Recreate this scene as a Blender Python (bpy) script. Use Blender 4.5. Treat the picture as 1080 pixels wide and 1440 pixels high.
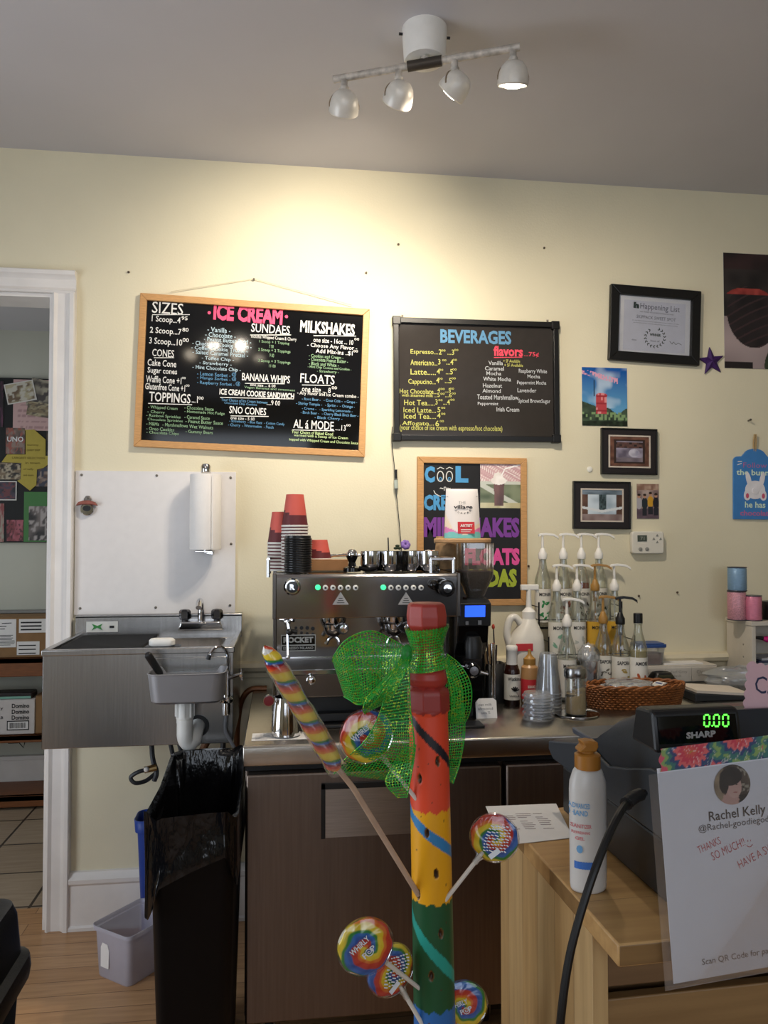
import bpy, bmesh, math, random
from mathutils import Vector, Matrix, Euler
random.seed(7)
R = math.radians
SC = bpy.context.scene
COL = SC.collection
for _o in list(bpy.data.objects):
    bpy.data.objects.remove(_o)

# ------------------------------------------------------------------ camera
EYE = Vector((0, 0, 1.49))
YAW, PITCH, FPX = 7.56, 1.6, 1090.0
cam = bpy.data.cameras.new('camera')
cam.sensor_fit = 'HORIZONTAL'
cam.sensor_width = 36.0
cam.lens = 36.0 * FPX / 1080.0
cam.clip_start = 0.02
camo = bpy.data.objects.new('camera', cam)
camo.location = EYE
camo.rotation_euler = (R(90 + PITCH), 0, R(-YAW))
COL.objects.link(camo)
SC.camera = camo

# ------------------------------------------------------------------ light and exposure
SC.view_settings.view_transform = 'Standard'
SC.view_settings.look = 'None'
SC.view_settings.gamma = 1.0
SC.view_settings.use_curve_mapping = False
SC.view_settings.exposure = 0.0
world = bpy.data.worlds.new('world')
SC.world = world
world.use_nodes = True
_bg = world.node_tree.nodes['Background']
_bg.inputs[0].default_value = (0.75, 0.85, 1.0, 1)
_bg.inputs[1].default_value = 1.0
SC.cycles.max_bounces = 8
SC.cycles.transparent_max_bounces = 24
SC.cycles.caustics_reflective = False
SC.cycles.caustics_refractive = False
SC.cycles.sample_clamp_indirect = 4.0
SC.cycles.use_denoising = True

def area(name, loc, rot, sx, sy, power, col):
    l = bpy.data.lights.new(name, 'AREA')
    l.shape = 'RECTANGLE'; l.size = sx; l.size_y = sy; l.energy = power; l.color = col
    o = bpy.data.objects.new(name, l); o.location = loc; o.rotation_euler = rot
    COL.objects.link(o); return o

# daylight through the shop windows in the street wall behind the camera
area('window_daylight', (-0.55, -2.56, 1.75), (R(90), 0, 0), 1.7, 1.7, 19, (0.84, 0.91, 1.0))
area('window_daylight', (1.75, -2.56, 1.75), (R(90), 0, 0), 1.7, 1.7, 15, (0.84, 0.91, 1.0))
# unseen third window, added in the left wall for the light on the floor
area('window_daylight', (-2.02, 1.45, 1.35), (R(90), 0, R(-90)), 1.3, 1.7, 26, (0.84, 0.91, 1.0))
# unseen area light filling the pantry, just inside its closed left wall
area('pantry_fill_light', (-2.55, 3.95, 1.6), (R(90), 0, R(-90)), 0.9, 1.1, 6, (0.86, 0.93, 1.0))

# ------------------------------------------------------------------ measuring helpers
_y, _p = R(YAW), R(PITCH)
FWD = Vector((math.sin(_y) * math.cos(_p), math.cos(_y) * math.cos(_p), math.sin(_p)))
RGT = Vector((math.cos(_y), -math.sin(_y), 0))
UPV = RGT.cross(FWD)
def _ray(px, py): return FWD + RGT * ((px - 540) / FPX) - UPV * ((py - 720) / FPX)
def at(px, py, Y):            # the point of the vertical plane y = Y seen there
    d = _ray(px, py); return EYE + d * (Y / d.y)
def atz(px, py, Z):           # the point of the level z = Z seen there
    d = _ray(px, py); return EYE + d * ((Z - EYE.z) / d.z)

# ------------------------------------------------------------------ materials
def lin(h):
    if not isinstance(h, str): return tuple(h)[:3]
    h = h.lstrip('#')
    r = [int(h[i:i + 2], 16) / 255 for i in (0, 2, 4)]
    return tuple(x / 12.92 if x <= .04045 else ((x + .055) / 1.055) ** 2.4 for x in r)
_M = {}
def mat(name, col='#808080', rough=.5, metal=0, trans=0, ior=1.45, emis=0, var=.06, vscale=30, bump=0, bscale=60, stretch=None, alpha=1, coat=0, spec=.5, sss=0):
    if name in _M: return _M[name]
    m = bpy.data.materials.new(name); m.use_nodes = True
    nt = m.node_tree; n = nt.nodes; L = nt.links
    b = n['Principled BSDF']; c = lin(col)
    b.inputs['Base Color'].default_value = (*c, 1)
    b.inputs['Roughness'].default_value = rough
    b.inputs['Metallic'].default_value = metal
    b.inputs['IOR'].default_value = ior
    b.inputs['Transmission Weight'].default_value = trans
    b.inputs['Alpha'].default_value = alpha
    b.inputs['Coat Weight'].default_value = coat
    b.inputs['Specular IOR Level'].default_value = spec
    if sss: b.inputs['Subsurface Weight'].default_value = sss; b.inputs['Subsurface Radius'].default_value = (.02, .02, .02)
    if emis:
        b.inputs['Emission Color'].default_value = (*c, 1); b.inputs['Emission Strength'].default_value = emis
    if var or bump:
        tc = n.new('ShaderNodeTexCoord'); mp = n.new('ShaderNodeMapping'); L.new(tc.outputs['Object'], mp.inputs[0])
        if stretch: mp.inputs['Scale'].default_value = stretch
    if var:
        nz = n.new('ShaderNodeTexNoise'); nz.inputs['Scale'].default_value = vscale; nz.inputs['Detail'].default_value = 3
        L.new(mp.outputs[0], nz.inputs['Vector'])
        cr = n.new('ShaderNodeValToRGB')
        cr.color_ramp.elements[0].position = .3; cr.color_ramp.elements[1].position = .7
        cr.color_ramp.elements[0].color = (*[x * (1 - var) for x in c], 1)
        cr.color_ramp.elements[1].color = (*[min(1, x * (1 + var)) for x in c], 1)
        L.new(nz.outputs['Fac'], cr.inputs[0]); L.new(cr.outputs[0], b.inputs['Base Color'])
    if bump:
        nb = n.new('ShaderNodeTexNoise'); nb.inputs['Scale'].default_value = bscale; nb.inputs['Detail'].default_value = 4
        L.new(mp.outputs[0], nb.inputs['Vector'])
        bp = n.new('ShaderNodeBump'); bp.inputs['Strength'].default_value = bump; bp.inputs['Distance'].default_value = .01
        L.new(nb.outputs['Fac'], bp.inputs['Height']); L.new(bp.outputs[0], b.inputs['Normal'])
    _M[name] = m
    return m
def vmat(name, rough=.5, coat=0, metal=0):     # a print or paint job whose colours sit in the mesh's own colour attribute
    if name in _M: return _M[name]
    m = bpy.data.materials.new(name); m.use_nodes = True
    n = m.node_tree.nodes; b = n['Principled BSDF']
    a = n.new('ShaderNodeVertexColor'); a.layer_name = 'Col'
    m.node_tree.links.new(a.outputs[0], b.inputs['Base Color'])
    b.inputs['Roughness'].default_value = rough; b.inputs['Coat Weight'].default_value = coat; b.inputs['Metallic'].default_value = metal
    _M[name] = m; return m
def planks(name, cols, sx, sy, rough, gap, axis='X', grain=40, offset=.37, bumpd=.002):
    m = bpy.data.materials.new(name); m.use_nodes = True; nt = m.node_tree; n = nt.nodes; L = nt.links
    b = n['Principled BSDF']; b.inputs['Roughness'].default_value = rough
    tc = n.new('ShaderNodeTexCoord'); mp = n.new('ShaderNodeMapping'); L.new(tc.outputs['Object'], mp.inputs[0])
    if axis == 'Y': mp.inputs['Rotation'].default_value = (0, 0, R(90))
    if axis == 'Z':      # boards standing upright: length along z, width along y
        sx_ = n.new('ShaderNodeSeparateXYZ'); cx_ = n.new('ShaderNodeCombineXYZ'); L.new(tc.outputs['Object'], sx_.inputs[0])
        L.new(sx_.outputs[2], cx_.inputs[0]); L.new(sx_.outputs[1], cx_.inputs[1]); L.new(sx_.outputs[0], cx_.inputs[2]); L.new(cx_.outputs[0], mp.inputs[0])
    br = n.new('ShaderNodeTexBrick'); L.new(mp.outputs[0], br.inputs['Vector'])
    br.offset = offset; br.inputs['Scale'].default_value = 1
    br.inputs['Brick Width'].default_value = sx; br.inputs['Row Height'].default_value = sy
    br.inputs['Mortar Size'].default_value = gap; br.inputs['Mortar Smooth'].default_value = .1
    br.inputs['Color1'].default_value = (*lin(cols[0]), 1); br.inputs['Color2'].default_value = (*lin(cols[1]), 1); br.inputs['Mortar'].default_value = (*lin(cols[2]), 1)
    m2 = n.new('ShaderNodeMapping'); m2.inputs['Scale'].default_value = (1.2, 14, 14); L.new(mp.outputs[0], m2.inputs[0])
    nz = n.new('ShaderNodeTexNoise'); nz.inputs['Scale'].default_value = grain / 10; nz.inputs['Detail'].default_value = 6; L.new(m2.outputs[0], nz.inputs['Vector'])
    mx = n.new('ShaderNodeMix'); mx.data_type = 'RGBA'; mx.blend_type = 'MULTIPLY'; mx.inputs['Factor'].default_value = .55
    cr = n.new('ShaderNodeValToRGB'); cr.color_ramp.elements[0].position = .3; cr.color_ramp.elements[1].position = .65
    cr.color_ramp.elements[0].color = (.6, .54, .48, 1)
    L.new(nz.outputs['Fac'], cr.inputs[0]); L.new(br.outputs['Color'], mx.inputs[6]); L.new(cr.outputs[0], mx.inputs[7]); L.new(mx.outputs[2], b.inputs['Base Color'])
    bp = n.new('ShaderNodeBump'); bp.inputs['Distance'].default_value = bumpd; bp.inputs['Strength'].default_value = .6; bp.invert = True
    L.new(br.outputs['Fac'], bp.inputs['Height']); L.new(bp.outputs[0], b.inputs['Normal'])
    _M[name] = m; return m
def glass(name, col='#ffffff', rough=.02, mixv=.25, gloss=.12):   # thin clear glass or plastic: see-through with a sheen
    if name in _M: return _M[name]
    m = bpy.data.materials.new(name); m.use_nodes = True; nt = m.node_tree; n = nt.nodes; L = nt.links
    out = n['Material Output']; n.remove(n['Principled BSDF'])
    tr = n.new('ShaderNodeBsdfTransparent'); tr.inputs[0].default_value = (*lin(col), 1)
    gl = n.new('ShaderNodeBsdfGlossy'); gl.inputs['Roughness'].default_value = rough; gl.inputs[0].default_value = (.9, .92, .95, 1)
    df = n.new('ShaderNodeBsdfDiffuse'); df.inputs[0].default_value = (*lin(col), 1)
    lw = n.new('ShaderNodeLayerWeight'); lw.inputs[0].default_value = .35
    mm = n.new('ShaderNodeMath'); mm.operation = 'MULTIPLY_ADD'; mm.inputs[1].default_value = .55; mm.inputs[2].default_value = gloss
    L.new(lw.outputs['Fresnel'], mm.inputs[0])
    a = n.new('ShaderNodeMixShader'); a.inputs[0].default_value = mixv; L.new(tr.outputs[0], a.inputs[1]); L.new(df.outputs[0], a.inputs[2])
    f = n.new('ShaderNodeMixShader'); L.new(mm.outputs[0], f.inputs[0]); L.new(a.outputs[0], f.inputs[1]); L.new(gl.outputs[0], f.inputs[2])
    L.new(f.outputs[0], out.inputs[0]); _M[name] = m; return m

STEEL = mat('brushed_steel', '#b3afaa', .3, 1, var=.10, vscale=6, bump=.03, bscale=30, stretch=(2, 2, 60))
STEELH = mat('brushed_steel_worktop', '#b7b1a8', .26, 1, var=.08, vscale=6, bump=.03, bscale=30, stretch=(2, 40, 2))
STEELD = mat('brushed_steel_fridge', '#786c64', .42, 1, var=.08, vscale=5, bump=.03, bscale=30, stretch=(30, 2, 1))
MIRROR = mat('polished_steel', '#a7a4a3', .12, 1, var=.04, vscale=4)
CHROME = mat('chrome', '#d8d8da', .08, 1, var=.02, vscale=8)
BLACKP = mat('black_plastic', '#131416', .4, var=.1)
BLACKG = mat('black_gloss', '#0b0b0c', .12, var=.05)
DARKGREY = mat('charcoal_plastic', '#24272b', .45, var=.06, bump=.04, bscale=300)
WHITEP = mat('white_plastic', '#e9e7e2', .4, var=.03)
WHITEPAINT = mat('white_trim_paint', '#e4e0dc', .45, var=.05, vscale=9, bump=.05, bscale=40)
PAPER = mat('white_paper', '#e6e4e2', .8, var=.02)
PRINT = vmat('printed_picture', .45)
GLOSSPRINT = vmat('glossy_print', .25)
GLASSC = glass('clear_glass', '#f4f7f2', .03, .06, .07)
CLEARP = glass('clear_plastic', '#f0f2f5', .12, .16, .10)
GREENLED = mat('green_led', '#4dff3a', .5, emis=3.5, var=0)
OAK = mat('oak_frame', '#c2935e', .45, var=.14, vscale=12, stretch=(3, 30, 30), bump=.05)

# ------------------------------------------------------------------ mesh builder
class B:
    def __init__(s, vcol=False):
        s.bm = bmesh.new(); s.mi = 0; s.T = Matrix(); s.uvl = None
        s.cl = s.bm.verts.layers.float_color.new('Col') if vcol else None
        s.col = (1, 1, 1, 1)
    def v(s, p, c=None):
        w = s.bm.verts.new(s.T @ Vector(p))
        if s.cl: w[s.cl] = (*c, 1) if c else s.col
        return w
    def f(s, vs):
        try: q = s.bm.faces.new(vs)
        except ValueError: return None
        q.material_index = s.mi; return q
    def box(s, a, b, taper=0):
        x0, y0, z0 = [min(a[i], b[i]) for i in range(3)]; x1, y1, z1 = [max(a[i], b[i]) for i in range(3)]
        t = taper
        p = [s.v(q) for q in ((x0 + t, y0 + t, z0), (x1 - t, y0 + t, z0), (x1 - t, y1 - t, z0), (x0 + t, y1 - t, z0), (x0, y0, z1), (x1, y0, z1), (x1, y1, z1), (x0, y1, z1))]
        for q in ((3, 2, 1, 0), (4, 5, 6, 7), (0, 1, 5, 4), (1, 2, 6, 5), (2, 3, 7, 6), (3, 0, 4, 7)): s.f([p[i] for i in q])
        return s
    def loft(s, rings, cap0=True, cap1=True, closed=True):
        vs = [[s.v(p) for p in r] for r in rings]; n = len(vs[0])
        for a, b in zip(vs, vs[1:]):
            for i in range(n if closed else n - 1):
                j = (i + 1) % n; s.f([a[i], a[j], b[j], b[i]])
        if cap0: s.f(vs[0][::-1])
        if cap1: s.f(vs[-1])
        return s
    def lathe(s, prof, c=(0, 0, 0), n=28, axis='z', cap0=True, cap1=True):
        def P(r, h, a):
            x, y = r * math.cos(a), r * math.sin(a)
            q = {'z': (x, y, h), 'y': (x, h, -y), 'x': (h, x, y)}[axis]
            return (c[0] + q[0], c[1] + q[1], c[2] + q[2])
        return s.loft([[P(max(r, 1e-5), h, 2 * math.pi * i / n) for i in range(n)] for r, h in prof], cap0, cap1)
    def tube(s, pts, r, n=8, cap=True):
        pts = [Vector(p) for p in pts]; k = len(pts); rs = r if isinstance(r, (list, tuple)) else [r] * k
        t0 = (pts[1] - pts[0]).normalized(); u = t0.orthogonal().normalized(); rings = []
        for i, p in enumerate(pts):
            t = (pts[min(i + 1, k - 1)] - pts[max(i - 1, 0)]).normalized()
            if t.length < .5: t = t0
            u = (u - t * u.dot(t)).normalized(); w = t.cross(u)
            rings.append([p + (u * math.cos(2 * math.pi * j / n) + w * math.sin(2 * math.pi * j / n)) * rs[i] for j in range(n)])
        return s.loft(rings, cap, cap)
    def cyl(s, p0, p1, r0, r1=None, n=20): return s.tube([p0, p1], [r0, r0 if r1 is None else r1], n)
    def prism(s, poly, t0, t1, plane='xz'):
        def P(a, b, t): return {'xz': (a, t, b), 'xy': (a, b, t), 'yz': (t, a, b)}[plane]
        a = [s.v(P(x, y, t0)) for x, y in poly]; b = [s.v(P(x, y, t1)) for x, y in poly]; n = len(poly)
        for i in range(n): j = (i + 1) % n; s.f([a[i], a[j], b[j], b[i]])
        s.f(a[::-1]); s.f(b); return s
    def ball(s, c, r, n=16, m=10):
        r = r if isinstance(r, (tuple, list)) else (r, r, r)
        rg = [[(c[0] + r[0] * max(math.sin(math.pi * k / m), 1e-4) * math.cos(2 * math.pi * i / n), c[1] + r[1] * max(math.sin(math.pi * k / m), 1e-4) * math.sin(2 * math.pi * i / n), c[2] - r[2] * math.cos(math.pi * k / m)) for i in range(n)] for k in range(m + 1)]
        return s.loft(rg)
    def surf(s, fn, nu, nv, cfn=None, uv=None):
        g = [[s.v(fn(i / nu, j / nv), cfn(i / nu, j / nv) if cfn else None) for i in range(nu + 1)] for j in range(nv + 1)]
        if uv and not s.uvl: s.uvl = s.bm.loops.layers.uv.new('UVMap')
        for j in range(nv):
            for i in range(nu):
                q = s.f([g[j][i], g[j][i + 1], g[j + 1][i + 1], g[j + 1][i]])
                if uv and q:
                    for l, (a, b) in zip(q.loops, ((i, j), (i + 1, j), (i + 1, j + 1), (i, j + 1))): l[s.uvl].uv = (a / nu * uv[0], b / nv * uv[1])
        return s
    def out(s, name, mats, parent=None, smooth=35, bevel=0, seg=2, recalc=True, solid=0, sub=0):
        if recalc: bmesh.ops.recalc_face_normals(s.bm, faces=s.bm.faces)
        me = bpy.data.meshes.new(name); s.bm.to_mesh(me); s.bm.free()
        for m in (mats if isinstance(mats, (list, tuple)) else [mats]): me.materials.append(m)
        if smooth:
            me.shade_smooth(); me.set_sharp_from_angle(angle=R(smooth))
        o = bpy.data.objects.new(name, me); COL.objects.link(o)
        if parent: o.parent = parent
        if solid: q = o.modifiers.new('solid', 'SOLIDIFY'); q.thickness = solid; q.offset = 0
        if sub: q = o.modifiers.new('sub', 'SUBSURF'); q.levels = q.render_levels = sub
        if bevel:
            q = o.modifiers.new('bevel', 'BEVEL'); q.width = bevel; q.segments = seg; q.limit_method = 'ANGLE'; q.angle_limit = R(40); q.harden_normals = False
        return o
def rrect(w, h, r, n=5, cx=0, cy=0):
    o = []
    for sx, sy, a0 in ((1, 1, 0), (-1, 1, 90), (-1, -1, 180), (1, -1, 270)):
        for k in range(n + 1):
            a = R(a0 + 90 * k / n); o.append((cx + sx * (w / 2 - r) + r * math.cos(a), cy + sy * (h / 2 - r) + r * math.sin(a)))
    return o
def arc(c, r, a0, a1, n, plane='xz'):
    o = []
    for k in range(n + 1):
        a = R(a0 + (a1 - a0) * k / n); u, w = r * math.cos(a), r * math.sin(a)
        o.append({'xz': (c[0] + u, c[1], c[2] + w), 'yz': (c[0], c[1] + u, c[2] + w), 'xy': (c[0] + u, c[1] + w, c[2])}[plane])
    return o
def spline(pts, n=8):
    P = [Vector(p) for p in pts]; P = [P[0] * 2 - P[1]] + P + [P[-1] * 2 - P[-2]]; o = []
    for i in range(1, len(P) - 2):
        a, b, c, d = P[i - 1:i + 3]
        for k in range(n):
            t = k / n
            o.append(.5 * ((2 * b) + (c - a) * t + (2 * a - 5 * b + 4 * c - d) * t * t + (3 * b - a - 3 * c + d) * t ** 3))
    o.append(P[-2]); return o

# ------------------------------------------------------------------ objects, labels, copies
def tag(o, label, cat, group=None, kind=None):
    if label: o['label'] = label
    if cat: o['category'] = cat
    if group: o['group'] = group
    if kind: o['kind'] = kind
    return o
def thing(name, label, cat, loc=(0, 0, 0), rz=0, group=None, rot=None):
    o = bpy.data.objects.new(name, None); o.empty_display_size = .05; COL.objects.link(o)
    o.location = loc; o.rotation_euler = rot if rot else (0, 0, rz)
    return tag(o, label, cat, group)
def struct(o): o['kind'] = 'structure'; return o
KIDS = {}
def children(o): return [c for c in bpy.data.objects if c.parent is o]
def dup(root, loc, rz=None, label=None, group=None, scale=None, rot=None):
    r = root.copy(); COL.objects.link(r); r.location = loc
    if rz is not None: r.rotation_euler = (0, 0, rz)
    if rot is not None: r.rotation_euler = rot
    if scale: r.scale = scale
    if label: r['label'] = label
    if group: r['group'] = group
    for ch in children(root):
        c = ch.copy(); COL.objects.link(c); c.parent = r
        for g in children(ch):
            d = g.copy(); COL.objects.link(d); d.parent = c
    return r

# ------------------------------------------------------------------ writing
_TX = {}
def text_shape(s, bold):
    k = (s, bold)
    if k not in _TX:
        cu = bpy.data.curves.new('lettering', 'FONT'); cu.body = s; cu.offset = bold; cu.resolution_u = 2; cu.fill_mode = 'FRONT'
        ob = bpy.data.objects.new('lettering', cu); COL.objects.link(ob)
        me = ob.to_mesh()
        vs = [(v.co.x, v.co.y) for v in me.vertices]; fs = [tuple(p.vertices) for p in me.polygons]
        ob.to_mesh_clear(); bpy.data.objects.remove(ob); bpy.data.curves.remove(cu)
        x0 = min(v[0] for v in vs); x1 = max(v[0] for v in vs); y0 = min(v[1] for v in vs); y1 = max(v[1] for v in vs)
        _TX[k] = ([((x - x0) / max(x1 - x0, 1e-6) - .5, (y - y0) / max(y1 - y0, 1e-6) - .5) for x, y in vs], fs, (x1 - x0) / max(y1 - y0, 1e-6))
    return _TX[k]
def write(b, s, cx, cz, w, h=None, mi=0, bold=.01, y=0, rot=0, wob=0):   # lettering on the xz plane facing -y
    vs, fs, asp = text_shape(s, bold)
    if h is None: h = w / asp
    if w is None: w = h * asp
    ca, sa = math.cos(rot), math.sin(rot); b.mi = mi
    nv = [b.v((cx + (x * w) * ca - (q * h) * sa, y, cz + (x * w) * sa + (q * h) * ca + wob * h * math.sin(x * 17))) for x, q in vs]
    for f in fs: b.f([nv[i] for i in f])
def bar(b, x0, z0, x1, z1, t, mi=0, y=0):
    b.mi = mi; d = Vector((x1 - x0, 0, z1 - z0)).normalized(); n = Vector((-d.z, 0, d.x)) * t / 2
    yy_ = 0 if callable(y) else y; a, c = Vector((x0, yy_, z0)), Vector((x1, yy_, z1)); q = [a - n, c - n, c + n, a + n]
    if callable(y): q = [Vector((p.x, y(p.z), p.z)) for p in q]
    b.f([b.v(p) for p in q])
def sheet(b, w, h, nx, ny, fn, y=0, cx=0, cz=0):      # a coloured print on the xz plane, fn(u right, v up) -> hex or rgb
    b.surf(lambda u, v: (cx + (u - .5) * w, y, cz + (v - .5) * h), nx, ny, lambda u, v: lin(fn(u, v)))
def mixc(a, b, t):
    a, b = lin(a), lin(b); t = min(1, max(0, t)); return tuple(x + (y - x) * t for x, y in zip(a, b))
def hsh(*a):
    v = math.sin(sum((i + 1) * 12.9898 * x for i, x in enumerate(a)) * 78.233) * 43758.5453; return v - math.floor(v)
def noise2(x, y):
    xi, yi = math.floor(x), math.floor(y); fx, fy = x - xi, y - yi; fx = fx * fx * (3 - 2 * fx); fy = fy * fy * (3 - 2 * fy)
    g = lambda i, j: hsh(i * .731, j * .377)
    return (g(xi, yi) * (1 - fx) + g(xi + 1, yi) * fx) * (1 - fy) + (g(xi, yi + 1) * (1 - fx) + g(xi + 1, yi + 1) * fx) * fy
def ell(u, v, cx, cy, rx, ry): return ((u - cx) / rx) ** 2 + ((v - cy) / ry) ** 2
# ================================================================== THE SETTING
WY = 3.10                                    # face of the menu wall
WALL = mat('cream_wall_paint', '#ded6bb', .75, var=.03, vscale=3, bump=.08, bscale=120)
PWALL = mat('pantry_wall_paint', '#c3c3b6', .75, var=.03, vscale=3)
CEIL = mat('ceiling_paint', '#c6c4c8', .8, var=.03, vscale=2)
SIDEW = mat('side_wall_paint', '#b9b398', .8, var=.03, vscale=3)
WOODF = planks('oak_floor_planks', ('#c49a70', '#b68b61', '#7d5b3d'), .95, .083, .35, .0014, 'X')
TILE = planks('beige_floor_tiles', ('#b3a089', '#a9957e', '#473d34'), .33, .33, .4, .006, 'X', offset=0)
b = B()
for q in (((-.871, WY, 0), (3.2, WY + .15, 2.97)), ((-1.85, WY, 2.412), (-.871, WY + .15, 2.97)), ((-2.05, WY, 0), (-1.85, WY + .15, 2.97))): b.box(*q)
struct(b.out('wall_back', WALL, smooth=0))
b = B()
for q in ((-2.75, 0, .8, 2.97), (2.1, 0, 3.25, 2.97), (.8, 0, 2.1, .5), (.8, 2.2, 2.1, 2.97)): b.box((-2.2, q[0], q[1]), (-2.05, q[2], q[3]))
struct(b.out('wall_left', SIDEW, smooth=0))
struct(B().box((3.2, -2.75, 0), (3.35, WY + .15, 2.97)).out('wall_right', SIDEW, smooth=0))
b = B()
for q in ((-2.05, -1.4), (.3, .9), (2.6, 3.2)): b.box((q[0], -2.75, 0), (q[1], -2.6, 2.97))
for q in ((-1.4, .3), (.9, 2.6)): b.box((q[0], -2.75, 0), (q[1], -2.6, .9)); b.box((q[0], -2.75, 2.6), (q[1], -2.6, 2.97))
struct(b.out('wall_front', SIDEW, smooth=0))
struct(B().box((-2.2, -2.75, 2.97), (3.35, WY + .15, 3.1)).out('ceiling', CEIL, smooth=0))
struct(B().box((-2.2, -2.75, -.12), (3.35, 3.285, 0)).out('floor', WOODF, smooth=0))
# pantry beyond the doorway
struct(B().box((-2.75, 3.285, -.12), (-.35, 4.9, 0)).out('floor_pantry', TILE, smooth=0))
struct(B().box((-2.75, 4.75, 0), (-.35, 4.9, 2.9)).out('wall_pantry_back', PWALL, smooth=0))
struct(B().box((-.5, 3.25, 0), (-.35, 4.75, 2.9)).out('wall_pantry_right', PWALL, smooth=0))
struct(B().box((-2.75, 3.25, 0), (-2.6, 4.75, 2.9)).out('wall_pantry_left', PWALL, smooth=0))
struct(B().box((-2.75, 3.25, 2.68), (-.35, 4.9, 2.9)).out('ceiling_pantry', CEIL, smooth=0))
b = B(); b.box((-2.6, 4.725, 0), (-.5, 4.75, .19)); b.box((-2.6, 4.715, .19), (-.5, 4.75, .215))
struct(b.out('baseboard_pantry', WHITEPAINT, smooth=0, bevel=.004))
# door casing: a moulded profile swept up the jamb and over the head, plus the jamb lining
b = B()
prof = [(0, 0), (0, .018), (.008, .024), (.020, .016), (.052, .016), (.060, .022), (.068, .032), (.082, .034), (.086, .030), (.086, 0)]
b.prism([(-.871 + u, WY - w) for u, w in prof], 0, 2.412, 'xy')
b.prism([(WY - w, 2.412 + u) for u, w in prof], -1.936, -.785, 'yz')
b.prism([(-1.85 - u, WY - w) for u, w in prof], 0, 2.412, 'xy')
b.box((-.885, WY, 0), (-.8705, WY + .15, 2.412)); b.box((-1.85, WY, 0), (-1.836, WY + .15, 2.412)); b.box((-1.836, WY, 2.398), (-.885, WY + .15, 2.4125))
struct(b.out('door_1', WHITEPAINT, smooth=30))
# tall skirting and the chair rail
b = B(); b.prism([(WY, 0), (WY - .03, 0), (WY - .03, .012), (WY - .022, .018), (WY - .022, .165), (WY - .03, .175), (WY - .032, .19), (WY - .020, .2), (WY - .012, .212), (WY, .214)], -.785, 3.2, 'yz')
struct(b.out('baseboard_back', WHITEPAINT, smooth=30))
RAILP = mat('cream_rail_paint', '#d9cfb4', .4, var=.03)
b = B(); b.prism([(WY, .925), (WY - .012, .928), (WY - .014, .945), (WY - .03, .955), (WY - .036, .97), (WY - .03, .984), (WY - .012, .99), (WY, .99)], -.45, 3.2, 'yz')
struct(b.out('trim_1', RAILP, smooth=30))

# ================================================================== PANTRY FURNITURE
SHELFW = mat('dark_stained_pine', '#7c4a26', .5, var=.18, vscale=9, stretch=(2, 20, 20), bump=.05)
t = thing('shelf_unit', 'dark stained wooden shelf unit standing against the pantry wall through the doorway', 'shelves', (-1.65, 4.59, 0))
for nm, z0, z1 in (('shelf_board', .715, .815), ('shelf_board', .36, .4), ('bottom_shelf', .015, .075)):
    b = B(); b.box((-.62, -.145, z1 - .03), (.57, .12, z1)); b.box((-.62, -.145, z0), (.57, -.12, z1)); b.out(nm, SHELFW, t, bevel=.003)
for x in (-.62, .535):
    b = B()
    for y in (-.118, .085): b.box((x, y, 0), (x + .035, y + .035, .785))
    b.out('side_post', SHELFW, t, bevel=.003)
CARD = mat('brown_cardboard', '#8d6c48', .8, var=.08, vscale=15)
CARDW = mat('white_cardboard', '#cfc9c6', .75, var=.03)
INKB = mat('black_ink', '#1a1a1c', .6, var=0)
def carton(name, label, px0, px1, ybot, h, Y, d, mats, deco, group=None):
    z = ybot; a = at(px0, 900, Y); c = at(px1, 900, Y)
    t = thing(name, label, 'box', ((a.x + c.x) / 2, Y + d / 2, z), group=group); w = c.x - a.x
    b = B(); b.box((-w / 2, -d / 2, 0), (w / 2, d / 2, h)); b.out('carton', mats[0], t, bevel=.003)
    b = B(); b.box((-w / 2, -d / 2 + .01, h), (-.001, d / 2 - .01, h + .003)); b.box((.001, -d / 2 + .01, h), (w / 2, d / 2 - .01, h + .003)); b.out('lid_flap', mats[0], t)
    b = B(); deco(b, w, h, -d / 2 - .0012); b.out('printed_label', [PAPER, INKB, mats[0]], t, smooth=0, recalc=False)
    return t
def decoA(b, w, h, y):
    b.mi = 0; b.box((-w / 2 + .01, y, h * .26), (w * .14, y - .0006, h * .97)); b.box((w * .17, y, h * .62), (w / 2 - .01, y - .0006, h * .97)); b.box((w * .15, y, h * .06), (w * .4, y - .0006, h * .4))
    for i in range(8): bar(b, -w / 2 + .03, h * (.32 + i * .035), w * (.08 + .05 * hsh(i)), h * (.32 + i * .035), .003, 1, y - .001)
    for i in range(14): q = (-w * .4 + w * .4 * hsh(i, 3), h * (.66 + .25 * hsh(i, 5))); bar(b, q[0], q[1], q[0] + .05, q[1] + .01 * (hsh(i) - .5), .004, 1, y - .001)
    for i in range(3): bar(b, w * .19, h * (.7 + i * .09), w * .42, h * (.7 + i * .09), .008, 1, y - .001)
    for i in range(3): bar(b, w * .17, h * (.1 + i * .1), w * .36, h * (.1 + i * .1), .006, 1, y - .001)
carton('carton', 'wide carton with white printed sheets on the topmost pantry shelf', -60, 68.5, .815, .215, 4.475, .22, [CARD], decoA)
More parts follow.
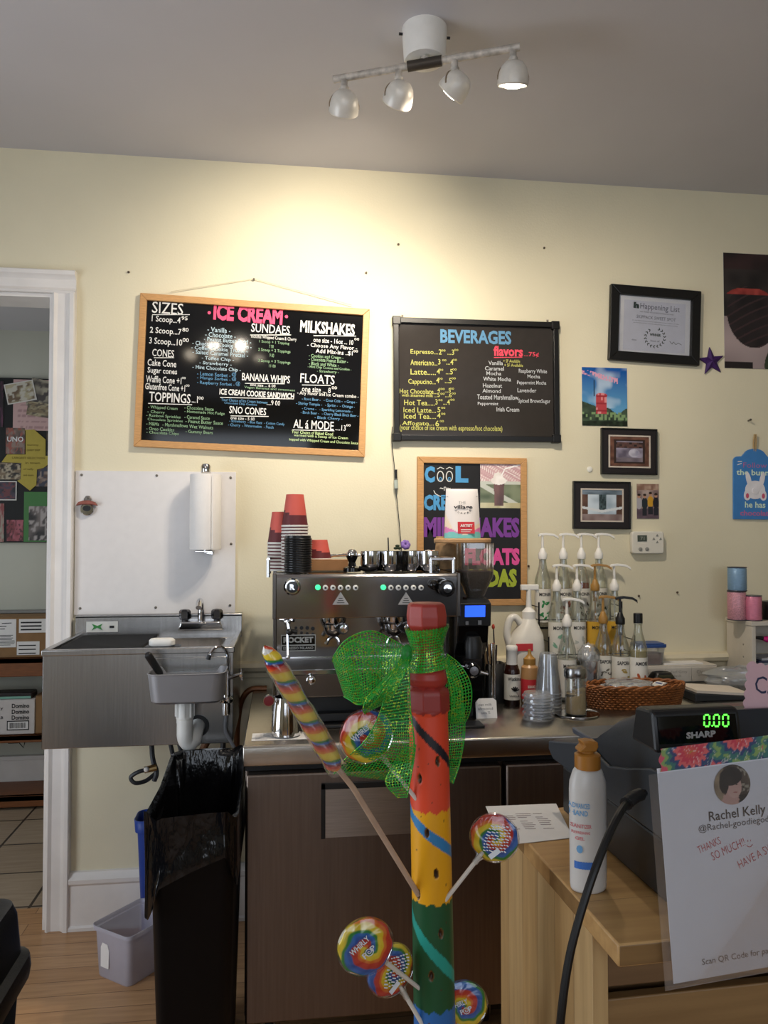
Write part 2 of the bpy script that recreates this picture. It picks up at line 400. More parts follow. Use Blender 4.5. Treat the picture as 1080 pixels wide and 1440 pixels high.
def decoB(b, w, h, y):
    for i in range(3): write(b, 'Domino', w * .29, h * (.83 - i * .17), w * .26, h * .13, 1, .03, y)
    b.mi = 1; b.box((w * .09, y + .0003, h * .12), (w * .42, y - .0004, h * .4)); b.mi = 0; b.box((w * .105, y, h * .15), (w * .405, y - .0008, h * .37))
    for i in range(18): bar(b, w * .13 + i * w * .014, h * .18, w * .13 + i * w * .014, h * .34, w * .005 + w * .005 * hsh(i), 1, y - .0012)
    for i in range(4): write(b, ('KEEP', 'DRY', 'sugar', '4 LB')[i], -w * .2 + (i % 2) * w * .17, h * (.75 if i < 2 else .5), w * .13, h * .08, 1, .02, y)
    bar(b, -w * .4, h * .12, -w * .05, h * .12, .004, 1, y)
carton('carton', 'white printed carton with a black framed barcode on the middle pantry shelf', -45, 50, .4, .185, 4.47, .2, [CARDW], decoB)
def decoC(b, w, h, y):
    for i in range(3): bar(b, w * .1, h * (.3 + i * .2), w * .42, h * (.3 + i * .2), .018, 1, y)
carton('carton', 'plain brown carton beside the white barcode carton on the middle pantry shelf', 51, 78, .4, .2, 4.475, .2, [CARD], decoC)
# a tray of dark packets lying on the white carton
t = thing('packet', 'dark patterned packet with a teal edge lying on the white barcode carton', 'packet', at(14, 986, 4.53) , 0); t.location.z = .589
b = B(); b.box((-.13, -.05, 0), (.13, .05, .035)); b.out('packet_body', mat('dark_packet', '#241c1c', .4, var=.5, vscale=60), t, bevel=.008)
b = B(); b.box((-.12, -.054, .002), (.125, -.0505, .014)); b.out('teal_edge', mat('teal_card', '#7fb0a0', .6), t)
t = thing('adapter', 'small black plug adapter with a glowing blue light under the middle pantry shelf', 'adapter', (at(20, 1043, 4.6).x, 4.60, .322))
B().box((-.028, -.02, 0), (.028, .02, .038)).out('adapter_case', BLACKP, t, bevel=.003)
B().ball((-.022, -.024, .012), .006).out('indicator_light', mat('blue_led', '#5a86ff', .4, emis=6, var=0), t)
B().tube([(.024, 0, .002), (.05, 0, -.03), (.053, .01, -.002), (.05, .02, .037)], .003).out('cord', BLACKP, t)
tag(B().box((-2.25, 4.7, 1.033), (-1.1, 4.745, 1.05)).out('metal_strip', mat('grey_metal_strip', '#8b8a86', .4, .6), bevel=.002), 'long narrow metal strip along the pantry wall just above the wide carton', 'rail')

# ---- the black display board with its photos and papers
FOAM = mat('black_display_board', '#101112', .6, var=.1)
YB = 4.728
a, c = at(-70, 763, YB), at(82, 533, YB)
t = B().box((a.x, YB, a.z), (c.x, 4.745, c.z)).out('display_board', FOAM, bevel=.002)
tag(t, 'big black display board covered with photos and papers on the pantry wall', 'board')
pcount = 0
def pinned(name, label, cat, q, fn, nx=18, ny=18, edge=None, rot=0, group='papers and photos on the pantry display board', lift=0):
    """q = picture box on the board: x0, y0, x1, y1"""
    global pcount; pcount += 1
    y = YB - .002 - .0015 * (pcount % 3) - lift
    p0, p1 = at(q[0], q[3], y), at(q[2], q[1], y); w, h = p1.x - p0.x, p1.z - p0.z
    b = B(True); b.col = (*lin(edge or '#d8d4cc'), 1)
    m = .006 if edge else 0
    b.box((-w / 2 - m, .0002, -h / 2 - m), (w / 2 + m, .0012, h / 2 + m)); sheet(b, w, h, nx, ny, fn)
    o = b.out(name, PRINT, smooth=0, recalc=False); o.location = ((p0.x + p1.x) / 2, y, (p0.z + p1.z) / 2); o.rotation_euler = (0, R(rot), 0)
    return tag(o, label, cat, group)
def food(seed, c1, c2, c3):
    def fn(u, v):
        n = noise2(u * 5 + seed, v * 6 + seed * 2); k = noise2(u * 13 - seed, v * 9 + seed)
        col = mixc(c1, c2, (n - .3) * 2.2); r_ = col if k < .62 else lin(c3); g_ = sum(r_) / 3; return tuple(.72 * (x * .7 + g_ * .3) for x in r_)
    return fn
def inkpage(base, ink, seed, rows=8):
    def fn(u, v):
        r = v * rows; row = int(r)
        on = .1 < u < .9 and .35 < r - row < .72 and hsh(int(u * 26), row, seed) > .45 and row < rows - 1
        return mixc(base, ink, .45 if on else 0)
    return fn
pinned('paper', 'pale pink written sheet at the top of the pantry board', 'paper', (18, 535, 84, 605), inkpage('#cda9a6', '#7a4d55', 3, 9), 34, 40)
pinned('photo', 'tilted white edged photo of iced pastry on the pink sheet', 'photo', (9, 539, 48, 564), food(2, '#8c6a44', '#e0cf9a', '#efe6cf'), edge='#dcd8d2', rot=-12, lift=.006)
pinned('photo', 'photo of sliced rolls overlapping the pink sheet at its right', 'photo', (40, 535, 80, 574), food(5, '#6d6157', '#cbbf9f', '#5d5350'), rot=12, lift=.004)
pinned('photo', 'cut out picture of pale pastries low on the pink sheet', 'photo', (38, 567, 78, 586), food(8, '#a98f5d', '#dccb93', '#7d6a55'), rot=8, lift=.005)
pinned('photo', 'photo of a card game box left of the yellow arrow paper', 'photo', (8, 602, 35, 638), food(11, '#6b4f43', '#b08f7e', '#c25436'))
t = children
o = B(); write(o, 'UNO', 0, 0, .09, .03, 0, .02)
o = o.out('lettering', mat('white_ink', '#e8e8e8', .6, var=0), bpy.data.objects['photo.003'], smooth=0, recalc=False); o.location = (0, -.0008, .01)
b = B(); zz = [(24, 605), (48, 604), (64, 618), (64, 641), (75, 641), (75, 645), (69, 652), (61, 658), (52, 660), (51, 682), (42, 690), (24, 676), (29, 674), (30, 651), (2, 650), (10, 639), (36, 639), (36, 605)]
cc = at(40, 645, YB - .008)
b.prism([(at(x, y, YB - .008).x - cc.x, at(x, y, YB - .008).z - cc.z) for x, y in zz], 0, .001)
o = b.out('arrow_paper', mat('yellow_paper', '#bba94f', .8, var=.04), smooth=0); o.location = cc
tag(o, 'yellow arrow shaped handwritten paper in the middle of the pantry board', 'paper', 'papers and photos on the pantry display board')
b = B()
for i, (s, x, y, w) in enumerate((('Gummy', 46, 626, 16), ('CANDY SHOP', 47, 633, 18), ('LARGEST SELECTION', 40, 644, 44), ('in town', 46, 651, 20), ('of taffy', 40, 660, 14), ('and more', 40, 668, 14))):
    q = at(x, y, YB - .009); write(b, s, q.x - cc.x, q.z - cc.z, w * .0041, .012, 0, .02, -.0008)
b.out('lettering', mat('grey_green_ink', '#7d6f2c', .7, var=0), o, smooth=0, recalc=False)
pinned('photo', 'photo with a dark bottle and tan cup left below the yellow arrow paper', 'photo', (-4, 651, 29, 674), food(14, '#2b2622', '#a08258', '#d6c29a'))
pinned('photo', 'white edged dark photo of blue and red sweets', 'photo', (-18, 678, 22, 702), food(17, '#20202e', '#58405f', '#8b2f3a'), edge='#dcd8d2')
pinned('photo', 'photo of red raspberries at the lower part of the pantry board', 'photo', (9, 731, 33, 761), food(20, '#a0202f', '#d8506a', '#5a1120'))
pinned('photo', 'pale green photo of a strawberry cut off by the frame at the bottom left', 'photo', (-20, 708, 6, 762), food(23, '#b5b79a', '#c97f77', '#b03a36'))
pinned('paper', 'bright green sheet at the lower right of the pantry board', 'paper', (33, 692, 84, 762), lambda u, v: '#3c7a38')
pinned('photo', 'photo of a person in dark clothes on the green sheet', 'photo', (40, 712, 80, 760), food(26, '#2b2528', '#8d7d77', '#cabcb8'), lift=.004)
pinned('photo', 'small dark photo at the right of the yellow arrow paper', 'photo', (65, 604, 82, 641), food(29, '#2c2420', '#6d5138', '#20201f'))
pinned('photo', 'photo of bright sweets right below the yellow arrow paper', 'photo', (50, 656, 82, 684), food(32, '#76503d', '#bfa18b', '#3b3f5b'))
pinned('photo', 'magenta dark photo at the top left corner of the pantry board', 'photo', (-20, 536, 5, 600), food(35, '#301226', '#7a2a5c', '#191318'))
# ================================================================== ON THE MENU WALL
def frame_parts(t, w, h, fw, fd, m, y0=0, bevel=.002, name='frame'):
    """a picture frame centred on the thing, its back at y = 0, its face at y = -fd"""
    b = B()
    W2, H2 = w / 2, h / 2
    for q in (((-W2, -H2), (W2, -H2), (W2 - fw, -H2 + fw), (-W2 + fw, -H2 + fw)), ((W2, -H2), (W2, H2), (W2 - fw, H2 - fw), (W2 - fw, -H2 + fw)),
              ((W2, H2), (-W2, H2), (-W2 + fw, H2 - fw), (W2 - fw, H2 - fw)), ((-W2, H2), (-W2, -H2), (-W2 + fw, -H2 + fw), (-W2 + fw, H2 - fw))):
        b.prism(q, -fd, 0, 'xz')
    return b.out(name, m, t, smooth=0, bevel=bevel)
class Px:      # writes into boxes measured on one board
    def __init__(s, t, b, Y, ox, oy, k, rot, yl): s.t, s.b, s.Y, s.ox, s.oy, s.k, s.rot, s.yl = t, b, Y, ox, oy, k, rot, yl; s.inv = (Matrix.Translation(t.location) @ Euler(t.rotation_euler).to_matrix().to_4x4()).inverted()
    def p(s, x, y): return s.inv @ at(s.ox + x / s.k, s.oy + y / s.k, s.Y)
    def w(s, txt, x0, y0, x1, y1, mi=0, bold=.012, wob=0):
        m = s.p((x0 + x1) / 2, (y0 + y1) / 2); a = s.p(x0, (y0 + y1) / 2); c = s.p(x1, (y0 + y1) / 2); u = s.p((x0 + x1) / 2, y0); d = s.p((x0 + x1) / 2, y1)
        write(s.b, txt, m.x, m.z, (c - a).length, (u - d).length, mi, bold * .6 if bold < .03 else bold, s.yl, s.rot, wob)
    def l(s, x0, y0, x1, y1, t=.003, mi=0): a, c = s.p(x0, y0), s.p(x1, y1); bar(s.b, a.x, a.z, c.x, c.z, t, mi, s.yl)
CHALKW, CHALKP, CHALKB, CHALKG, CHALKY, CHALKR = (mat('chalk_' + n, c, .7, var=0) for n, c in (('white', '#dcdcd8'), ('pink', '#f0527c'), ('blue', '#5b8fb4'), ('green', '#9ec27a'), ('yellow', '#bdbc62'), ('red', '#e2475d')))
SLATE = mat('gloss_blackboard', '#0a0a0b', .07, var=.05)
# ---- ice cream board
cx = (at(197, 411, 3.08) + at(519, 435, 3.08) + at(512, 643, 3.08) + at(190, 628, 3.08)) / 4
t = thing('menu_board', 'big oak framed black menu board headed ICE CREAM in pink', 'menu board', (cx.x, WY, cx.z), rot=(0, R(1.9), 0))
BW, BH = .897, .598
frame_parts(t, BW, BH, .026, .022, OAK)
B().box((-BW / 2 + .02, -.010, -BH / 2 + .02), (BW / 2 - .02, -.002, BH / 2 - .02)).out('board_panel', SLATE, t)
b = B(); g = Px(t, b, WY - .011, 180, 400, 3.0857, R(-.6), -.0108)
T = g.w
T('SIZES', 105, 78, 240, 128, 0, .01); g.l(105, 131, 268, 131)
for s_, sup, x0, y0, x1, y1, sx in (('1 Scoop...4', '95', 103, 138, 228, 172, 232), ('2 Scoop...7', '80', 95, 188, 232, 222, 236), ('3 Scoop...10', '00', 92, 233, 235, 270, 237)):
    T(s_, x0, y0, x1, y1, 0, .02); T(sup, sx, y0, sx + 27, y0 + 17, 0, .02)
T('CONES', 105, 282, 200, 314, 0, .015); g.l(112, 318, 200, 318)
T('Cake Cone', 85, 327, 210, 356, 0, .02); T('Sugar cones', 85, 362, 213, 394, 0, .02)
T('Waffle Cone +1', 78, 399, 232, 428, 0, .02); T('00', 234, 401, 250, 411, 0, .02); T('Glutenfree Cone +1', 75, 432, 248, 460, 0, .02); T('00', 250, 434, 267, 444, 0, .02)
T('TOPPINGS', 92, 470, 272, 512, 0, .025); g.l(88, 516, 278, 522); T('...1', 277, 484, 303, 514, 0, .02); T('00', 306, 486, 328, 500, 0, .02)
for s_, *q in (('- Whipped Cream', 88, 528, 215, 545), ('- Cherry', 85, 547, 160, 563), ('- Rainbow Sprinkles', 80, 565, 228, 581), ('Chocolate Sprinkles', 85, 583, 238, 597), ('- M&Ms   - Marshmallows', 80, 601, 260, 616), ('- Oreo Cookies', 80, 620, 200, 635), ('- Chocolate Chips', 80, 638, 220, 654),
               ('- Chocolate Sauce', 245, 530, 372, 545), ('- Homemade Hot Fudge', 245, 549, 420, 565), ('- Caramel Sauce', 245, 570, 355, 585), ('- Peanut Butter Sauce', 250, 589, 412, 605), ('- Wet Walnuts', 255, 611, 370, 626), ('- Gummy Bears', 250, 633, 368, 651)): T(s_, *q, 3, .012)
T('ICE CREAM', 372, 92, 672, 165, 1, .05); T('.', 345, 115, 360, 130, 1, .06); T('.', 680, 132, 695, 147, 1, .06)
for s_, *q in (('- Vanilla -', 345, 187, 445, 208), ('- Chocolate -', 335, 210, 468, 231), ('- Peanut Butter Swirl -', 330, 234, 535, 252), ('- Chocolate Cookie Cream -', 280, 253, 537, 271), ('- Coffee Cookie Truffle -', 275, 273, 520, 289), ('- Salted Caramel Pretzel -', 280, 291, 522, 309), ('- Toffee Chip -', 320, 315, 460, 334), ('- Strawberry -', 310, 336, 450, 354), ('- Mint Chocolate Chip -', 280, 356, 490, 377)): T(s_, *q, 4, .012)
for s_, *q in (('- Lemon Sorbet -', 300, 382, 445, 399), ('- Mango Sorbet -', 300, 402, 445, 418), ('- Raspberry Sorbet -', 300, 422, 462, 440)): T(s_, *q, 2, .012); T('@', q[2] + 5, q[1] - 1, q[2] + 25, q[3] + 1, 2, 0)
T('SUNDAES', 535, 174, 703, 212, 0, .02); g.l(530, 219, 708, 219); T('Includes Whipped Cream & Cherry', 535, 224, 732, 243, 0, .012)
for s_, *q in (('1 Scoop + 1 Topping', 570, 245, 700, 260), ('7 50', 612, 262, 632, 276), ('2 Scoop + 2 Toppings', 565, 280, 705, 297), ('9 00', 614, 300, 634, 316), ('3 Scoop + 3 Toppings', 565, 328, 705, 344), ('11 00', 612, 347, 640, 360)): T(s_, *q, 3, .012)
T('BANANA WHIPS', 495, 390, 703, 423, 0, .025); g.l(508, 429, 680, 431); T('one size ... 6 00', 530, 431, 640, 444, 0, .015); T('Vegan Bananas and sweetness', 505, 447, 725, 460, 3, .01)
T('ICE CREAM COOKIE SANDWICH', 398, 462, 722, 488, 0, .03); g.l(400, 490, 720, 497)
T('Your Choice of Ice Cream between', 405, 499, 606, 512, 2, .01); T('Chocolate Chip Cookies', 418, 513, 560, 525, 2, .01); T('....9 00', 602, 503, 660, 525, 0, .01)
T('SNO CONES', 440, 532, 600, 564, 0, .02); g.l(445, 570, 610, 573); T('one size - 5 00', 445, 574, 550, 588, 0, .015)
T('- Strawberry  - Blue Razz  - Cotton Candy', 440, 593, 680, 608, 2, .01); T('- Cherry  - Watermelon  - Peach', 435, 608, 632, 624, 2, .01)
T('MILKSHAKES', 748, 163, 985, 216, 0, .035); g.l(805, 222, 990, 224); T('one size - 16oz ... 10', 805, 235, 978, 256, 0, .015); T('00', 982, 232, 1003, 243, 0, .01)
T('- Choose Any Flavor -', 778, 260, 995, 283, 0, .015); T('Add Mix-ins ..$1', 815, 284, 975, 305, 0, .015); T('00', 978, 284, 998, 295, 0, .01)
for s_, *q in (('- Cookies and Cream -', 785, 306, 935, 320), ('- Chocolate Peanut Butter -', 785, 321, 955, 337), ('- Black and White -', 785, 339, 915, 354), ('- Mint Chip Cookies and Cookies -', 780, 357, 970, 371), ('- Strawberry -', 820, 372, 915, 387)): T(s_, *q, 3, .014)
T('FLOATS', 748, 390, 897, 430, 0, .015); g.l(755, 436, 880, 438); T('one size ... 8', 755, 444, 880, 468, 0, .012); T('00', 884, 442, 907, 455, 0, .01); T('- Any Flavor and Ice Cream combo -', 735, 470, 1002, 490, 0, .01)
for s_, *q in (('- Root Beer -   - Coca Cola -  - Grape -', 755, 497, 995, 513), ('- Shirley Temple -   - Sprite -  - Orange -', 730, 516, 985, 533), ('- Creme -   - Sparkling Lemonade -', 755, 538, 975, 553), ('- Birch Beer -   - Cherry Black Birch Beer -', 750, 556, 1000, 572), ('- Black Cherry -', 810, 574, 930, 589)): T(s_, *q, 2, .01)
T('AL \u00e1 MODE', 718, 590, 893, 628, 0, .02); g.l(713, 631, 895, 635); T('....13', 900, 610, 945, 634, 0, .01); T('00', 947, 606, 966, 616, 0, .01)
T('Your Choice of Baked Good', 710, 637, 890, 651, 5, .012); T('warmed with a Scoop of Ice Cream', 720, 654, 955, 669, 5, .01); T('topped with Whipped Cream and Chocolate Sauce', 700, 674, 1000, 689, 5, .01)
b.out('chalk_lettering', [CHALKW, CHALKP, CHALKB, mat('chalk_dim_green', '#86a882', .7, var=0), mat('chalk_pale_blue', '#b4cbd6', .7, var=0), mat('chalk_lime', '#c8e0a0', .7, var=0)], t, smooth=0, recalc=False)
NAIL = mat('nail_steel', '#6d675f', .4, .8)
b = B(); k0, k1, kt = at(240, 410, WY - .012), at(495, 429, WY - .012), at(357, 392, WY - .008)
li = t.matrix_basis.inverted() if False else (Matrix.Translation(t.location) @ Euler(t.rotation_euler).to_matrix().to_4x4()).inverted()
b.tube([li @ k0, li @ kt, li @ k1], .0012, 5); b.out('hanging_string', mat('clear_string', '#c9c1a6', .6), t)
o = B().cyl((0, 0, 0), (0, -.014, .002), .003, .004, 8).out('nail', NAIL); o.location = (kt.x, WY, kt.z - .004); tag(o, 'small nail holding the string of the oak menu board', 'nail')

# ---- beverages board
p = [at(553, 450, 3.08), at(786, 454, 3.08), at(786, 619, 3.08), at(553, 618, 3.08)]
cx = sum(p, Vector()) / 4; BW2, BH2 = .693, .499
t = thing('menu_board', 'black framed dark writing board headed BEVERAGES', 'menu board', (cx.x, WY, cx.z), rot=(0, R(-.3), 0))
BFR = mat('black_frame_paint', '#121110', .35, var=.1)
frame_parts(t, BW2, BH2, .022, .028, BFR)
for sx in (-1, 1):
    for sz in (-1, 1):
        B().box((sx * BW2 / 2 + sx * .004, -.032, sz * BH2 / 2 + sz * .004), (sx * (BW2 / 2 - .03), 0, sz * (BH2 / 2 - .03))).out('corner_cap', BFR, t, bevel=.003)
    B().cyl((sx * (BW2 / 2 - .04), -.006, BH2 / 2 - .002), (sx * (BW2 / 2 - .04), -.006, BH2 / 2 + .014), .004).out('hanging_hook', NAIL, t)
B().box((-BW2 / 2 + .018, -.014, -BH2 / 2 + .018), (BW2 / 2 - .018, -.003, BH2 / 2 - .018)).out('board_panel', mat('smoky_board_glass', '#35312e', .10, var=.04), t)
b = B(); g = Px(t, b, WY - .015, 540, 430, 4.1538, R(0), -.0148); T = g.w
T('BEVERAGES', 330, 142, 745, 222, 0, .035)
for s_, *q in (('Espresso...', 155, 255, 315, 290), ('2   ...3', 320, 255, 410, 286), ('Americano...', 155, 315, 312, 348), ('3   ...4', 316, 312, 405, 344), ('Latte.....', 155, 370, 303, 403), ('4   ...5', 308, 368, 402, 400), ('Cappucino...', 142, 428, 302, 466), ('4   ...5', 305, 420, 395, 452), ('Hot Chocolate...', 92, 486, 310, 514), ('4   ...5', 312, 480, 390, 506),
               ('with steamed milk ...', 104, 514, 308, 532), ('5   ...6', 312, 508, 395, 534), ('Hot Tea.....', 118, 550, 296, 582), ('3   ...4', 300, 546, 385, 578), ('Iced Latte...', 114, 594, 304, 624), ('5', 312, 592, 330, 622), ('Iced Tea....', 116, 630, 304, 660), ('4', 310, 626, 330, 656), ('Affogato...', 106, 674, 292, 706), ('6', 300, 670, 322, 704), ('(your choice of ice cream with espresso/hot chocolate)', 95, 698, 694, 738)): T(s_, *q, 1, .012)
for x, y in ((335, 255), (410, 252), (340, 312), (402, 310), (322, 368), (400, 366), (318, 420), (395, 418), (330, 480), (385, 478), (330, 508), (395, 506), (318, 545), (388, 543), (334, 590), (334, 625), (326, 668)): T('00', x, y, x + 24, y + 12, 1, .01)
T('flavors', 640, 236, 812, 296, 2, .035); g.l(642, 302, 808, 300, .003, 2); T('...75\u00a2', 818, 270, 905, 302, 2, .02)
for s_, *q in (('Vanilla', 610, 322, 695, 346), ('Caramel', 590, 354, 700, 378), ('Mocha', 598, 384, 685, 406), ('White Mocha', 580, 416, 742, 440), ('Hazelnut', 578, 454, 690, 478), ('Almond', 575, 486, 682, 508), ('Toasted Marshmallow', 545, 520, 785, 548), ('Peppermint', 548, 562, 668, 586), ('Irish Cream', 658, 592, 790, 618), ('Raspberry White', 788, 370, 952, 400), ('Mocha', 838, 402, 912, 424), ('Peppermint Mocha', 778, 438, 948, 466), ('Lavender', 780, 482, 890, 506), ('Spiced BrownSugar', 785, 544, 972, 574)): T(s_, *q, 3, .012)
T('+ SF Available', 697, 314, 795, 332, 1, .01); T('+ SF Available', 703, 338, 812, 356, 1, .01)
b.out('chalk_lettering', [CHALKB, CHALKY, CHALKR, mat('chalk_grey', '#c3c6c8', .7, var=0)], t, smooth=0, recalc=False)
# its cord with the in-line switch
k = [at(x, y, WY - .012) for x, y in ((552, 600), (551, 620), (555, 660), (557, 690), (560, 720), (564, 766), (567, 800))]
t = thing('power_cable', 'thin dark cord with an inline dimmer hanging below the BEVERAGES board', 'cord', k[0])
B().tube([q - k[0] for q in spline(k, 5)], .0016, 6).out('cable', BLACKP, t)
d0 = at(556.5, 664, WY - .012) - k[0]; d1 = at(557.5, 698, WY - .012) - k[0]
B().tube([d0, d0.lerp(d1, .25), d0.lerp(d1, .3), d0.lerp(d1, .7), d0.lerp(d1, .75), d1], [.002, .0055, .0075, .0075, .0055, .002], 10).out('inline_switch', mat('grey_switch', '#5a5c58', .4), t)
B().tube([d0.lerp(d1, .33), d0.lerp(d1, .67)], .0082, 10).out('clear_sleeve', mat('pale_switch', '#a9b3ab', .3), t)
B().tube([d0 + Vector((0, 0, .01)), d0.lerp(d1, .28)], .0062, 10).out('strain_relief', BLACKP, t)

# ---- cool creamy milkshake board
p = [at(588, 645, 3.085), at(740, 647, 3.085), at(741, 848, 3.085), at(587, 850, 3.085)]
cx = sum(p, Vector()) / 4; BW3, BH3 = .458, .605
t = thing('menu_board', 'upright oak framed chalkboard with MILKSHAKES and FLOATS lettering behind the coffee grinder', 'menu board', (cx.x, WY, cx.z), rot=(0, R(.2), 0))
frame_parts(t, BW3, BH3, .026, .018, OAK)
B().box((-BW3 / 2 + .02, -.009, -BH3 / 2 + .02), (BW3 / 2 - .02, -.002, BH3 / 2 - .02)).out('board_panel', mat('matt_blackboard', '#121113', .5), t)
b = B(); g = Px(t, b, WY - .01, 580, 640, 6.3529, 0, -.0098); T = g.w
T('C', 108, 98, 200, 245, 0, .06); T('L', 385, 98, 500, 245, 0, .06)
for cxx in (250, 330):
    for rr, mi in ((1, 4),):
        m = g.p(cxx, 190); b.mi = 4
        for k2 in range(18):
            a0, a1 = 2 * math.pi * k2 / 18, 2 * math.pi * (k2 + 1) / 18
            bar(b, m.x + .013 * math.cos(a0), m.z + .021 * math.sin(a0), m.x + .013 * math.cos(a1), m.z + .021 * math.sin(a1), .004, 4, -.0098)
            bar(b, m.x + .005 * math.cos(a0), m.z - .010 + .006 * math.sin(a0), m.x + .005 * math.cos(a1), m.z - .010 + .006 * math.sin(a1), .003, 0, -.0098)
    g.l(cxx - 30, 125, cxx, 108, .003, 4); g.l(cxx, 108, cxx + 32, 122, .003, 4)
T('~n~', 245, 282, 340, 318, 4, .01)
for q in ((190, 315, 205, 345), (205, 345, 240, 365), (240, 365, 280, 375), (280, 375, 320, 370)): g.l(*q, .003, 4)
T('CREAMY', 102, 355, 560, 495, 0, .05); T('MILKSHAKES', 106, 555, 960, 735, 1, .05); T('FLOATS', 470, 830, 960, 985, 2, .06); T('SODAS', 485, 1015, 935, 1180, 3, .06)
b.out('chalk_lettering', [mat('chalk_deep_blue', '#4f9bd0', .7, var=0), mat('chalk_purple', '#7d3f9a', .7, var=0), mat('chalk_hot_pink', '#e2559c', .7, var=0), mat('chalk_lime_green', '#a8b93a', .7, var=0), CHALKW], t, smooth=0, recalc=False)
m0, m1 = g.p(606, 472), g.p(968, 68); w_, h_ = m1.x - m0.x, m1.z - m0.z
def shake(u, v):
    c = mixc('#b98b90', '#d8b4b4', hsh(int(u * 40), int(v * 40))) if v > .55 else mixc('#4e5b3c', '#848c6d', noise2(u * 6, v * 8))
    if v > .55 and hsh(int(u * 40), int(v * 40), 2) > .8: c = lin('#e9dcd8')
    if abs(v - (.52 - .5 * u)) < .06 or abs(v - .55) < .03: c = lin('#c9ccc0')
    if v < .12: c = mixc('#b3a97c', '#d8d2b0', noise2(u * 9, 1))
    if abs(u - .46) < .13 - .04 * (.55 - v) and .05 < v < .56: c = mixc('#4d3431', '#7b5650', noise2(u * 14, v * 5))
    if ell(u, v, .45, .6, .19, .09) < 1 or ell(u, v, .44, .68, .12, .1) < 1: c = mixc('#e6ddd4', '#fbf7f2', noise2(u * 12, v * 12))
    if abs((u - .52) - (v - .7) * .5) < .018 and .7 < v < .86: c = lin('#f6f2f0')
    if abs((v - .86) - (u - .6) * .25) < .018 and u > .6: c = lin('#f6f2f0')
    return c
b = B(True); b.col = (*lin('#d8d4cc'), 1); b.box((-w_ / 2, .0003, -h_ / 2), (w_ / 2, .001, h_ / 2)); sheet(b, w_, h_, 80, 90, shake)
o = b.out('milkshake_photo', GLOSSPRINT, t, smooth=0, recalc=False); o.location = ((m0.x + m1.x) / 2, -.0105, (m0.z + m1.z) / 2)

# ---- certificate
p = [at(860, 398, 3.08), at(988, 409, 3.08), at(983, 516, 3.08), at(855, 505, 3.08)]; cx = sum(p, Vector()) / 4
t = thing('certificate', 'black framed white certificate with a laurel wreath, hung slightly tilted', 'certificate', (cx.x, WY, cx.z), rot=(0, R(2.2), 0))
w_, h_ = .405, .322
frame_parts(t, w_, h_, .040, .022, BFR, bevel=.003)
B().box((-w_ / 2 + .03, -.006, -h_ / 2 + .03), (w_ / 2 - .03, -.002, h_ / 2 - .03)).out('mount', mat('certificate_paper', '#f1f1f6', .75, var=.02), t)
B().box((-w_ / 2 + .066, -.0068, -h_ / 2 + .05), (w_ / 2 - .062, -.0062, h_ / 2 - .058)).out('certificate_sheet', mat('lilac_paper', '#e2e3f0', .75, var=.03), t)
b = B(); g = Px(t, b, WY - .008, 845, 385, 4.5957, R(-1.2), -.0072); T = g.w
T('h', 212, 182, 248, 222, 1, .08); T('Happening List', 256, 200, 510, 248, 0, 0); T('THIS AWARD RECOGNIZES EXCELLENCE AND', 252, 250, 470, 258, 0, 0); T('SKIPPACK SWEET SPOT', 232, 277, 485, 297, 0, 0)
for i in range(2): T('as the best of the county selected by the readers of the', 205 + 6 * i, 309 + i * 14, 505 - 8 * i, 317 + i * 14, 0, 0)
T('WINNER', 316, 386, 388, 404, 1, .04); T('best of', 322, 428, 380, 440, 0, 0); T('date', 200, 420, 230, 430, 0, 0)
for i in range(16):
    a = R(-60 + i * 300 / 15 - 60 - 30 + 90 - 30 + 30); a = R(-240 + i * 20) + R(0)
    a = R(120 + i * 300 / 15)
    m = g.p(350 + 62 * math.cos(a), 412 - 58 * math.sin(a)); ta = a + math.pi / 2
    for s_ in (-.7, .7): bar(b, m.x, m.z, m.x + .009 * math.cos(ta + s_), m.z + .009 * math.sin(ta + s_), .0035, 1, -.0072)
for q in ((445, 435, 460, 455), (460, 455, 470, 440), (470, 440, 485, 458), (485, 458, 500, 448), (500, 448, 522, 460)): g.l(*q, .0018, 1)
b.out('printed_lettering', [mat('grey_blue_ink', '#565b70', .7, var=0), mat('dark_green_ink', '#20352f', .7, var=0)], t, smooth=0, recalc=False)
B().box((-w_ / 2 + .036, -.0095, -h_ / 2 + .036), (w_ / 2 - .036, -.0088, h_ / 2 - .036)).out('glass_pane', glass('picture_glass', '#ffffff', .02, 0, .015), t)

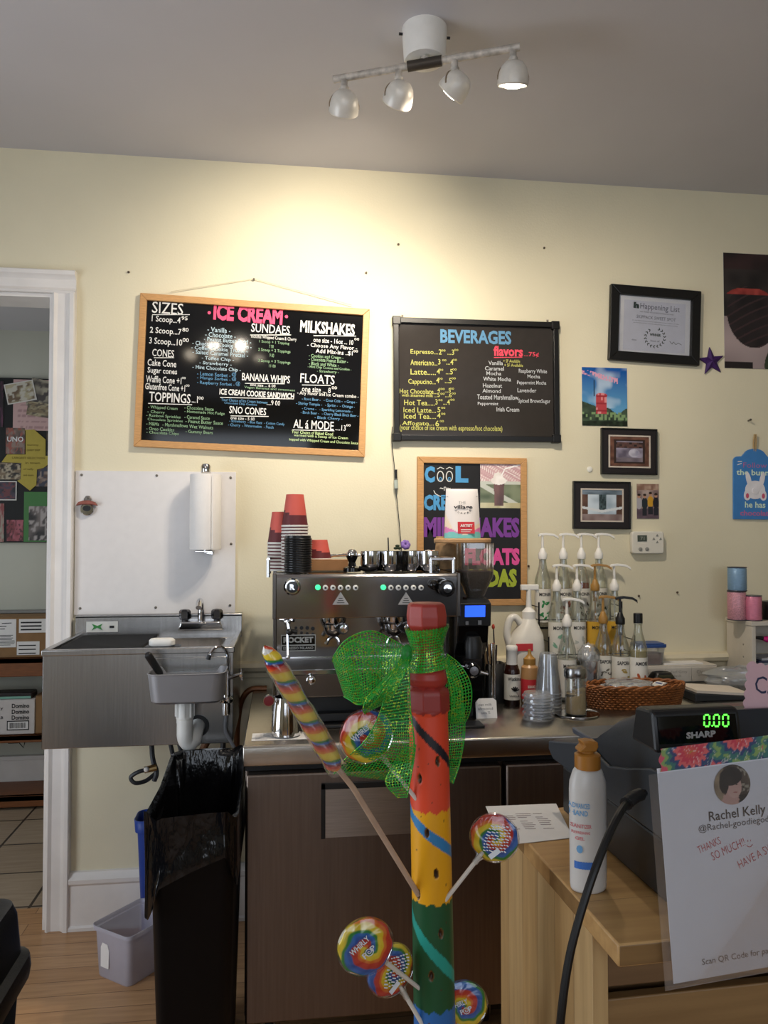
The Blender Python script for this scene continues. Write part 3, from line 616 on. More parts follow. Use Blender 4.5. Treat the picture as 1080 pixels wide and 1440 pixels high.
def flat_print(name, label, cat, pts, fn, nx, ny, m=None, th=.0015, group=None, rot=0):
    q = [at(x, y, WY - .003) for x, y in pts]; c = sum(q, Vector()) / 4; w = (q[1].x - q[0].x + q[2].x - q[3].x) / 2; h = (q[0].z - q[3].z + q[1].z - q[2].z) / 2
    b = B(True); b.col = (*lin('#d5d2cc'), 1); b.box((-w / 2, .0002, -h / 2), (w / 2, th, h / 2)); sheet(b, w, h, nx, ny, fn)
    o = b.out(name, m or PRINT, smooth=0, recalc=False); o.location = (c.x, WY - th - .0012, c.z); o.rotation_euler = (0, R(rot), 0)
    return tag(o, label, cat, group)
def berry(u, v):          # chocolate dipped strawberries; u runs past the frame edge
    c = mixc('#8b7c7c', '#b8a5a4', noise2(u * 3, v * 4)) if v < .45 else mixc('#151213', '#39312f', noise2(u * 8, v * 9))
    if v > .86: c = mixc('#1a1112', '#3a2526', noise2(u * 10, v * 10))
    d = ell(u + (v - .45) * .12, v, .34, .45, .3, .27)
    if d < 1:
        c = mixc('#171214', '#2b2224', noise2(u * 9, v * 9))
        if abs(math.sin((v * 1.0 - u * .35 + .25 * (u - .35) ** 2) * 38)) > .95: c = lin('#3d2a2d')
    if .62 < v < .70 and ell(u, v, .3, .55, .33, .16) < 1.0 and v > .64: c = mixc('#7d2222', '#b34a40', noise2(u * 20, v * 20))
    if ell(u, v, .92, .68, .3, .24) < 1: c = mixc('#0d0c0e', '#2a2325', noise2(u * 7, v * 7))
    if ell(u, v, .75, .03, .26, .2) < 1: c = mixc('#1e261b', '#3d4a32', noise2(u * 7, v * 7))
    if v < .055 and u < .35: c = lin('#1d1517')
    return c
flat_print('poster', 'poster of chocolate dipped strawberries at the right edge of the menu wall', 'poster', ((1018, 352), (1132, 364), (1132, 524), (1018, 514)), berry, 120, 150)
def booth(u, v):
    c = mixc('#5d9cc8', '#17549f', (v - .3) * 1.6)
    n = noise2(u * 5 + 3, v * 7)
    if v > .3: c = mixc(c, '#cfe0ec', max(0, n - .55) * 1.4)
    if v < .42 - .28 * u and u < .5 or v < .26 + .05 * math.sin(u * 14) : c = mixc('#16211a', '#4d5f4a', noise2(u * 12, v * 12))
    if .1 < v < .24 and hsh(int(u * 24), int(v * 20)) > .6: c = lin('#7d9a6a')
    if v < .08: c = mixc('#10160f', '#2b3a28', noise2(u * 14, v * 14))
    if .3 < u < .55 and .21 < v < .52 or ell(u, v, .43, .52, .125, .045) < 1:
        c = lin('#b8434a')
        if hsh(int(u * 26), int(v * 16), 4) > .75: c = lin('#d98a8c')
        if int(v * 40) % 5 == 0: c = lin('#9a2f38')
    if abs(u - .27) < .012 and .5 < v < .78: c = lin('#25405c')
    t_ = .93 - .2 * u
    if abs(v - t_) < .045 and u < .8 and hsh(int(u * 34), int((v - t_) * 60), 9) > .5: c = lin('#d9a0b8')
    return c
flat_print('poster', 'blue sky poster with a red phone booth, unframed', 'poster', ((819, 516), (882, 518), (882, 600), (818, 598)), booth, 80, 104, GLOSSPRINT)
def room1(u, v):
    e = min(u, 1 - u, v, 1 - v)
    if e < .1: return mixc('#4c3027', '#7d5444', noise2(u * 8, v * 8))
    if e < .16: return lin('#322421')
    c = mixc('#544d5e', '#a098aa', noise2(u * 8, v * 8 + 3))
    if .62 < v < .82: c = mixc('#241f22', '#6a4a44', hsh(int(u * 16), int(v * 12)))
    if ell(u, v, .62, .45, .14, .14) < 1: c = mixc('#8d8a9e', '#c3c0cd', noise2(u * 10, v * 10))
    if v < .3: c = mixc('#5e5560', '#857a82', noise2(u * 6, v * 9))
    return c
def room2(u, v):
    e = min(u, 1 - u)
    c = mixc('#6d5043', '#4e352c', noise2(u * 6, v * 6))
    if .14 < u < .86: c = mixc('#94a5b5', '#cfdce6', noise2(u * 6 + 4, v * 6))
    if .42 < u < .6 and .3 < v < .85: c = mixc('#1e2a2e', '#4c5e63', hsh(int(u * 30), int(v * 14)))
    if v > .84: c = mixc('#4c5a66', '#8493a1', noise2(u * 5, v * 8))
    if abs(v - (.3 + .25 * abs(u - .5))) < .04: c = lin('#d5dade')
    if v < .2: c = mixc('#6e5a58', '#9f8d8c', noise2(u * 8, v * 4))
    return c
for px, fn, lab in ((((847, 602), (925, 603), (924, 668), (845, 667)), room1, 'dark framed photo of a shop interior just under the phone booth poster'), (((807, 676), (888, 678), (886, 745), (806, 743)), room2, 'dark framed photo of a bright blue room above the syrup pumps')):
    q = [at(x, y, 3.085) for x, y in px]; c = sum(q, Vector()) / 4
    t = thing('picture_frame', lab, 'picture frame', (c.x, WY, c.z), rot=(0, R(.5), 0), group='dark framed interior photos')
    w_ = (q[1].x - q[0].x + q[2].x - q[3].x) / 2; h_ = (q[0].z - q[3].z + q[1].z - q[2].z) / 2
    frame_parts(t, w_, h_, .006, .018, BFR, bevel=.0015)
    iw, ih = w_ * .70, h_ * .64
    b = B()
    b.box((-w_ / 2 + .005, -.013, -h_ / 2 + .005), (w_ / 2 - .005, -.003, h_ / 2 - .005)); b.out('wide_mount', mat('dark_brown_mount', '#1d1617', .5, var=.1), t)
    frame_parts(t, iw + .012, ih + .012, .006, .016, mat('pale_slip', '#cbbfb2', .5), bevel=0, name='inner_slip')
    b = B(True); sheet(b, iw, ih, 72, 56, fn, y=-.0136); b.out('photo_print', GLOSSPRINT, t, smooth=0, recalc=False)
def people(u, v):
    c = mixc('#b5a29a', '#6d5858', noise2(u * 6, v * 8))
    if v > .82: c = mixc('#b59a88', '#7c5b4c', noise2(u * 10, v * 10))
    if v < .3: c = mixc('#6d5a66', '#4a3b46', noise2(u * 6, v * 6))
    for x, y, cl in ((.36, .5, '#1f2730'), (.62, .55, '#c9962a'), (.87, .52, '#1c1a26'), (.1, .5, '#a8a5ac')):
        if ell(u, v, x, y - .06, .14, .17) < 1: c = lin(cl)
        if ell(u, v, x, y + .14, .065, .055) < 1: c = lin('#b98a70')
        if ell(u, v, x, y + .185, .075, .035) < 1: c = lin('#2a1c18')
        if abs(u - x) < .1 and y - .42 < v < y - .2 and x > .2: c = lin('#20222c')
    return c
flat_print('photo', 'small colour photo of people, one in a yellow top, above the thermostat', 'photo', ((896, 680), (927, 681), (926, 730), (895, 729)), people, 50, 76, GLOSSPRINT)
# ---- purple star
c = at(1001, 508, 3.09); t = thing('star', 'purple star leaning between the certificate and the strawberry poster', 'ornament', (c.x, WY - .002, c.z), rot=(0, R(-7), 0))
b = B(); ro, ri = .062, .025; fr = [b.v((r * math.sin(a), -.006, r * math.cos(a))) for r, a in ((ro if k % 2 == 0 else ri, math.pi * k / 5) for k in range(10))]; bk = [b.v((v_.co.x, 0, v_.co.z)) for v_ in fr]; ce = b.v((0, -.016, 0))
for k in range(10): b.f([fr[k], fr[(k + 1) % 10], ce]); b.f([fr[k], bk[k], bk[(k + 1) % 10], fr[(k + 1) % 10]])
b.f(bk[::-1]); b.out('star_body', mat('purple_glitter', '#3d1d5c', .45, .2, var=.3, vscale=200), t, smooth=0)
# ---- bunny plaque
c = at(1062, 683, 3.09); t = thing('plaque', 'blue wooden tag plaque with a white bunny hung on twine', 'plaque', (c.x, WY, c.z), rot=(0, R(.6), 0))
w_, h_ = .198, .29
pl = [(-w_ / 2, -h_ / 2), (w_ / 2, -h_ / 2), (w_ / 2, .105)] + [(w_ / 2 - .022 + .0 + .022 * math.cos(R(a)), .105 + .02 * math.sin(R(a))) for a in range(15, 90, 15)] + [(.06, .126)] + [(.05 * math.cos(R(a)), .130 + .03 * math.sin(R(a))) for a in range(20, 170, 12)] + [(-.06, .126)] + [(-w_ / 2 + .022 - .022 * math.cos(R(a)), .105 + .02 * math.sin(R(a))) for a in range(75, 0, -15)] + [(-w_ / 2, .105)]
B().prism(pl, -.009, -.001).out('plaque_board', mat('sky_blue_paint', '#3f7fc0', .5, var=.05), t, smooth=0, bevel=.001)
b = B()
write(b, 'Follow', 0, .088, .11, .022, 1, .0, -.0096); write(b, 'the bunny', 0, .053, .172, .032, 2, .02, -.0096); write(b, 'he has', 0, -.082, .095, .026, 2, .02, -.0096); write(b, 'chocolate', .005, -.118, .15, .024, 1, .03, -.0096)
for q in ((-.08, .102, -.06, .104), (-.082, .088, -.062, .095), (.07, .1, .085, .108), (.068, .08, .078, .068)): bar(b, *q, .003, 3, -.0096)
b.out('painted_lettering', [WHITEP, mat('pink_paint', '#b06a9c', .6, var=0), mat('mint_paint', '#d7ecd2', .6, var=0), WHITEP], t, smooth=0, recalc=False)
BUN = mat('bunny_white', '#e3e0e4', .7)
b = B()
def eo(cx, cz, rx, rz, y0, y1, a=0):
    b.prism([(cx + rx * math.cos(k) * math.cos(a) - rz * math.sin(k) * math.sin(a), cz + rx * math.cos(k) * math.sin(a) + rz * math.sin(k) * math.cos(a)) for k in [2 * math.pi * i / 24 for i in range(24)]], y0, y1)
eo(0, -.018, .046, .04, -.0105, -.009); eo(-.030, .026, .011, .034, -.0106, -.009, R(14)); eo(.032, .026, .011, .034, -.0106, -.009, R(-14)); eo(-.036, -.04, .016, .024, -.0112, -.009, R(-8)); eo(.036, -.04, .016, .024, -.0112, -.009, R(8)); eo(0, -.022, .014, .014, -.013, -.009)
b.mi = 1
for s_ in (-1, 1): eo(s_ * .037, -.044, .007, .011, -.0118, -.0111)
b.out('bunny_shape', [BUN, mat('pink_paw', '#c9566f', .7, var=0)], t, smooth=30)
TWINE = mat('jute_twine', '#a88d63', .9, var=.2, vscale=300)
B().tube([(-.004, -.006, .148), (-.006, -.01, .19), (-.002, -.012, .222), (.003, -.012, .222), (.005, -.01, .19), (.004, -.006, .148)], .0035, 6).out('hanging_twine', TWINE, t)
o = B().cyl((0, 0, 0), (0, -.02, .003), .003, .005, 8).out('nail', NAIL); o.location = at(1052, 592, WY); tag(o, 'nail carrying the twine of the blue bunny plaque', 'nail')
# ---- thermostat
c = at(909, 763, 3.09); t = thing('thermostat', 'white wall thermostat with a small grey screen', 'thermostat', (c.x, WY, c.z))
B().prism(rrect(.142, .094, .012), -.026, 0).out('case', mat('warm_white_plastic', '#dcd8cc', .4, var=.02), t, bevel=.004)
B().box((-.047, -.0275, .005), (-.006, -.026, .031)).out('screen', mat('lcd_grey', '#4c544c', .25), t)
b = B(); write(b, '71', -.026, .018, .018, .014, 0, .02, -.0279)
for x, z in ((.04, .03), (.04, .002), (.025, .016), (.055, .016)): b.prism([(x - .006, z - .004), (x + .006, z - .004), (x, z + .006)], -.0275, -.026)
b.out('buttons', mat('grey_button', '#8d8d86', .5), t, smooth=0)
for x in (-.035, -.006): B().lathe([(.008, -.026), (.008, -.029), (.005, -.0305)], (x, 0, -.027), 14, 'y').out('round_button', mat('grey_button', '#8d8d86', .5), t)
# ---- odd hooks and marks left in the wall
for x, y, lab in ((181, 383, 'brown wall plug hole above the left end of the oak menu board'), (515, 384, 'small nail above the right end of the oak menu board'), (560, 344, 'small screw anchor high above the BEVERAGES board'), (765, 349, 'bent hook above the right end of the BEVERAGES board'), (952, 833, 'tiny hook in the wall right of the syrup bottles'), (898, 838, 'dark nail head in the wall above the blue lidded tub'), (743, 796, 'tiny nail beside the right edge of the milkshake chalkboard')):
    o = B().lathe([(.004, 0), (.005, -.004), (.003, -.008)], n=10, axis='y').out('wall_screw', mat('rusty_screw', '#5f5346', .6, .4)); o.location = at(x, y, WY); tag(o, lab, 'screw')
o = B().lathe([(.012, 0), (.012, -.003), (.008, -.005)], n=16, axis='y').out('wall_sticker', mat('clear_hook', '#e8e6dc', .3)); o.location = at(829, 660, WY); tag(o, 'round white adhesive hook on the wall left of the framed shop photo', 'hook')
# ================================================================== TRACK LIGHT
DISTR = mat('distressed_white_metal', '#bdb6ad', .5, .2, var=.35, vscale=45, bump=.1)
cc = Vector((.412, 2.20, 2.97))
t = thing('track_light', 'white ceiling track light with four round swivel spots on a scuffed bar', 'ceiling light', cc)
B().lathe([(.066, 0), (.066, -.012), (.061, -.088), (.057, -.094), (.03, -.096)], n=40).out('ceiling_canopy', WHITEP, t)
for s in (-1, 1): B().cyl((s * .062, 0, -.02), (s * .076, 0, -.02), .004).out('canopy_screw', BLACKP, t)
e0, e1 = at(469, 112, 2.26) - cc, at(731, 66, 2.09) - cc
B().tube([e0, e1], .011, 12).out('bar', DISTR, t)
mid = (e0 + e1) / 2; dr = (e1 - e0).normalized()
B().tube([mid - dr * .05, mid + dr * .05], .015, 12).out('bar_bracket', mat('dark_bracket', '#4a443e', .5, .6), t)
B().cyl(mid, Vector((mid.x, mid.y, -.1)), .012).out('stem', DISTR, t)
BULB = mat('lit_bulb', '#fff0d8', .3, emis=14, var=0)
GLASSB = mat('frosted_bulb', '#d9cfc0', .25, var=.05)
def head(fr, aim, lit):
    p = e0.lerp(e1, fr); a = Vector(aim).normalized()
    piv = p + Vector((0, 0, -.085))
    r = B(); r.cyl(p + Vector((0, 0, -.008)), p + Vector((0, 0, -.034)), .010, .010, 12); r.cyl(p + Vector((0, 0, -.03)), p + Vector((0, 0, -.046)), .014, .008, 12)
    h = r.out('swivel_mount', DISTR, t)
    side = a.cross(Vector((0, 0, 1))); side = side.normalized() if side.length > .05 else dr.copy()
    yk = [piv + side * .043 * math.cos(R(k)) + Vector((0, 0, .043 * math.sin(R(k)))) for k in range(-8, 189, 14)]
    B().tube(yk, .0028, 6).out('yoke', mat('brass_yoke', '#a0917c', .35, .8), h)
    mt = Matrix.Translation(piv) @ a.to_track_quat('Z', 'Y').to_matrix().to_4x4()
    k = B(); k.T = mt; k.lathe([(.010, -.044), (.024, -.040), (.035, -.028), (.041, -.012), (.044, .004), (.044, .018), (.041, .022), (.038, .020)], n=28, cap1=False); k.out('lamp_housing', mat('white_lamp_metal', '#d9d4cb', .35, .1, var=.08), h)
    k = B(); k.T = mt; k.lathe([(.038, .012), (.034, .018), (.020, .026), (.002, .028)], n=24, cap0=True); k.out('bulb_face', BULB if lit else GLASSB, h)
    return cc + piv + a * .06, a
heads = [head(.06, (-.05, .78, -.72), 1), head(.36, (-.22, .8, -.62), 1), head(.66, (-.55, .62, -.62), 1), head(.965, (.03, .36, -.93), 1)]
def spot(o, target, power, ang, blend, col):
    l = bpy.data.lights.new('track_spot', 'SPOT'); l.energy = power; l.spot_size = R(ang); l.spot_blend = blend; l.color = col; l.shadow_soft_size = .03
    k = bpy.data.objects.new('track_spot', l); k.location = o; k.rotation_euler = (Vector(target) - o).to_track_quat('-Z', 'Y').to_euler(); COL.objects.link(k)
WARM = (1, .88, .72)
spot(heads[0][0], (-.05, WY, 2.2), 12, 110, 1, WARM)
spot(heads[1][0], (.22, WY, 2.46), 31, 96, 1, WARM)
spot(heads[2][0], (-.30, WY, 1.3), 40, 130, 1, WARM)
spot(heads[3][0], (1.15, 2.9, 1.2), 52, 150, 1, WARM)

# a second track light nearer the street, above the picture: its bulbs glint on the menu boards
dup(t, (-.40, .60, 2.97), label='second white track light nearer the shop windows, with its own four swivel spots')
spot(Vector((-.48, .60, 2.83)), (-.45, WY, 1.9), 9, 110, 1, WARM)
spot(Vector((-.29, .60, 2.83)), (-.1, WY, 1.9), 6, 110, 1, WARM)

# ================================================================== HAND SINK CORNER
t = thing('splash_panel', 'white wall panel screwed up behind the steel hand sink', 'panel', (-.479, WY, 1.18))
B().box((-.302, -.008, 0), (.302, 0, .552)).out('panel_sheet', mat('white_wall_panel', '#dedbda', .35, var=.02), t, bevel=.001)
for x, z in ((-.28, .535), (.0, .535), (.282, .53), (-.28, .025), (.0, .025), (.282, .03), (.285, .27)): B().lathe([(.005, -.008), (.005, -.010), (.002, -.0115)], (x, 0, z), 10, 'y').out('screw', NAIL, t)
c = at(123, 712, WY - .012); t = thing('bottle_opener', 'wall mounted bottle opener with a rusty red cap at the left of the white panel', 'bottle opener', (c.x, WY - .008, c.z))
b = B(); b.prism([(-.014, .028), (-.006, .04), (.006, .04), (.014, .028), (.012, .008), (-.012, .008)], -.006, 0); b.out('back_plate', mat('grey_cast_metal', '#77716c', .4, .8), t, bevel=.002)
b = B(); b.prism([(-.040, .002), (-.03, .016), (-.01, .022), (.01, .022), (.03, .016), (.040, .002), (.02, .006), (-.02, .006)], -.022, -.004); b.out('cap_catcher', mat('rusty_red_metal', '#8e5449', .6, .3, var=.2, vscale=60), t, bevel=.003)
b = B(); b.prism([(.026 * math.cos(R(a)), -.012 + .024 * math.sin(R(a))) for a in range(0, 360, 20)], -.014, 0); b.out('opener_mouth', CHROME, t, bevel=.003)
b = B(); b.prism([(.015 * math.cos(R(a)), -.008 + .011 * math.sin(R(a))) for a in range(0, 360, 20)], -.0150, -.0142); b.out('opening', BLACKP, t)
B().lathe([(.004, -.006), (.004, -.009), (.001, -.010)], (0, 0, .031), 10, 'y').out('screw', NAIL, t)
# paper towel
c = at(289, 720, 3.025); t = thing('paper_towel_roll', 'white paper towel roll on the wall panel above the sink tap', 'paper towel', (c.x, 3.025, c.z - .143))
B().lathe([(.018, 0), (.0575, 0), (.0585, .004), (.0585, .282), (.0575, .286), (.018, .286)], n=40).out('paper_roll', mat('towel_paper', '#e9e6e3', .9, var=.02, bump=.1, bscale=250), t)
b = B(); b.loft([[(x, -.0588 * 1 + (.001 if k else 0), .002 + z) for x, z in ((.03, 0), (.0325, 0), (.0325, .282), (.03, .282))] for k in (0, 1)]); b.out('loose_edge', PAPER, t)
c = Vector((c.x, 3.025, c.z - .143)); t2 = thing('towel_holder', 'chrome wall holder carrying the paper towel roll', 'towel holder', c)
b = B(); b.cyl((0, 0, -.012), (0, 0, .305), .008); b.lathe([(.017, .29), (.019, .296), (.019, .318), (.014, .326), (.006, .329)], n=24); b.out('rod', CHROME, t2)
b = B(); b.prism([(-.035, -.035), (.03, -.03), (.03, .067), (-.02, .067)], -.010, -.004, 'xy'); b.prism([(-.035, -.004), (.025, -.004), (.025, -.022), (.005, -.020)], .05, .067); b.out('base_bracket', CHROME, t2, bevel=.002)
# ---- the sink itself
SX0, SX1, SY0, SY1 = -.757, -.155, 2.62, 3.088
t = thing('hand_sink', 'stainless steel wall hung bar sink with a deep apron and backsplash', 'sink', (SX0, SY0, .80)); W_, D_ = SX1 - SX0, SY1 - SY0
SINKS = mat('sink_steel', '#a9a7a5', .27, 1, var=.08, vscale=5, bump=.035, bscale=18, stretch=(40, 3, 1))
b = B(); b.box((0, 0, 0), (W_, .004, .300)); b.box((0, 0, 0), (.004, D_, .300)); b.box((W_ - .004, 0, 0), (W_, D_, .300)); b.out('apron', SINKS, t, bevel=.002)
b = B(); bx0, bx1, by0, by1 = .305, .555, .06, .36
for q in (((0, 0), (W_, by0)), ((0, by1), (W_, D_)), ((0, by0), (bx0, by1)), ((bx1, by0), (W_, by1))): b.box((q[0][0], q[0][1], .294), (q[1][0], q[1][1], .300))
b.box((-.004, -.006, .297), (W_ + .004, .018, .316)); b.box((-.004, .0185, .297), (.016, D_ - .031, .316)); b.box((W_ - .016, .0185, .297), (W_ + .004, D_ - .031, .316)); b.out('deck', SINKS, t, bevel=.003)
b = B(); b.loft([[(x, y, z) for x, y in rrect(w, d, .03, 4, (bx0 + bx1) / 2, (by0 + by1) / 2)] for z, w, d in ((.3, .25, .3), (.17, .235, .285), (.15, .21, .26))], cap0=False); b.out('basin', SINKS, t, solid=.002)
B().lathe([(.022, .152), (.02, .153), (.006, .151)], ((bx0 + bx1) / 2, (by0 + by1) / 2, 0), 20).out('drain', CHROME, t)
b = B(); b.box((-.01, D_ - .03, .29), (W_ + .006, D_ - .02, .378)); b.box((-.01, D_ - .03, .37), (W_ + .006, D_ + .008, .382)); b.out('backsplash', SINKS, t, bevel=.002)
b = B(); x0 = .03
b.box((x0, D_ - .033, .318), (x0 + .115, D_ - .0305, .358)); b.mi = 1; b.prism([(x0 + .02, .325), (x0 + .04, .335), (x0 + .06, .325), (x0 + .052, .338), (x0 + .06, .35), (x0 + .04, .342), (x0 + .02, .35), (x0 + .028, .338)], D_ - .0345, D_ - .033)
b.mi = 2; b.box((x0 + .085, D_ - .0342, .333), (x0 + .102, D_ - .033, .342)); b.out('maker_plate', [mat('grey_label', '#c7c8c4', .4), mat('leaf_green', '#2f7a3a', .6), INKB], t, smooth=0)
# tap
FX, FY, FZ = .455, D_ - .04, .345
f = B(); f.prism([(FX - .085, FZ - .022), (FX + .085, FZ - .022), (FX + .075, FZ + .012), (FX - .075, FZ + .012)], D_ - .075, D_ - .028); fo = f.out('faucet_body', CHROME, t, bevel=.006)
B().tube(spline([(FX, FY - .01, FZ), (FX, FY - .012, FZ + .06), (FX, FY - .03, FZ + .088), (FX, FY - .07, FZ + .09), (FX, FY - .1, FZ + .07)], 6), [.013] * 6 + [.011] * 19, 12).out('spout', CHROME, fo)
for s in (-1, 1):
    k = B(); k.cyl((FX + s * .06, FY - .012, FZ + .008), (FX + s * .06, FY - .012, FZ + .02), .012); k.lathe([(.016, .018), (.022, .024), (.022, .05), (.016, .056), (.006, .058)], (FX + s * .06, FY - .012, FZ), 6); k.out('tap_handle', mat('smoky_chrome', '#5b5a5c', .12, 1), fo)
# dipper well on the apron
PX0, PX1 = at(207, 950, 2.47).x - SX0, at(316, 950, 2.47).x - SX0
pcx = (PX0 + PX1) / 2; pw = PX1 - PX0; PANM = mat('grey_dipper_steel', '#98979a', .5, .75, var=.06, vscale=6)
b = B(); b.loft([[(x, y, z) for x, y in rrect(w, d, r, 5, pcx, -.085)] for z, w, d, r in ((.165, pw - .035, .125, .03), (.172, pw - .018, .145, .035), (.255, pw, .16, .035), (.258, pw + .006, .166, .036))], cap1=False)
pan = b.out('dipper_pan', PANM, t, solid=.003)
b = B(); b.box((PX0 - .005, -.008, .15), (PX1 + .008, -.001, .285)); b.out('mounting_plate', SINKS, pan, bevel=.002)
WATER = glass('still_water', '#dfe6ea', .02, .1, .12)
b = B(); b.prism(rrect(pw - .012, .148, .03, 5, pcx, -.085), .232, .2335, 'xy'); b.out('water', WATER, pan)
g0 = at(317, 985, 2.585); gx = g0.x - SX0
b = B(); b.cyl((gx + .002, -.03, .10), (gx + .002, -.03, .245), .013, .010, 14); b.lathe([(.02, .14), (.022, .145), (.022, .152), (.014, .158)], (gx + .002, -.03, 0), 18); b.tube(spline([(gx + .004, -.03, .23), (gx + .006, -.03, .285), (gx - .008, -.035, .318), (gx - .035, -.05, .32), (gx - .052, -.06, .295)], 6), .0045, 8); tp = b.out('dipper_tap', CHROME, t)
b = B(); b.tube([(gx - .05, -.058, .299), (gx - .054, -.062, .285)], .0075, 10); b.out('outlet_tip', BLACKP, tp)
b = B(); b.cyl((gx + .01, -.03, .218), (gx + .05, -.036, .232), .006); b.cyl((gx + .048, -.036, .25), (gx + .052, -.036, .212), .005); b.cyl((gx + .05, -.06, .23), (gx + .05, -.01, .232), .005); b.out('valve_handle', CHROME, tp)
b = B(); b.tube(spline([(gx + .002, -.03, .10), (gx, -.03, .05), (gx + .02, -.03, .01), (gx + .035, -.03, -.02), (gx + .04, .0, -.05)], 6), .006, 8); b.out('supply_hose', mat('grey_hose', '#6d6e72', .4), tp)
# white trap under the pan
PVC = mat('white_pvc', '#dcdcd8', .35, var=.03)
tx = at(260, 1000, 2.545).x - SX0; ty = -.075
b = B(); b.lathe([(.022, .168), (.027, .164), (.027, .155)], (tx, ty, 0), 20); b.out('pan_outlet', CHROME, t)
b = B(); b.lathe([(.027, .158), (.028, .156), (.028, .104), (.026, .102), (.026, .09)], (tx, ty, 0), 24)
for k in range(8): a = 2 * math.pi * k / 8; b.box((tx + .028 * math.cos(a) - .003, ty + .028 * math.sin(a) - .003, .11), (tx + .028 * math.cos(a) + .003, ty + .028 * math.sin(a) + .003, .152))
b.tube([(tx, ty, .1), (tx, ty, .06)] + [(tx + .016 - .016 * math.cos(R(a)), ty + .02 * math.sin(R(a) / 2), .05 - .03 * math.sin(R(a))) for a in range(0, 140, 20)] + [(tx + .030, ty + .05, .055), (tx + .032, .002, .06)], .025, 16); b.out('drain_trap', PVC, t)
b = B(); b.lathe([(.036, -.004), (.036, -.0005)], (tx + .034, 0, .06), 24, 'y'); b.out('pipe_grommet', BLACKP, t)
# things lying in and on the sink
MESHR = mat('black_rubber_mesh', '#161617', .6, var=.1)
o = thing('bar_mat', 'black rubber lattice mat on the drainboard of the steel sink', 'mat', (SX0, SY0, 1.1005)); b = B()
for i in range(15): b.box((.03 + i * .0185, .035, 0), (.036 + i * .0185, .40, .008))
for i in range(19): b.box((.03, .035 + i * .0199, .004), (.295, .042 + i * .0199, .011))
b.out('mat_lattice', MESHR, o, bevel=0)
o = thing('scrub_pad', 'white rounded scrub pad lying over the dark edge of the sink basin', 'scrub pad', (SX0 + .365, SY0 + .05, 1.117)); b = B()
b.loft([[(x, y, z) for x, y in rrect(.085 * k, .04 * k, .019 * k, 5)] for z, k in ((0, .9), (.004, 1), (.018, 1), (.024, .85))]); b.out('pad', WHITEP, o)
b = B(); b.box((-.055, -.025, -.016), (.06, .03, -.0005)); b.out('pad_tray', BLACKP, o, bevel=.004)
# ice cream scoop
a0, a1 = at(207, 919, 2.50), at(226, 948, 2.54); ax = (a1 - a0)
o = thing('ice_cream_scoop', 'black handled ice cream scoop standing in the dipper pan', 'ice cream scoop', a1)
B().tube([a0 - a1, (a0 - a1) * .93, (a0 - a1) * .5, (a0 - a1) * .1, Vector((0, 0, 0))], [.008, .0125, .0125, .0115, .009], 12).out('handle', mat('black_rubber_grip', '#19191b', .35), o)
B().tube([Vector((0, 0, 0)), -(a0 - a1) * .35], .005, 8).out('shaft', CHROME, o)
b = B(); b.lathe([(.002, -.02), (.016, -.014), (.024, 0)], tuple(-(a0 - a1) * .55), 18, cap1=False); b.out('scoop_bowl', CHROME, o, solid=.002)
# pipes below
o = thing('plumbing', 'dark supply hoses and valve hanging under the steel sink', 'pipes', (-.5, 2.95, .86))
HOSE = mat('dark_braided_hose', '#3c3e42', .45, .3, var=.2, vscale=300)
def rel(x, y, Y): return at(x, y, Y) - Vector((-.5, 2.95, .86))
B().tube(spline([rel(212, 985, 2.93), rel(214, 1060, 2.93), rel(220, 1085, 2.9), rel(217, 1098, 2.9)], 6), .009, 8).out('hose', HOSE, o)
B().tube(spline([rel(212, 1082, 2.9), rel(196, 1085, 2.88), rel(184, 1093, 2.88), rel(190, 1101, 2.88), rel(205, 1098, 2.9), rel(218, 1088, 2.92)], 6), .0075, 8).out('looped_hose', HOSE, o)
B().tube([rel(203, 1083, 2.89), rel(220, 1079, 2.9)], .012, 10).out('valve_body', mat('brass_valve', '#b69a6a', .3, .9), o); B().ball(rel(206, 1082, 2.875), .010).out('valve_cap', WHITEP, o)
for x0, x1 in ((225, 245), (235, 260), (246, 250)): B().tube(spline([rel(x0, 985, 2.95), rel((x0 + x1) / 2 + 6, 1052, 2.93), rel(x1, 1075, 2.93)], 5), .008, 8).out('hose', HOSE, o)
B().tube(spline([rel(312, 985, 2.97), rel(285, 1055, 2.96), rel(262, 1072, 3.09)], 5), .014, 10).out('brown_pipe', mat('brown_pipe', '#7b583f', .5, .2, var=.1), o)
B().tube([rel(318, 985, 2.96), rel(312, 1072, 2.96)], .010, 8).out('hose', HOSE, o)
k = [at(x, y, 3.04) for x, y in ((375, 968), (352, 970), (340, 985), (335, 1010), (333, 1040), (334, 1075))]
o = thing('copper_pipe', 'bent brown copper pipe between the sink and the steel counter', 'pipe', k[0]); B().tube([q - k[0] for q in spline(k, 6)], .011, 10).out('pipe', mat('old_copper', '#6b4327', .4, .5, var=.2), o)

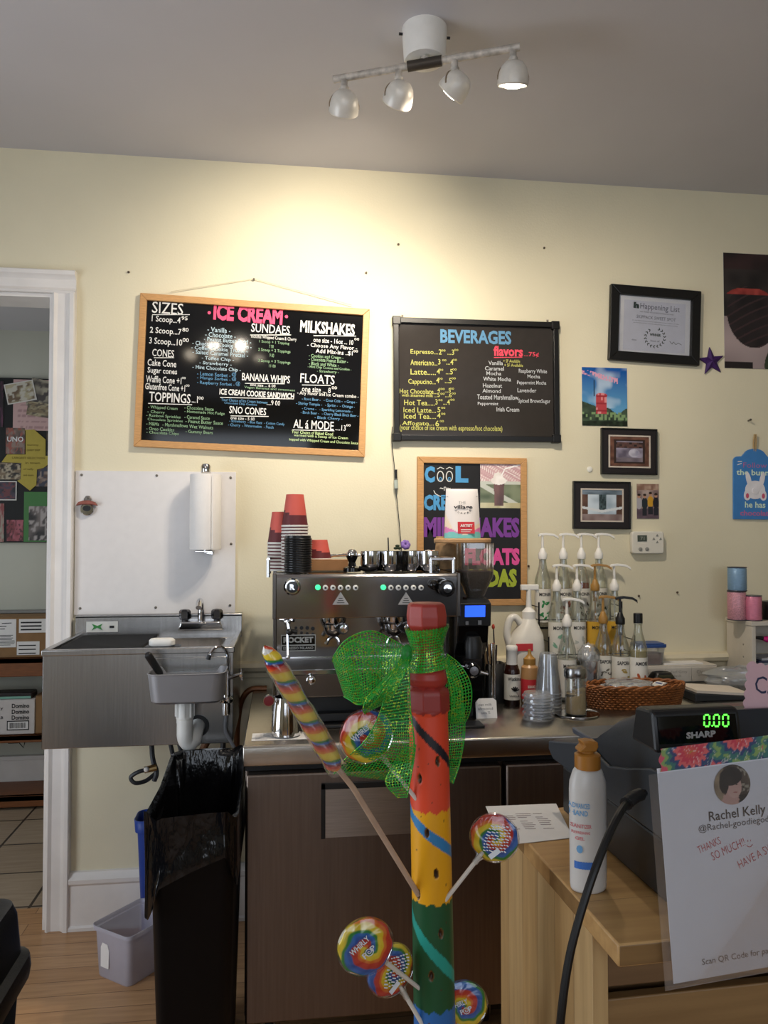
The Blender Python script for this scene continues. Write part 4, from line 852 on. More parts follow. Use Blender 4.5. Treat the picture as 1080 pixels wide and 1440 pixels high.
# ================================================================== BINS
t = thing('trash_can', 'tall slim black trash can lined with a black bag beside the steel fridge', 'trash can', (-.222, 2.285, 0))
b = B(); b.loft([[(x, y, z) for x, y in rrect(w, d, .03, 4)] for z, w, d in ((0, .17, .38), (.02, .175, .385), (.72, .212, .49), (.74, .218, .50), (.755, .218, .50))], cap1=False); b.out('can_body', mat('black_bin_plastic', '#08080a', .5, var=.08, spec=.2), t, solid=.004)
def bagp(u, v):
    a = 2 * math.pi * u; n = noise2(u * 22, v * 4) - .5; n2 = noise2(u * 9 + 5, v * 3) - .5
    k = int((u * 24) % 24); w, d = .226, .52; pts = rrect(w, d, .04, 5); q = pts[int(u * len(pts)) % len(pts)]; q2 = pts[(int(u * len(pts)) + 1) % len(pts)]; fr = u * len(pts) - int(u * len(pts)); x, y = q[0] + (q2[0] - q[0]) * fr, q[1] + (q2[1] - q[1]) * fr
    fold = .02 * n + .012 * n2; back = max(0, y) / .3
    if v < .45:    # outer cuff, from hem up to the rim
        s = v / .45; z = .60 + .04 * n2 + .03 * x / .1 + .035 * math.sin(a * 3) * (1 - s) + s * (.177 + .045 * back - .03 * x / .1); kx = 1 + max(0, fold) * 5 + .02 * (1 - s)
        return (x * kx, y * kx, z)
    s = (v - .45) / .55; z = .777 + .045 * back + .012 * n - s * .42; kx = 1 - .10 * s ** .5 + (fold - .01) * 5 * min(1, s * 4) - .06 * s
    return (x * kx * .97, y * kx * .97, z)
b = B(); b.surf(bagp, 144, 36); bmesh.ops.remove_doubles(b.bm, verts=b.bm.verts, dist=.0006); b.out('bin_bag', mat('black_bag_film', '#0c0c0e', .14, var=.1, bump=1, bscale=20, stretch=(1, 1, .4)), t, smooth=0 or 70)
BLUEB = mat('blue_bin_plastic', '#1d3f93', .45, var=.05)
t = thing('recycling_bin', 'blue wastebasket behind the tall black trash can', 'bin', (-.395, 3.0, 0))
b = B(); b.loft([[(x, y, z) for x, y in rrect(w, d, .03, 4)] for z, w, d in ((0, .2, .08), (.01, .21, .09), (.40, .245, .115), (.402, .26, .125), (.445, .265, .128))], cap1=False); b.out('bin_body', BLUEB, t, solid=.004)
q0 = atz(180, 1388, 0); t = thing('storage_tub', 'translucent clear plastic tub with a white sticker on the wooden floor', 'tub', (-.4906, 2.795, 0), rz=R(-38))
TUB = mat('frosted_plastic', '#c9c6d2', .35, alpha=.55, var=.02)
b = B(); b.loft([[(x, y, z) for x, y in rrect(w, d, .02, 4)] for z, w, d in ((0, .15, .19), (.006, .155, .195), (.155, .17, .21), (.157, .182, .222), (.172, .184, .224))], cap1=False); b.out('tub_body', TUB, t, solid=.003)
b = B(); b.prism([(-.02, .05), (.018, .05), (.02, .11), (.012, .128), (-.012, .13), (-.02, .115)], -.1245, -.1235); k = b.out('white_sticker', PAPER, t); k.location = (-.03, .0195, -.01)
# black lidded bin in the near left corner
c = at(22, 1290, 1.52); t = thing('lidded_bin', 'black plastic bin lid with rounded corners in the near left corner', 'bin', (-.735, 1.62, 0))
BL = mat('black_lid_plastic', '#101113', .38, var=.1, bump=.05, bscale=200)
b = B(); b.loft([[(x, y, z) for x, y in rrect(w, d, .05, 5)] for z, w, d in ((0, .30, .30), (.02, .31, .31), (.56, .37, .37))], cap1=False); b.out('bin_body', BL, t, solid=.004)
b = B(); b.loft([[(x, y, z) for x, y in rrect(w, d, r, 5)] for z, w, d, r in ((.54, .405, .405, .05), (.56, .41, .41, .05), (.585, .405, .405, .05), (.595, .375, .375, .045), (.68, .362, .362, .045), (.702, .345, .345, .04), (.708, .31, .31, .03))]); lid = b.out('bin_lid', BL, t)
b = B(); b.lathe([(.03, .708), (.03, .712), (.022, .713), (.02, .709)], (-.02, -.05, 0), 22); b.out('lid_button', DARKGREY, lid)

# ================================================================== STEEL FRIDGE AND WORKTOP
CT = .888
t = thing('undercounter_fridge', 'stainless steel two door undercounter fridge below the coffee machine', 'fridge', (-.10, 2.285, .10))
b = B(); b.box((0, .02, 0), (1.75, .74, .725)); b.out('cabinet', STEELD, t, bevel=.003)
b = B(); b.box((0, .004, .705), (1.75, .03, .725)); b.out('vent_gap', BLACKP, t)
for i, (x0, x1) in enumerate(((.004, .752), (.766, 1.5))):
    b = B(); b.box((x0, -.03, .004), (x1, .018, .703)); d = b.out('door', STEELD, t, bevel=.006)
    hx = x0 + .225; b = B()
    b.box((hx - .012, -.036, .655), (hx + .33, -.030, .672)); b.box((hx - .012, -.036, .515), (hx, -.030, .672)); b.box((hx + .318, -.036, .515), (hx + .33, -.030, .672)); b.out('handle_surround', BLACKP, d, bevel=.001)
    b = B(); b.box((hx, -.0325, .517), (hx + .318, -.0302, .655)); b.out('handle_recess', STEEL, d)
for x in (.07, .72, 1.6):
    for y in (.06, .66):
        c_ = B(); c_.cyl((x, y, 0), (x, y, -.03), .018); c_.box((x - .018, y - .004, -.075), (x - .014, y + .03, -.02)); c_.box((x + .014, y - .004, -.075), (x + .018, y + .03, -.02)); k = c_.out('caster', mat('grey_metal', '#77736f', .4, .9), t)
        c_ = B(); c_.lathe([(.03, -.012), (.034, -.009), (.034, .009), (.03, .012)], (x, y + .015, -.066), 18, 'x'); c_.out('wheel', BLACKP, k)
t = thing('worktop', 'long stainless steel worktop carrying the coffee machine and syrups', 'worktop', (-.105, 2.25, .828))
b = B(); b.prism([(0, 0), (-.004, .02), (.0, .055), (.008, CT - .828), (.815, CT - .828), (.815, .0)], 0, 2.35, 'yz'); b.out('worktop_slab', STEELH, t, bevel=.003)
# ================================================================== ESPRESSO MACHINE
MY = 2.45
mL, mR = at(386, 835, MY), at(645, 835, MY); mw = mR.x - mL.x; mx = (mL.x + mR.x) / 2
t = thing('espresso_machine', 'two group polished steel espresso machine on the steel worktop', 'espresso machine', (mx, MY, CT)); Z = lambda y, Y=MY: at(515, y, Y).z - CT
zt, zb = Z(807), Z(869); H = mw / 2
def mp(px, py, Y=MY): q = at(px, py, Y); return Vector((q.x - mx, Y - MY, q.z - CT))
b = B(); b.prism([(0.004, zb), (0, zt - .01), (.008, zt), (.50, zt), (.50, .09), (.20, .09), (.20, zb)], -H, H, 'yz'); b.out('body', MIRROR, t, smooth=0, bevel=.003)
for s in (-1, 1):
    b = B(); b.prism([(-.004, zb), (-.004, zt + .002), (.51, zt + .002), (.51, .05), (.0, .05), (.0, .10), (.17, .14), (.17, zb)], s * H - .006, s * H + .006, 'yz'); b.out('side_panel', mat('dark_side_steel', '#55504c', .25, 1), t, smooth=0, bevel=.002)
zr = Z(940, 2.41)
b = B(); b.box((-H + .006, -.045, zr - .085), (H - .006, .2, zr - .012)); tray = b.out('drip_tray', mat('dark_steel', '#6f6760', .25, 1, var=.08, vscale=5), t, bevel=.004)
b = B(); b.box((-H, -.052, zr - .012), (H, -.036, zr)); b.box((-H, .185, zr - .012), (H, .2, zr))
b.out('tray_rim', CHROME, tray)
b = B()
b.box((-H + .004, -.036, zr - .009), (H - .004, .185, zr - .004))
for i in range(18): x = -H + .03 + i * (2 * H - .06) / 17; b.box((x - .003, .0, zr - .0042), (x + .003, .15, zr - .0034))
b.out('cup_grate', mat('dull_grate_steel', '#5d5854', .45, 1), tray)
b = B(); b.box((-H + .03, .03, .03), (H - .03, .46, .16)); b.out('base', BLACKP, t)
for x in (-H + .06, H - .06):
    for y in (.05, .42): B().lathe([(.026, 0), (.024, .02), (.018, .05)], (x, y, 0), 16).out('foot', BLACKP, t)
b = B()    # cup rail round the top
for (p0, p1) in (((-H - .02, .03), (-H - .02, .49)), ((H - .01, .03), (H - .01, .49)), ((-H - .02, .49), (H - .01, .49))): b.cyl((p0[0], p0[1], zt + .045), (p1[0], p1[1], zt + .045), .006)
for x in (-H - .02, H - .01):
    for y in (.03, .26, .49): b.cyl((x, y, zt - .01), (x, y, zt + .045), .006)
for (x0, x1) in ((H - .085, H - .01),): b.cyl((x0, .03, zt + .045), (x1, .03, zt + .045), .006); b.cyl((x0, .03, zt), (x0, .03, zt + .045), .006)
b.out('cup_rail', CHROME, t)
q = mp(411, 825); k = B(); k.lathe([(.026, 0), (.027, -.008), (.022, -.016), (.006, -.017)], (q.x, 0, q.z), 24, 'y'); k.out('round_badge', CHROME, t)
k = B(); k.lathe([(.018, -.016), (.018, -.0178), (.002, -.018)], (q.x, 0, q.z), 20, 'y'); k.out('badge_face', BLACKG, t); b = B(); write(b, 'R', q.x, q.z, .016, .018, 0, .06, -.0184); b.out('badge_letter', CHROME, t, smooth=0, recalc=False)
# buttons
for px0, off in ((447, 0), (539, 0)):
    for i in range(6):
        q = mp(px0 + i * 10.6, 826 + (.5 if i else 0)); lit = i == 0
        k = B(); k.lathe([(.0085, .001), (.0085, -.004), (.006, -.006), (.001, -.006)], (q.x, 0, q.z), 16, 'y'); bt = k.out('brew_button', mat('button_green_lit', '#39e08a', .4, emis=1.6, var=0) if lit else mat('button_face', '#d7d7d3', .3), t)
        if not lit: b = B(); b.box((q.x - .003, -.0068, q.z - .002 - .001 * (i % 2)), (q.x + .002 + .001 * (i % 3), -.006, q.z + .003)); b.out('button_symbol', BLACKP, bt)
    q = mp(px0 + 32, 844); b = B(); b.prism([(q.x - .026, q.z - .014), (q.x + .026, q.z - .014), (q.x, q.z + .026)], -.0012, 0); b.mi = 1
    for i in range(3): bar(b, q.x - .006 - i * .003, q.z + .006 - .007 * i, q.x + .006 + i * .003, q.z + .006 - .007 * i, .002, 1, -.0016)
    b.out('triangle_sticker', [mat('silver_sticker', '#a9a7a6', .5, .2), INKB], t, smooth=0)
q = mp(624, 826); k = B(); k.lathe([(.02, 0), (.02, -.02), (.026, -.024), (.027, -.05), (.022, -.056), (.006, -.058)], (q.x, 0, q.z), 12, 'y'); kn = k.out('steam_knob', mat('smoky_knob', '#2a2a2c', .15, .6), t); k = B(); k.lathe([(.014, -.056), (.013, -.060), (.003, -.0605)], (q.x, 0, q.z), 16, 'y'); k.out('knob_cap', CHROME, kn)
q = mp(609, 822); k = B(); k.ball((q.x, -.012, q.z), .016); k.out('pilot_cap', BLACKG, t)
# group heads and portafilters
for px in (470, 556):
    q = mp(px, 872, 2.51); x = q.x; y = .10
    g = B(); g.lathe([(.038, zb - .026), (.042, zb - .018), (.042, zb + .01), (.036, zb + .015)], (x, y, 0), 26); g.box((x - .03, y, zb - .012), (x + .03, .21, zb + .02)); gh = g.out('group_head', CHROME, t)
    g = B(); g.lathe([(.016, zb - .068), (.026, zb - .06), (.032, zb - .045), (.034, zb - .03)], (x, y, 0), 24); g.tube([(x, y, zb - .066), (x - .016, y - .002, zb - .078), (x - .024, y - .002, zb - .094)], .0065, 8); g.tube([(x, y, zb - .066), (x + .014, y - .002, zb - .078), (x + .020, y - .002, zb - .094)], .0065, 8); pf = g.out('portafilter', CHROME, gh)
    g = B(); g.tube([(x + .006, y - .02, zb - .036), (x + .012, y - .06, zb - .034), (x + .020, y - .15, zb - .026), (x + .021, y - .165, zb - .025)], [.009, .0135, .0185, .015], 14); g.out('handle', BLACKG, gh)
    g = B(); g.lathe([(.0135, 0), (.0125, -.004), (.003, -.005)], (x + .0212, y - .166, zb - .025), 16, 'y'); g.out('handle_cap', CHROME, gh)
# steam wand
q0, q1 = mp(404, 872, 2.46), mp(405, 924, 2.44)
b = B(); b.ball(q0 + Vector((0, .01, -.005)), .012); b.cyl(q0 + Vector((-.02, .03, 0)), q0 + Vector((.02, .0, 0)), .007); b.tube([q0, q0.lerp(q1, .3) + Vector((.006, 0, 0)), q0.lerp(q1, .4), q1], [.005, .006, .0045, .004], 10); b.ball(q1, .007); sw = b.out('steam_wand', CHROME, t)
b = B(); b.ball(q0.lerp(q1, .32) + Vector((.006, -.002, 0)), .011); b.tube([q0.lerp(q1, .3) + Vector((.01, 0, 0)), q0.lerp(q1, .3) + Vector((.03, -.005, -.002))], .006, 8); b.out('rubber_grip', BLACKP, sw)
b = B()
for i, (px, py) in enumerate(((424, 883), (432, 883), (440, 884), (424, 890), (432, 891), (440, 892), (416, 883), (416, 891))): q = mp(px, py, 2.648); b.lathe([(.0065 if i < 3 else .005, .1985), (.0065 if i < 3 else .005, .1965)], (q.x, 0, q.z), 10, 'y')
b.out('vent_hole', BLACKP, t)
q0, q1 = mp(395, 916, 2.648), mp(444, 892, 2.648); c_ = (q0 + q1) / 2; b = B(); b.box((q0.x, .1955, q0.z), (q1.x, .1975, q1.z)); b.mi = 1; b.box((q0.x + .003, .195, q0.z + .003), (q1.x - .003, .1956, q0.z + .018)); b.box((q0.x + .003, .195, q0.z + .022), (q1.x - .003, .1956, q1.z - .003))
write(b, 'ROCKET', c_.x, q0.z + .038, (q1.x - q0.x) * .86, .020, 0, .05, .1946); write(b, 'ESPRESSO MILANO', c_.x, q0.z + .0105, (q1.x - q0.x) * .86, .009, 0, .02, .1946); b.out('maker_badge', [mat('badge_silver', '#b9b6ae', .4, .3), BLACKG], t, smooth=0, recalc=False)

# ---- what stands on the machine
TOPZ = CT + zt + .003
CUPR = mat('coral_cup_paper', '#cc5b50', .55, var=.03); CUPD = mat('maroon_cup_print', '#5f2328', .55, var=.05)
def cup_mesh(t, full):
    """paper cup standing upside down: mouth at z = 0"""
    h, r0, r1 = .108, .0435, .029
    b = B(); n = 36; zs = [i / 12 for i in range(13)]
    for i, (z0, z1) in enumerate(zip(zs, zs[1:])):
        for k in range(n):
            a0, a1 = 2 * math.pi * k / n, 2 * math.pi * (k + 1) / n; am = (a0 + a1) / 2 - R(-90)
            w = math.cos(am - R(25)); thr = .30 + .34 * (1 - w) * .5
            b.mi = 1 if (z0 + z1) / 2 < thr else 0
            def P(z, a): r = r0 + (r1 - r0) * z; return b.v((r * math.cos(a), r * math.sin(a), .004 + (h - .004) * z))
            b.f([P(z0, a0), P(z0, a1), P(z1, a1), P(z1, a0)])
    b.mi = 0; b.f([b.v((r1 * math.cos(2 * math.pi * k / n), r1 * math.sin(2 * math.pi * k / n), h)) for k in range(n)])
    bmesh.ops.remove_doubles(b.bm, verts=b.bm.verts, dist=1e-5); b.out('cup_wall', [CUPR, CUPD], t)
    b = B(); b.lathe([(.0425, .001), (.0445, 0), (.0455, .003), (.0445, .0065), (.0425, .006)], n=36, cap0=False, cap1=False); b.out('rolled_rim', mat('white_rim_paper', '#dedad3', .7), t)
px_cup = {}
def cup_stack(px, pyb, Y, n, pitch, name, lab_top, lab, group):
    c = at(px, pyb, Y); c.z = TOPZ; t0 = None
    for i in range(n):
        loc = (c.x, c.y, TOPZ + i * pitch); last = i == n - 1; rz = R(0)
        if t0 is None:
            t0 = thing('paper_cup', lab, 'paper cup', loc, rz, group); cup_mesh(t0, True)
        else: dup(t0, loc, rz, lab_top if last else lab)
cup_stack(394.5, 800, 2.64, 9, .0112, 'paper_cup', 'coral and maroon paper cup topping the shorter stack at the back left', 'nested coral paper cup of the shorter back stack, only its white rim shows', 'coral paper cups of the back stack')
cup_stack(414.5, 800, 2.60, 15, .0105, 'paper_cup', 'coral and maroon paper cup on top of the taller stack on the coffee machine', 'nested coral paper cup of the taller front stack, only its white rim shows', 'coral paper cups of the front stack')
LIDM = mat('black_lid', '#121315', .28, var=.05)
c = at(419, 800, 2.515); t0 = None
for i in range(15):
    loc = (c.x, c.y, TOPZ + i * .0075)
    if t0 is None:
        t0 = thing('disposable_cup_cover', 'black plastic cup lid in the stack in front of the coral cups', 'lid', loc, 0, 'black cup lids')
        B().lathe([(.0445, 0), (.0455, .002), (.0445, .004), (.0425, .005), (.0415, .013), (.037, .0135), (.036, .010), (.004, .010)], n=36, cap0=False).out('lid_shell', LIDM, t0)
    else:
        k = dup(t0, loc)
        if i == 14: k['label'] = 'topmost black plastic lid of the stack in front of the coral cups'; k['group'] = 'black cup lids'
o = thing('cardboard_box', 'low brown cardboard box behind the black lids on the coffee machine', 'box', (at(465, 800, 2.66).x, 2.66, TOPZ)); B().box((-.095, -.06, 0), (.055, .06, .034)).out('box_body', mat('tan_card', '#a8794f', .8, var=.05), o, bevel=.002)
B().box((-.095, -.06, .034), (.055, .0, .0365)).out('box_flap', mat('tan_card', '#a8794f', .8, var=.05), o)
o = thing('paper_cup', 'single coral paper cup standing on the brown cardboard box', 'paper cup', (at(449, 790, 2.68).x, 2.68, TOPZ + .0365), R(40)); cup_mesh(o, True); o.scale = (.95, .95, .62)
# tamper and small metal tools
c = at(495, 800, 2.55); o = thing('tamper', 'black tamper with a round chrome ball top beside the brown box', 'tamper', (c.x, 2.55, TOPZ))
B().lathe([(.029, 0), (.029, .012), (.014, .018), (.011, .03), (.018, .045), (.02, .052)], n=24).out('tamper_base', BLACKG, o); B().ball((0, 0, .056), .019).out('ball_top', CHROME, o)
B().tube([(.02, -.02, .012), (.05, -.02, .006), (.075, -.015, .01), (.085, 0, .02)], .007, 8).out('loose_handle', BLACKG, o)
c = at(473, 790, 2.72); o = thing('measuring_spoon', 'bent steel spoon lying on the back of the brown cardboard box', 'spoon', (c.x + .01, 2.70, TOPZ + .042)); b = B(); b.tube([(-.045, 0, .0), (-.02, 0, .006), (.02, 0, .010), (.035, 0, .006)], .0045, 8); b.ball((-.055, 0, .004), (.014, .012, .006)); b.ball((.04, 0, .006), (.011, .01, .008)); b.out('spoon_body', CHROME, o)
# row of espresso cups
CUPB = mat('black_cup_glaze', '#0c0c0d', .1, var=.03)
def mug(name, lab, px, Y, m, r, h, grp):
    c = at(px, 800, Y); o = thing(name, lab, 'cup', (c.x, Y, TOPZ), 0, grp)
    b = B(); b.lathe([(r * .7, 0), (r * .86, .006), (r, h * .4), (r, h), (r * .93, h), (r * .92, h * .4), (r * .6, .01)], n=26); b.out('cup_body', m, o)
    b = B(); b.tube(arc((r * .95, 0, h * .5), h * .26, -80, 80, 8), .0045, 8); b.out('handle', m, o); return o
for i, (px, Y, m, lab) in enumerate(((521, 2.56, CHROME, 'polished steel cup at the left end of the cup row on the coffee machine'), (535, 2.60, CUPB, 'glossy black cup second from the left in the cup row on the coffee machine'), (549, 2.56, CHROME, 'polished steel cup third from the left in the cup row'), (562, 2.56, CUPB, 'glossy black cup in the middle of the cup row on the coffee machine'), (577, 2.57, CHROME, 'polished steel cup right of the middle black cup in the row'), (590, 2.60, CUPB, 'glossy black cup nearest the right end of the cup row'), (603, 2.56, CHROME, 'polished steel cup at the right end of the cup row by the chrome rail'))):
    o = mug('espresso_cup', lab, px, Y, m, .0335, .066, 'espresso cups in a row'); o.rotation_euler = (0, 0, R(60 + 20 * i))
o = thing('cup_tray', 'thin black tray under the right end of the cup row', 'tray', (at(562, 800, 2.66).x, 2.70, TOPZ)); b = B(); b.box((-.12, -.04, 0), (.14, .05, .05)); b.out('tray_body', BLACKG, o, bevel=.004)
o = thing('flower', 'purple artificial flower on a thin green stem above the cup row', 'flower', (at(566, 790, 2.68).x, 2.68, TOPZ + .05)); q = at(570, 766, 2.68) - Vector(o.location)
B().tube([(0, 0, 0), (-.01, 0, .02), q], .0016, 6).out('stem', mat('dark_green_stem', '#2d3a24', .6), o); b = B()
for k in range(7): a = 2 * math.pi * k / 7; b.ball((q.x + .010 * math.cos(a), q.y + .006 * math.sin(a) - .004, q.z + .009 * math.sin(a)), (.008, .006, .009), 10, 6)
b.out('petals', mat('purple_petal', '#8a6db5', .7, var=.15, vscale=80), o); b = B(); [b.ball((q.x - .022 - .006 * k, q.y, q.z - .012 + .008 * (k % 2)), (.008, .003, .005), 8, 5) for k in range(3)]; b.out('leaves', mat('dark_green_stem', '#2d3a24', .6), o)
o = thing('stirrer', 'thin black stirrer sticking up out of the cup row', 'stirrer', (at(547, 790, 2.60).x, 2.60, TOPZ + .01)); B().cyl((0, 0, 0), (-.003, 0, at(547, 756, 2.6).z - TOPZ - .01), .0022).out('stick', BLACKP, o)
# milk pitcher on a printed sheet
o = tag(B().box((-.095, -.038, 0), (.085, .045, .0008)).out('printed_sheet', PAPER), 'white printed sheet under the steel pitcher at the worktop edge', 'paper'); o.location = (at(400, 1030, 2.33).x + .0, 2.335, CT + .0006)
b = B()
for i in range(6): bar(b, -.085, -.03 + i * .01, -.05 + .02 * hsh(i), -.03 + i * .01, .002, 0)
k = b.out('printed_text', mat('grey_ink', '#77777b', .8, var=0), o, smooth=0, recalc=False); k.rotation_euler = (R(-90), 0, 0); k.location = (0, 0, .0012)
c = atz(402, 1030, CT); o = thing('milk_pitcher', 'polished steel frothing pitcher in front of the coffee machine', 'pitcher', (c.x, 2.345, CT + .0014))
b = B(); b.lathe([(.038, 0), (.043, .004), (.043, .03), (.040, .07), (.036, .10), (.035, .115), (.0335, .115), (.0345, .1), (.0385, .07), (.041, .03), (.038, .008)], n=36); b.out('pitcher_body', CHROME, o); b = B(); b.tube([(.034, .01, .105), (.055, .014, .108), (.066, .018, .09), (.06, .016, .05), (.042, .012, .03)], .005, 8); b.out('handle', CHROME, o)
c = at(378, 985, 2.315); o = thing('thermometer', 'round red dial thermometer clipped to the rim of the steel pitcher', 'thermometer', (c.x, 2.315, c.z)); b = B(); b.lathe([(.017, .004), (.018, 0), (.017, -.006)], n=24, axis='y'); b.out('dial_case', CHROME, o); b = B(); b.lathe([(.0145, -.006), (.0145, -.0075), (.002, -.008)], n=22, axis='y'); b.out('dial_face', mat('dark_red_dial', '#6d1c22', .3), o); B().cyl((.005, .004, 0), (.05, .03, -.02), .003).out('probe', CHROME, o)
# black tamping mat and drip hose under the machine
o = thing('tamping_mat', 'black rubber tamping mat lying at the machine front on the worktop', 'mat', (at(520, 1012, 2.5).x, 2.46, CT)); b = B(); b.box((-.17, -.05, 0), (.16, .03, .012)); b.box((-.17, -.015, .012), (.16, .03, .04)); b.out('mat_body', BLACKP, o, bevel=.004)
o = thing('hose', 'black corrugated hose running under the coffee machine front', 'hose', mp(430, 958, 2.42) + Vector((mx, MY, CT))); k = [mp(x, y, 2.42) + Vector((mx, MY, CT)) - Vector(o.location) for x, y in ((425, 952), (440, 956), (470, 958), (500, 957), (530, 955))]; kk = spline(k, 8); B().tube(kk, [.006 + .0015 * (i % 2) for i in range(len(kk))], 8).out('hose_body', BLACKP, o)
o = thing('steel_valve', 'small chrome knob valve at the lower left of the coffee machine', 'valve', mp(437, 955, 2.40) + Vector((mx, MY, CT))); b = B(); b.lathe([(.008, .03), (.008, 0), (.014, -.006), (.014, -.02), (.008, -.024)], n=18, axis='y'); b.out('valve_body', CHROME, o)
o = thing('black_pad', 'small flat black pad on the worktop right of the striped post', 'pad', (at(655, 1024, 2.4).x, 2.39, CT)); B().box((-.06, -.035, 0), (.05, .035, .008)).out('pad_body', BLACKP, o, bevel=.002)

# ================================================================== GRINDER
GY = 2.52; gL, gR = at(646, 930, GY), at(686, 930, GY); gx = (gL.x + gR.x) / 2; gw = gR.x - gL.x + .01
t = thing('coffee_grinder', 'tall black coffee grinder with a clear bean hopper and blue screen', 'coffee grinder', (gx, GY, CT)); gz = lambda y, Y=GY: at(668, y, Y).z - CT
b = B(); b.prism([(-.02, 0), (-.02, .03), (.05, .035), (.055, gz(925)), (.015, gz(905)), (0, gz(875)), (0, gz(846)), (.2, gz(846)), (.21, 0)], -gw / 2, gw / 2, 'yz'); b.out('body', BLACKG, t, smooth=0, bevel=.004)
b = B(); b.prism([(-.008, gz(880)), (-.014, gz(848)), (.02, gz(843)), (.02, gz(882))], -gw / 2 + .002, gw / 2 + .004, 'yz'); sp = b.out('control_head', BLACKP, t, smooth=0, bevel=.003)
b = B(); b.prism([(-.0143, gz(867)), (-.0172, gz(851)), (-.012, gz(851)), (-.009, gz(867))], -.032, .036, 'yz'); b.out('screen', mat('blue_screen', '#2f62ff', .3, emis=1.1, var=0), sp, smooth=0)
b = B(); b.box((.012, -.0135, gz(878)), (.024, -.0105, gz(872))); b.box((-.03, -.0135, gz(878)), (-.02, -.0105, gz(873))); b.out('buttons', mat('grey_glint', '#6c6d70', .3, .5), sp)
b = B(); b.lathe([(.028, gz(925) + .0), (.03, gz(905)), (.022, gz(895))], (0, .0, 0), 20); b.out('grind_spout', BLACKP, t)
b = B(); b.tube([(-.045, -.0, gz(945)), (-.03, -.04, gz(945)), (.03, -.04, gz(945)), (.045, 0, gz(945))], .004, 8); b.out('holder_fork', BLACKP, t)
q = at(666, 943, 2.44); b = B(); b.lathe([(.024, .03), (.024, 0), (.018, -.006)], (q.x - gx, q.y - GY, q.z - CT), 20, 'y'); b.out('holder_knob', BLACKG, t); b = B(); b.lathe([(.014, -.006), (.014, -.010), (.003, -.011)], (q.x - gx, q.y - GY, q.z - CT), 18, 'y'); b.out('knob_face', mat('satin_grey', '#9a9aa0', .3, .8), t)
b = B(); b.cyl((-.06, -.04, gz(932)), (.03, -.07, gz(943)), .004); b.out('rod', CHROME, t)
b = B(); b.cyl((gw / 2 + .012, .0, .02), (gw / 2 + .012, 0, gz(905)), .008); b.out('side_post', CHROME, t)
# hopper
z0, z1, z2 = gz(845), gz(815), gz(764); hx = (at(645, 800, 2.60).x + at(691, 800, 2.60).x) / 2 - gx; hw = (at(691, 800, 2.6).x - at(645, 800, 2.6).x)
def hop(k, z): return [(x, y, z) for x, y in rrect(hw * k, hw * k, .02 * k + .004, 5, hx, .085)]
b = B(); b.loft([hop(.45, z0), hop(.5, z0 + .01), hop(.98, z1 + .01), hop(1, z2)], cap0=False, cap1=False); b.out('hopper', glass('hopper_plastic', '#e6ddd2', .04, .1, .10), t, smooth=40)
BEAN = mat('coffee_beans', '#21140d', .35, var=.5, vscale=140, bump=.8, bscale=160)
b = B(); b.loft([hop(.43, z0 + .002), hop(.48, z0 + .012), hop(.93, z1 + .012), hop(.95, z1 + .024)]); b.out('coffee_beans', BEAN, t)['kind'] = 'stuff'
b = B(); b.box((hx - hw * .3, .085 - hw * .3, z0 - .02), (hx + hw * .3, .085 + hw * .3, z0 + .004)); b.out('hopper_collar', BLACKP, t)
c0, c1 = at(613, 760, 2.58), at(692, 760, 2.58); o = thing('wooden_board', 'small round edged wooden board lying across the grinder hopper under the coffee bag', 'board', ((c0.x + c1.x) / 2, 2.605, CT + z2)); b = B(); b.prism(rrect(c1.x - c0.x, .13, .06, 6), 0, .016, 'xy'); b.out('board_slab', mat('pale_wood', '#b98f62', .55, var=.12, vscale=12, stretch=(2, 20, 20)), o, bevel=.004)
BZ = CT + z2 + .0165; BYY = 2.565
c0, c1 = at(627, 758, BYY), at(678, 758, BYY); bw = c1.x - c0.x; bh = at(655, 687, BYY).z - BZ
o = thing('coffee_bag', 'white coffee bag with a small red label standing on the wooden board', 'coffee bag', ((c0.x + c1.x) / 2, BYY + .03, BZ), R(-3))
WAVE = vmat('bag_print', .45)
def bagcol(u, v):
    c = lin('#e7e0dc')
    if v < .1 + .03 * math.sin(u * 9): c = lin('#74c0bd')
    elif v < .24 - .34 * u and v < .24: c = lin('#d77bb4')
    elif v > .08 and v < .0 + .30 * (u - .35) + .03: c = lin('#dd77b0')
    elif v < .5 - 1.7 * u * .9: c = lin('#ecd9bd')
    elif v < .02 + .36 * (u - .2): c = lin('#efd9c0')
    return c
def bagsurf(u, v, sgn):
    w = bw * (1 - .13 * v) / 2; th = .033 * (1 - v) ** .7 + .003; x = (u - .5) * 2
    return (x * w, sgn * th * (1 - abs(x) ** 3 * .75), v * bh)
b = B(True); b.surf(lambda u, v: bagsurf(u, v, -1), 40, 50, lambda u, v: lin(bagcol(u, v)) if isinstance(bagcol(u, v), str) else bagcol(u, v)); b.surf(lambda u, v: bagsurf(u, v, 1), 10, 50, lambda u, v: lin('#e7e0dc')); bmesh.ops.remove_doubles(b.bm, verts=b.bm.verts, dist=.0004)
b.out('bag_body', WAVE, o); b = B(); b.box((-bw * .42, -.006, bh * .84), (bw * .42, -.0035, bh * .855)); b.out('zip_seal', mat('grey_fold', '#b9b2ac', .5), o)
b = B(); yl = -.0265
def by(z): return -(.033 * (1 - z / bh) ** .7 + .003) - .001
b.mi = 2; b.loft([[(x, by(bh * q) + .0, bh * q) for x in (-bw * .16, bw * .30)] for q in (.095, .17, .24, .33)], False, False, closed=False)
write(b, 'ARTIST', bw * .07, bh * .255, bw * .33, bh * .055, 0, .04, by(bh * .2) - .0015); bar(b, -bw * .08, bh * .17, bw * .22, bh * .17, .003, 0, by(bh * .13) - .001); bar(b, -bw * .08, bh * .13, bw * .18, bh * .13, .0015, 0, by(bh * .1) - .001)
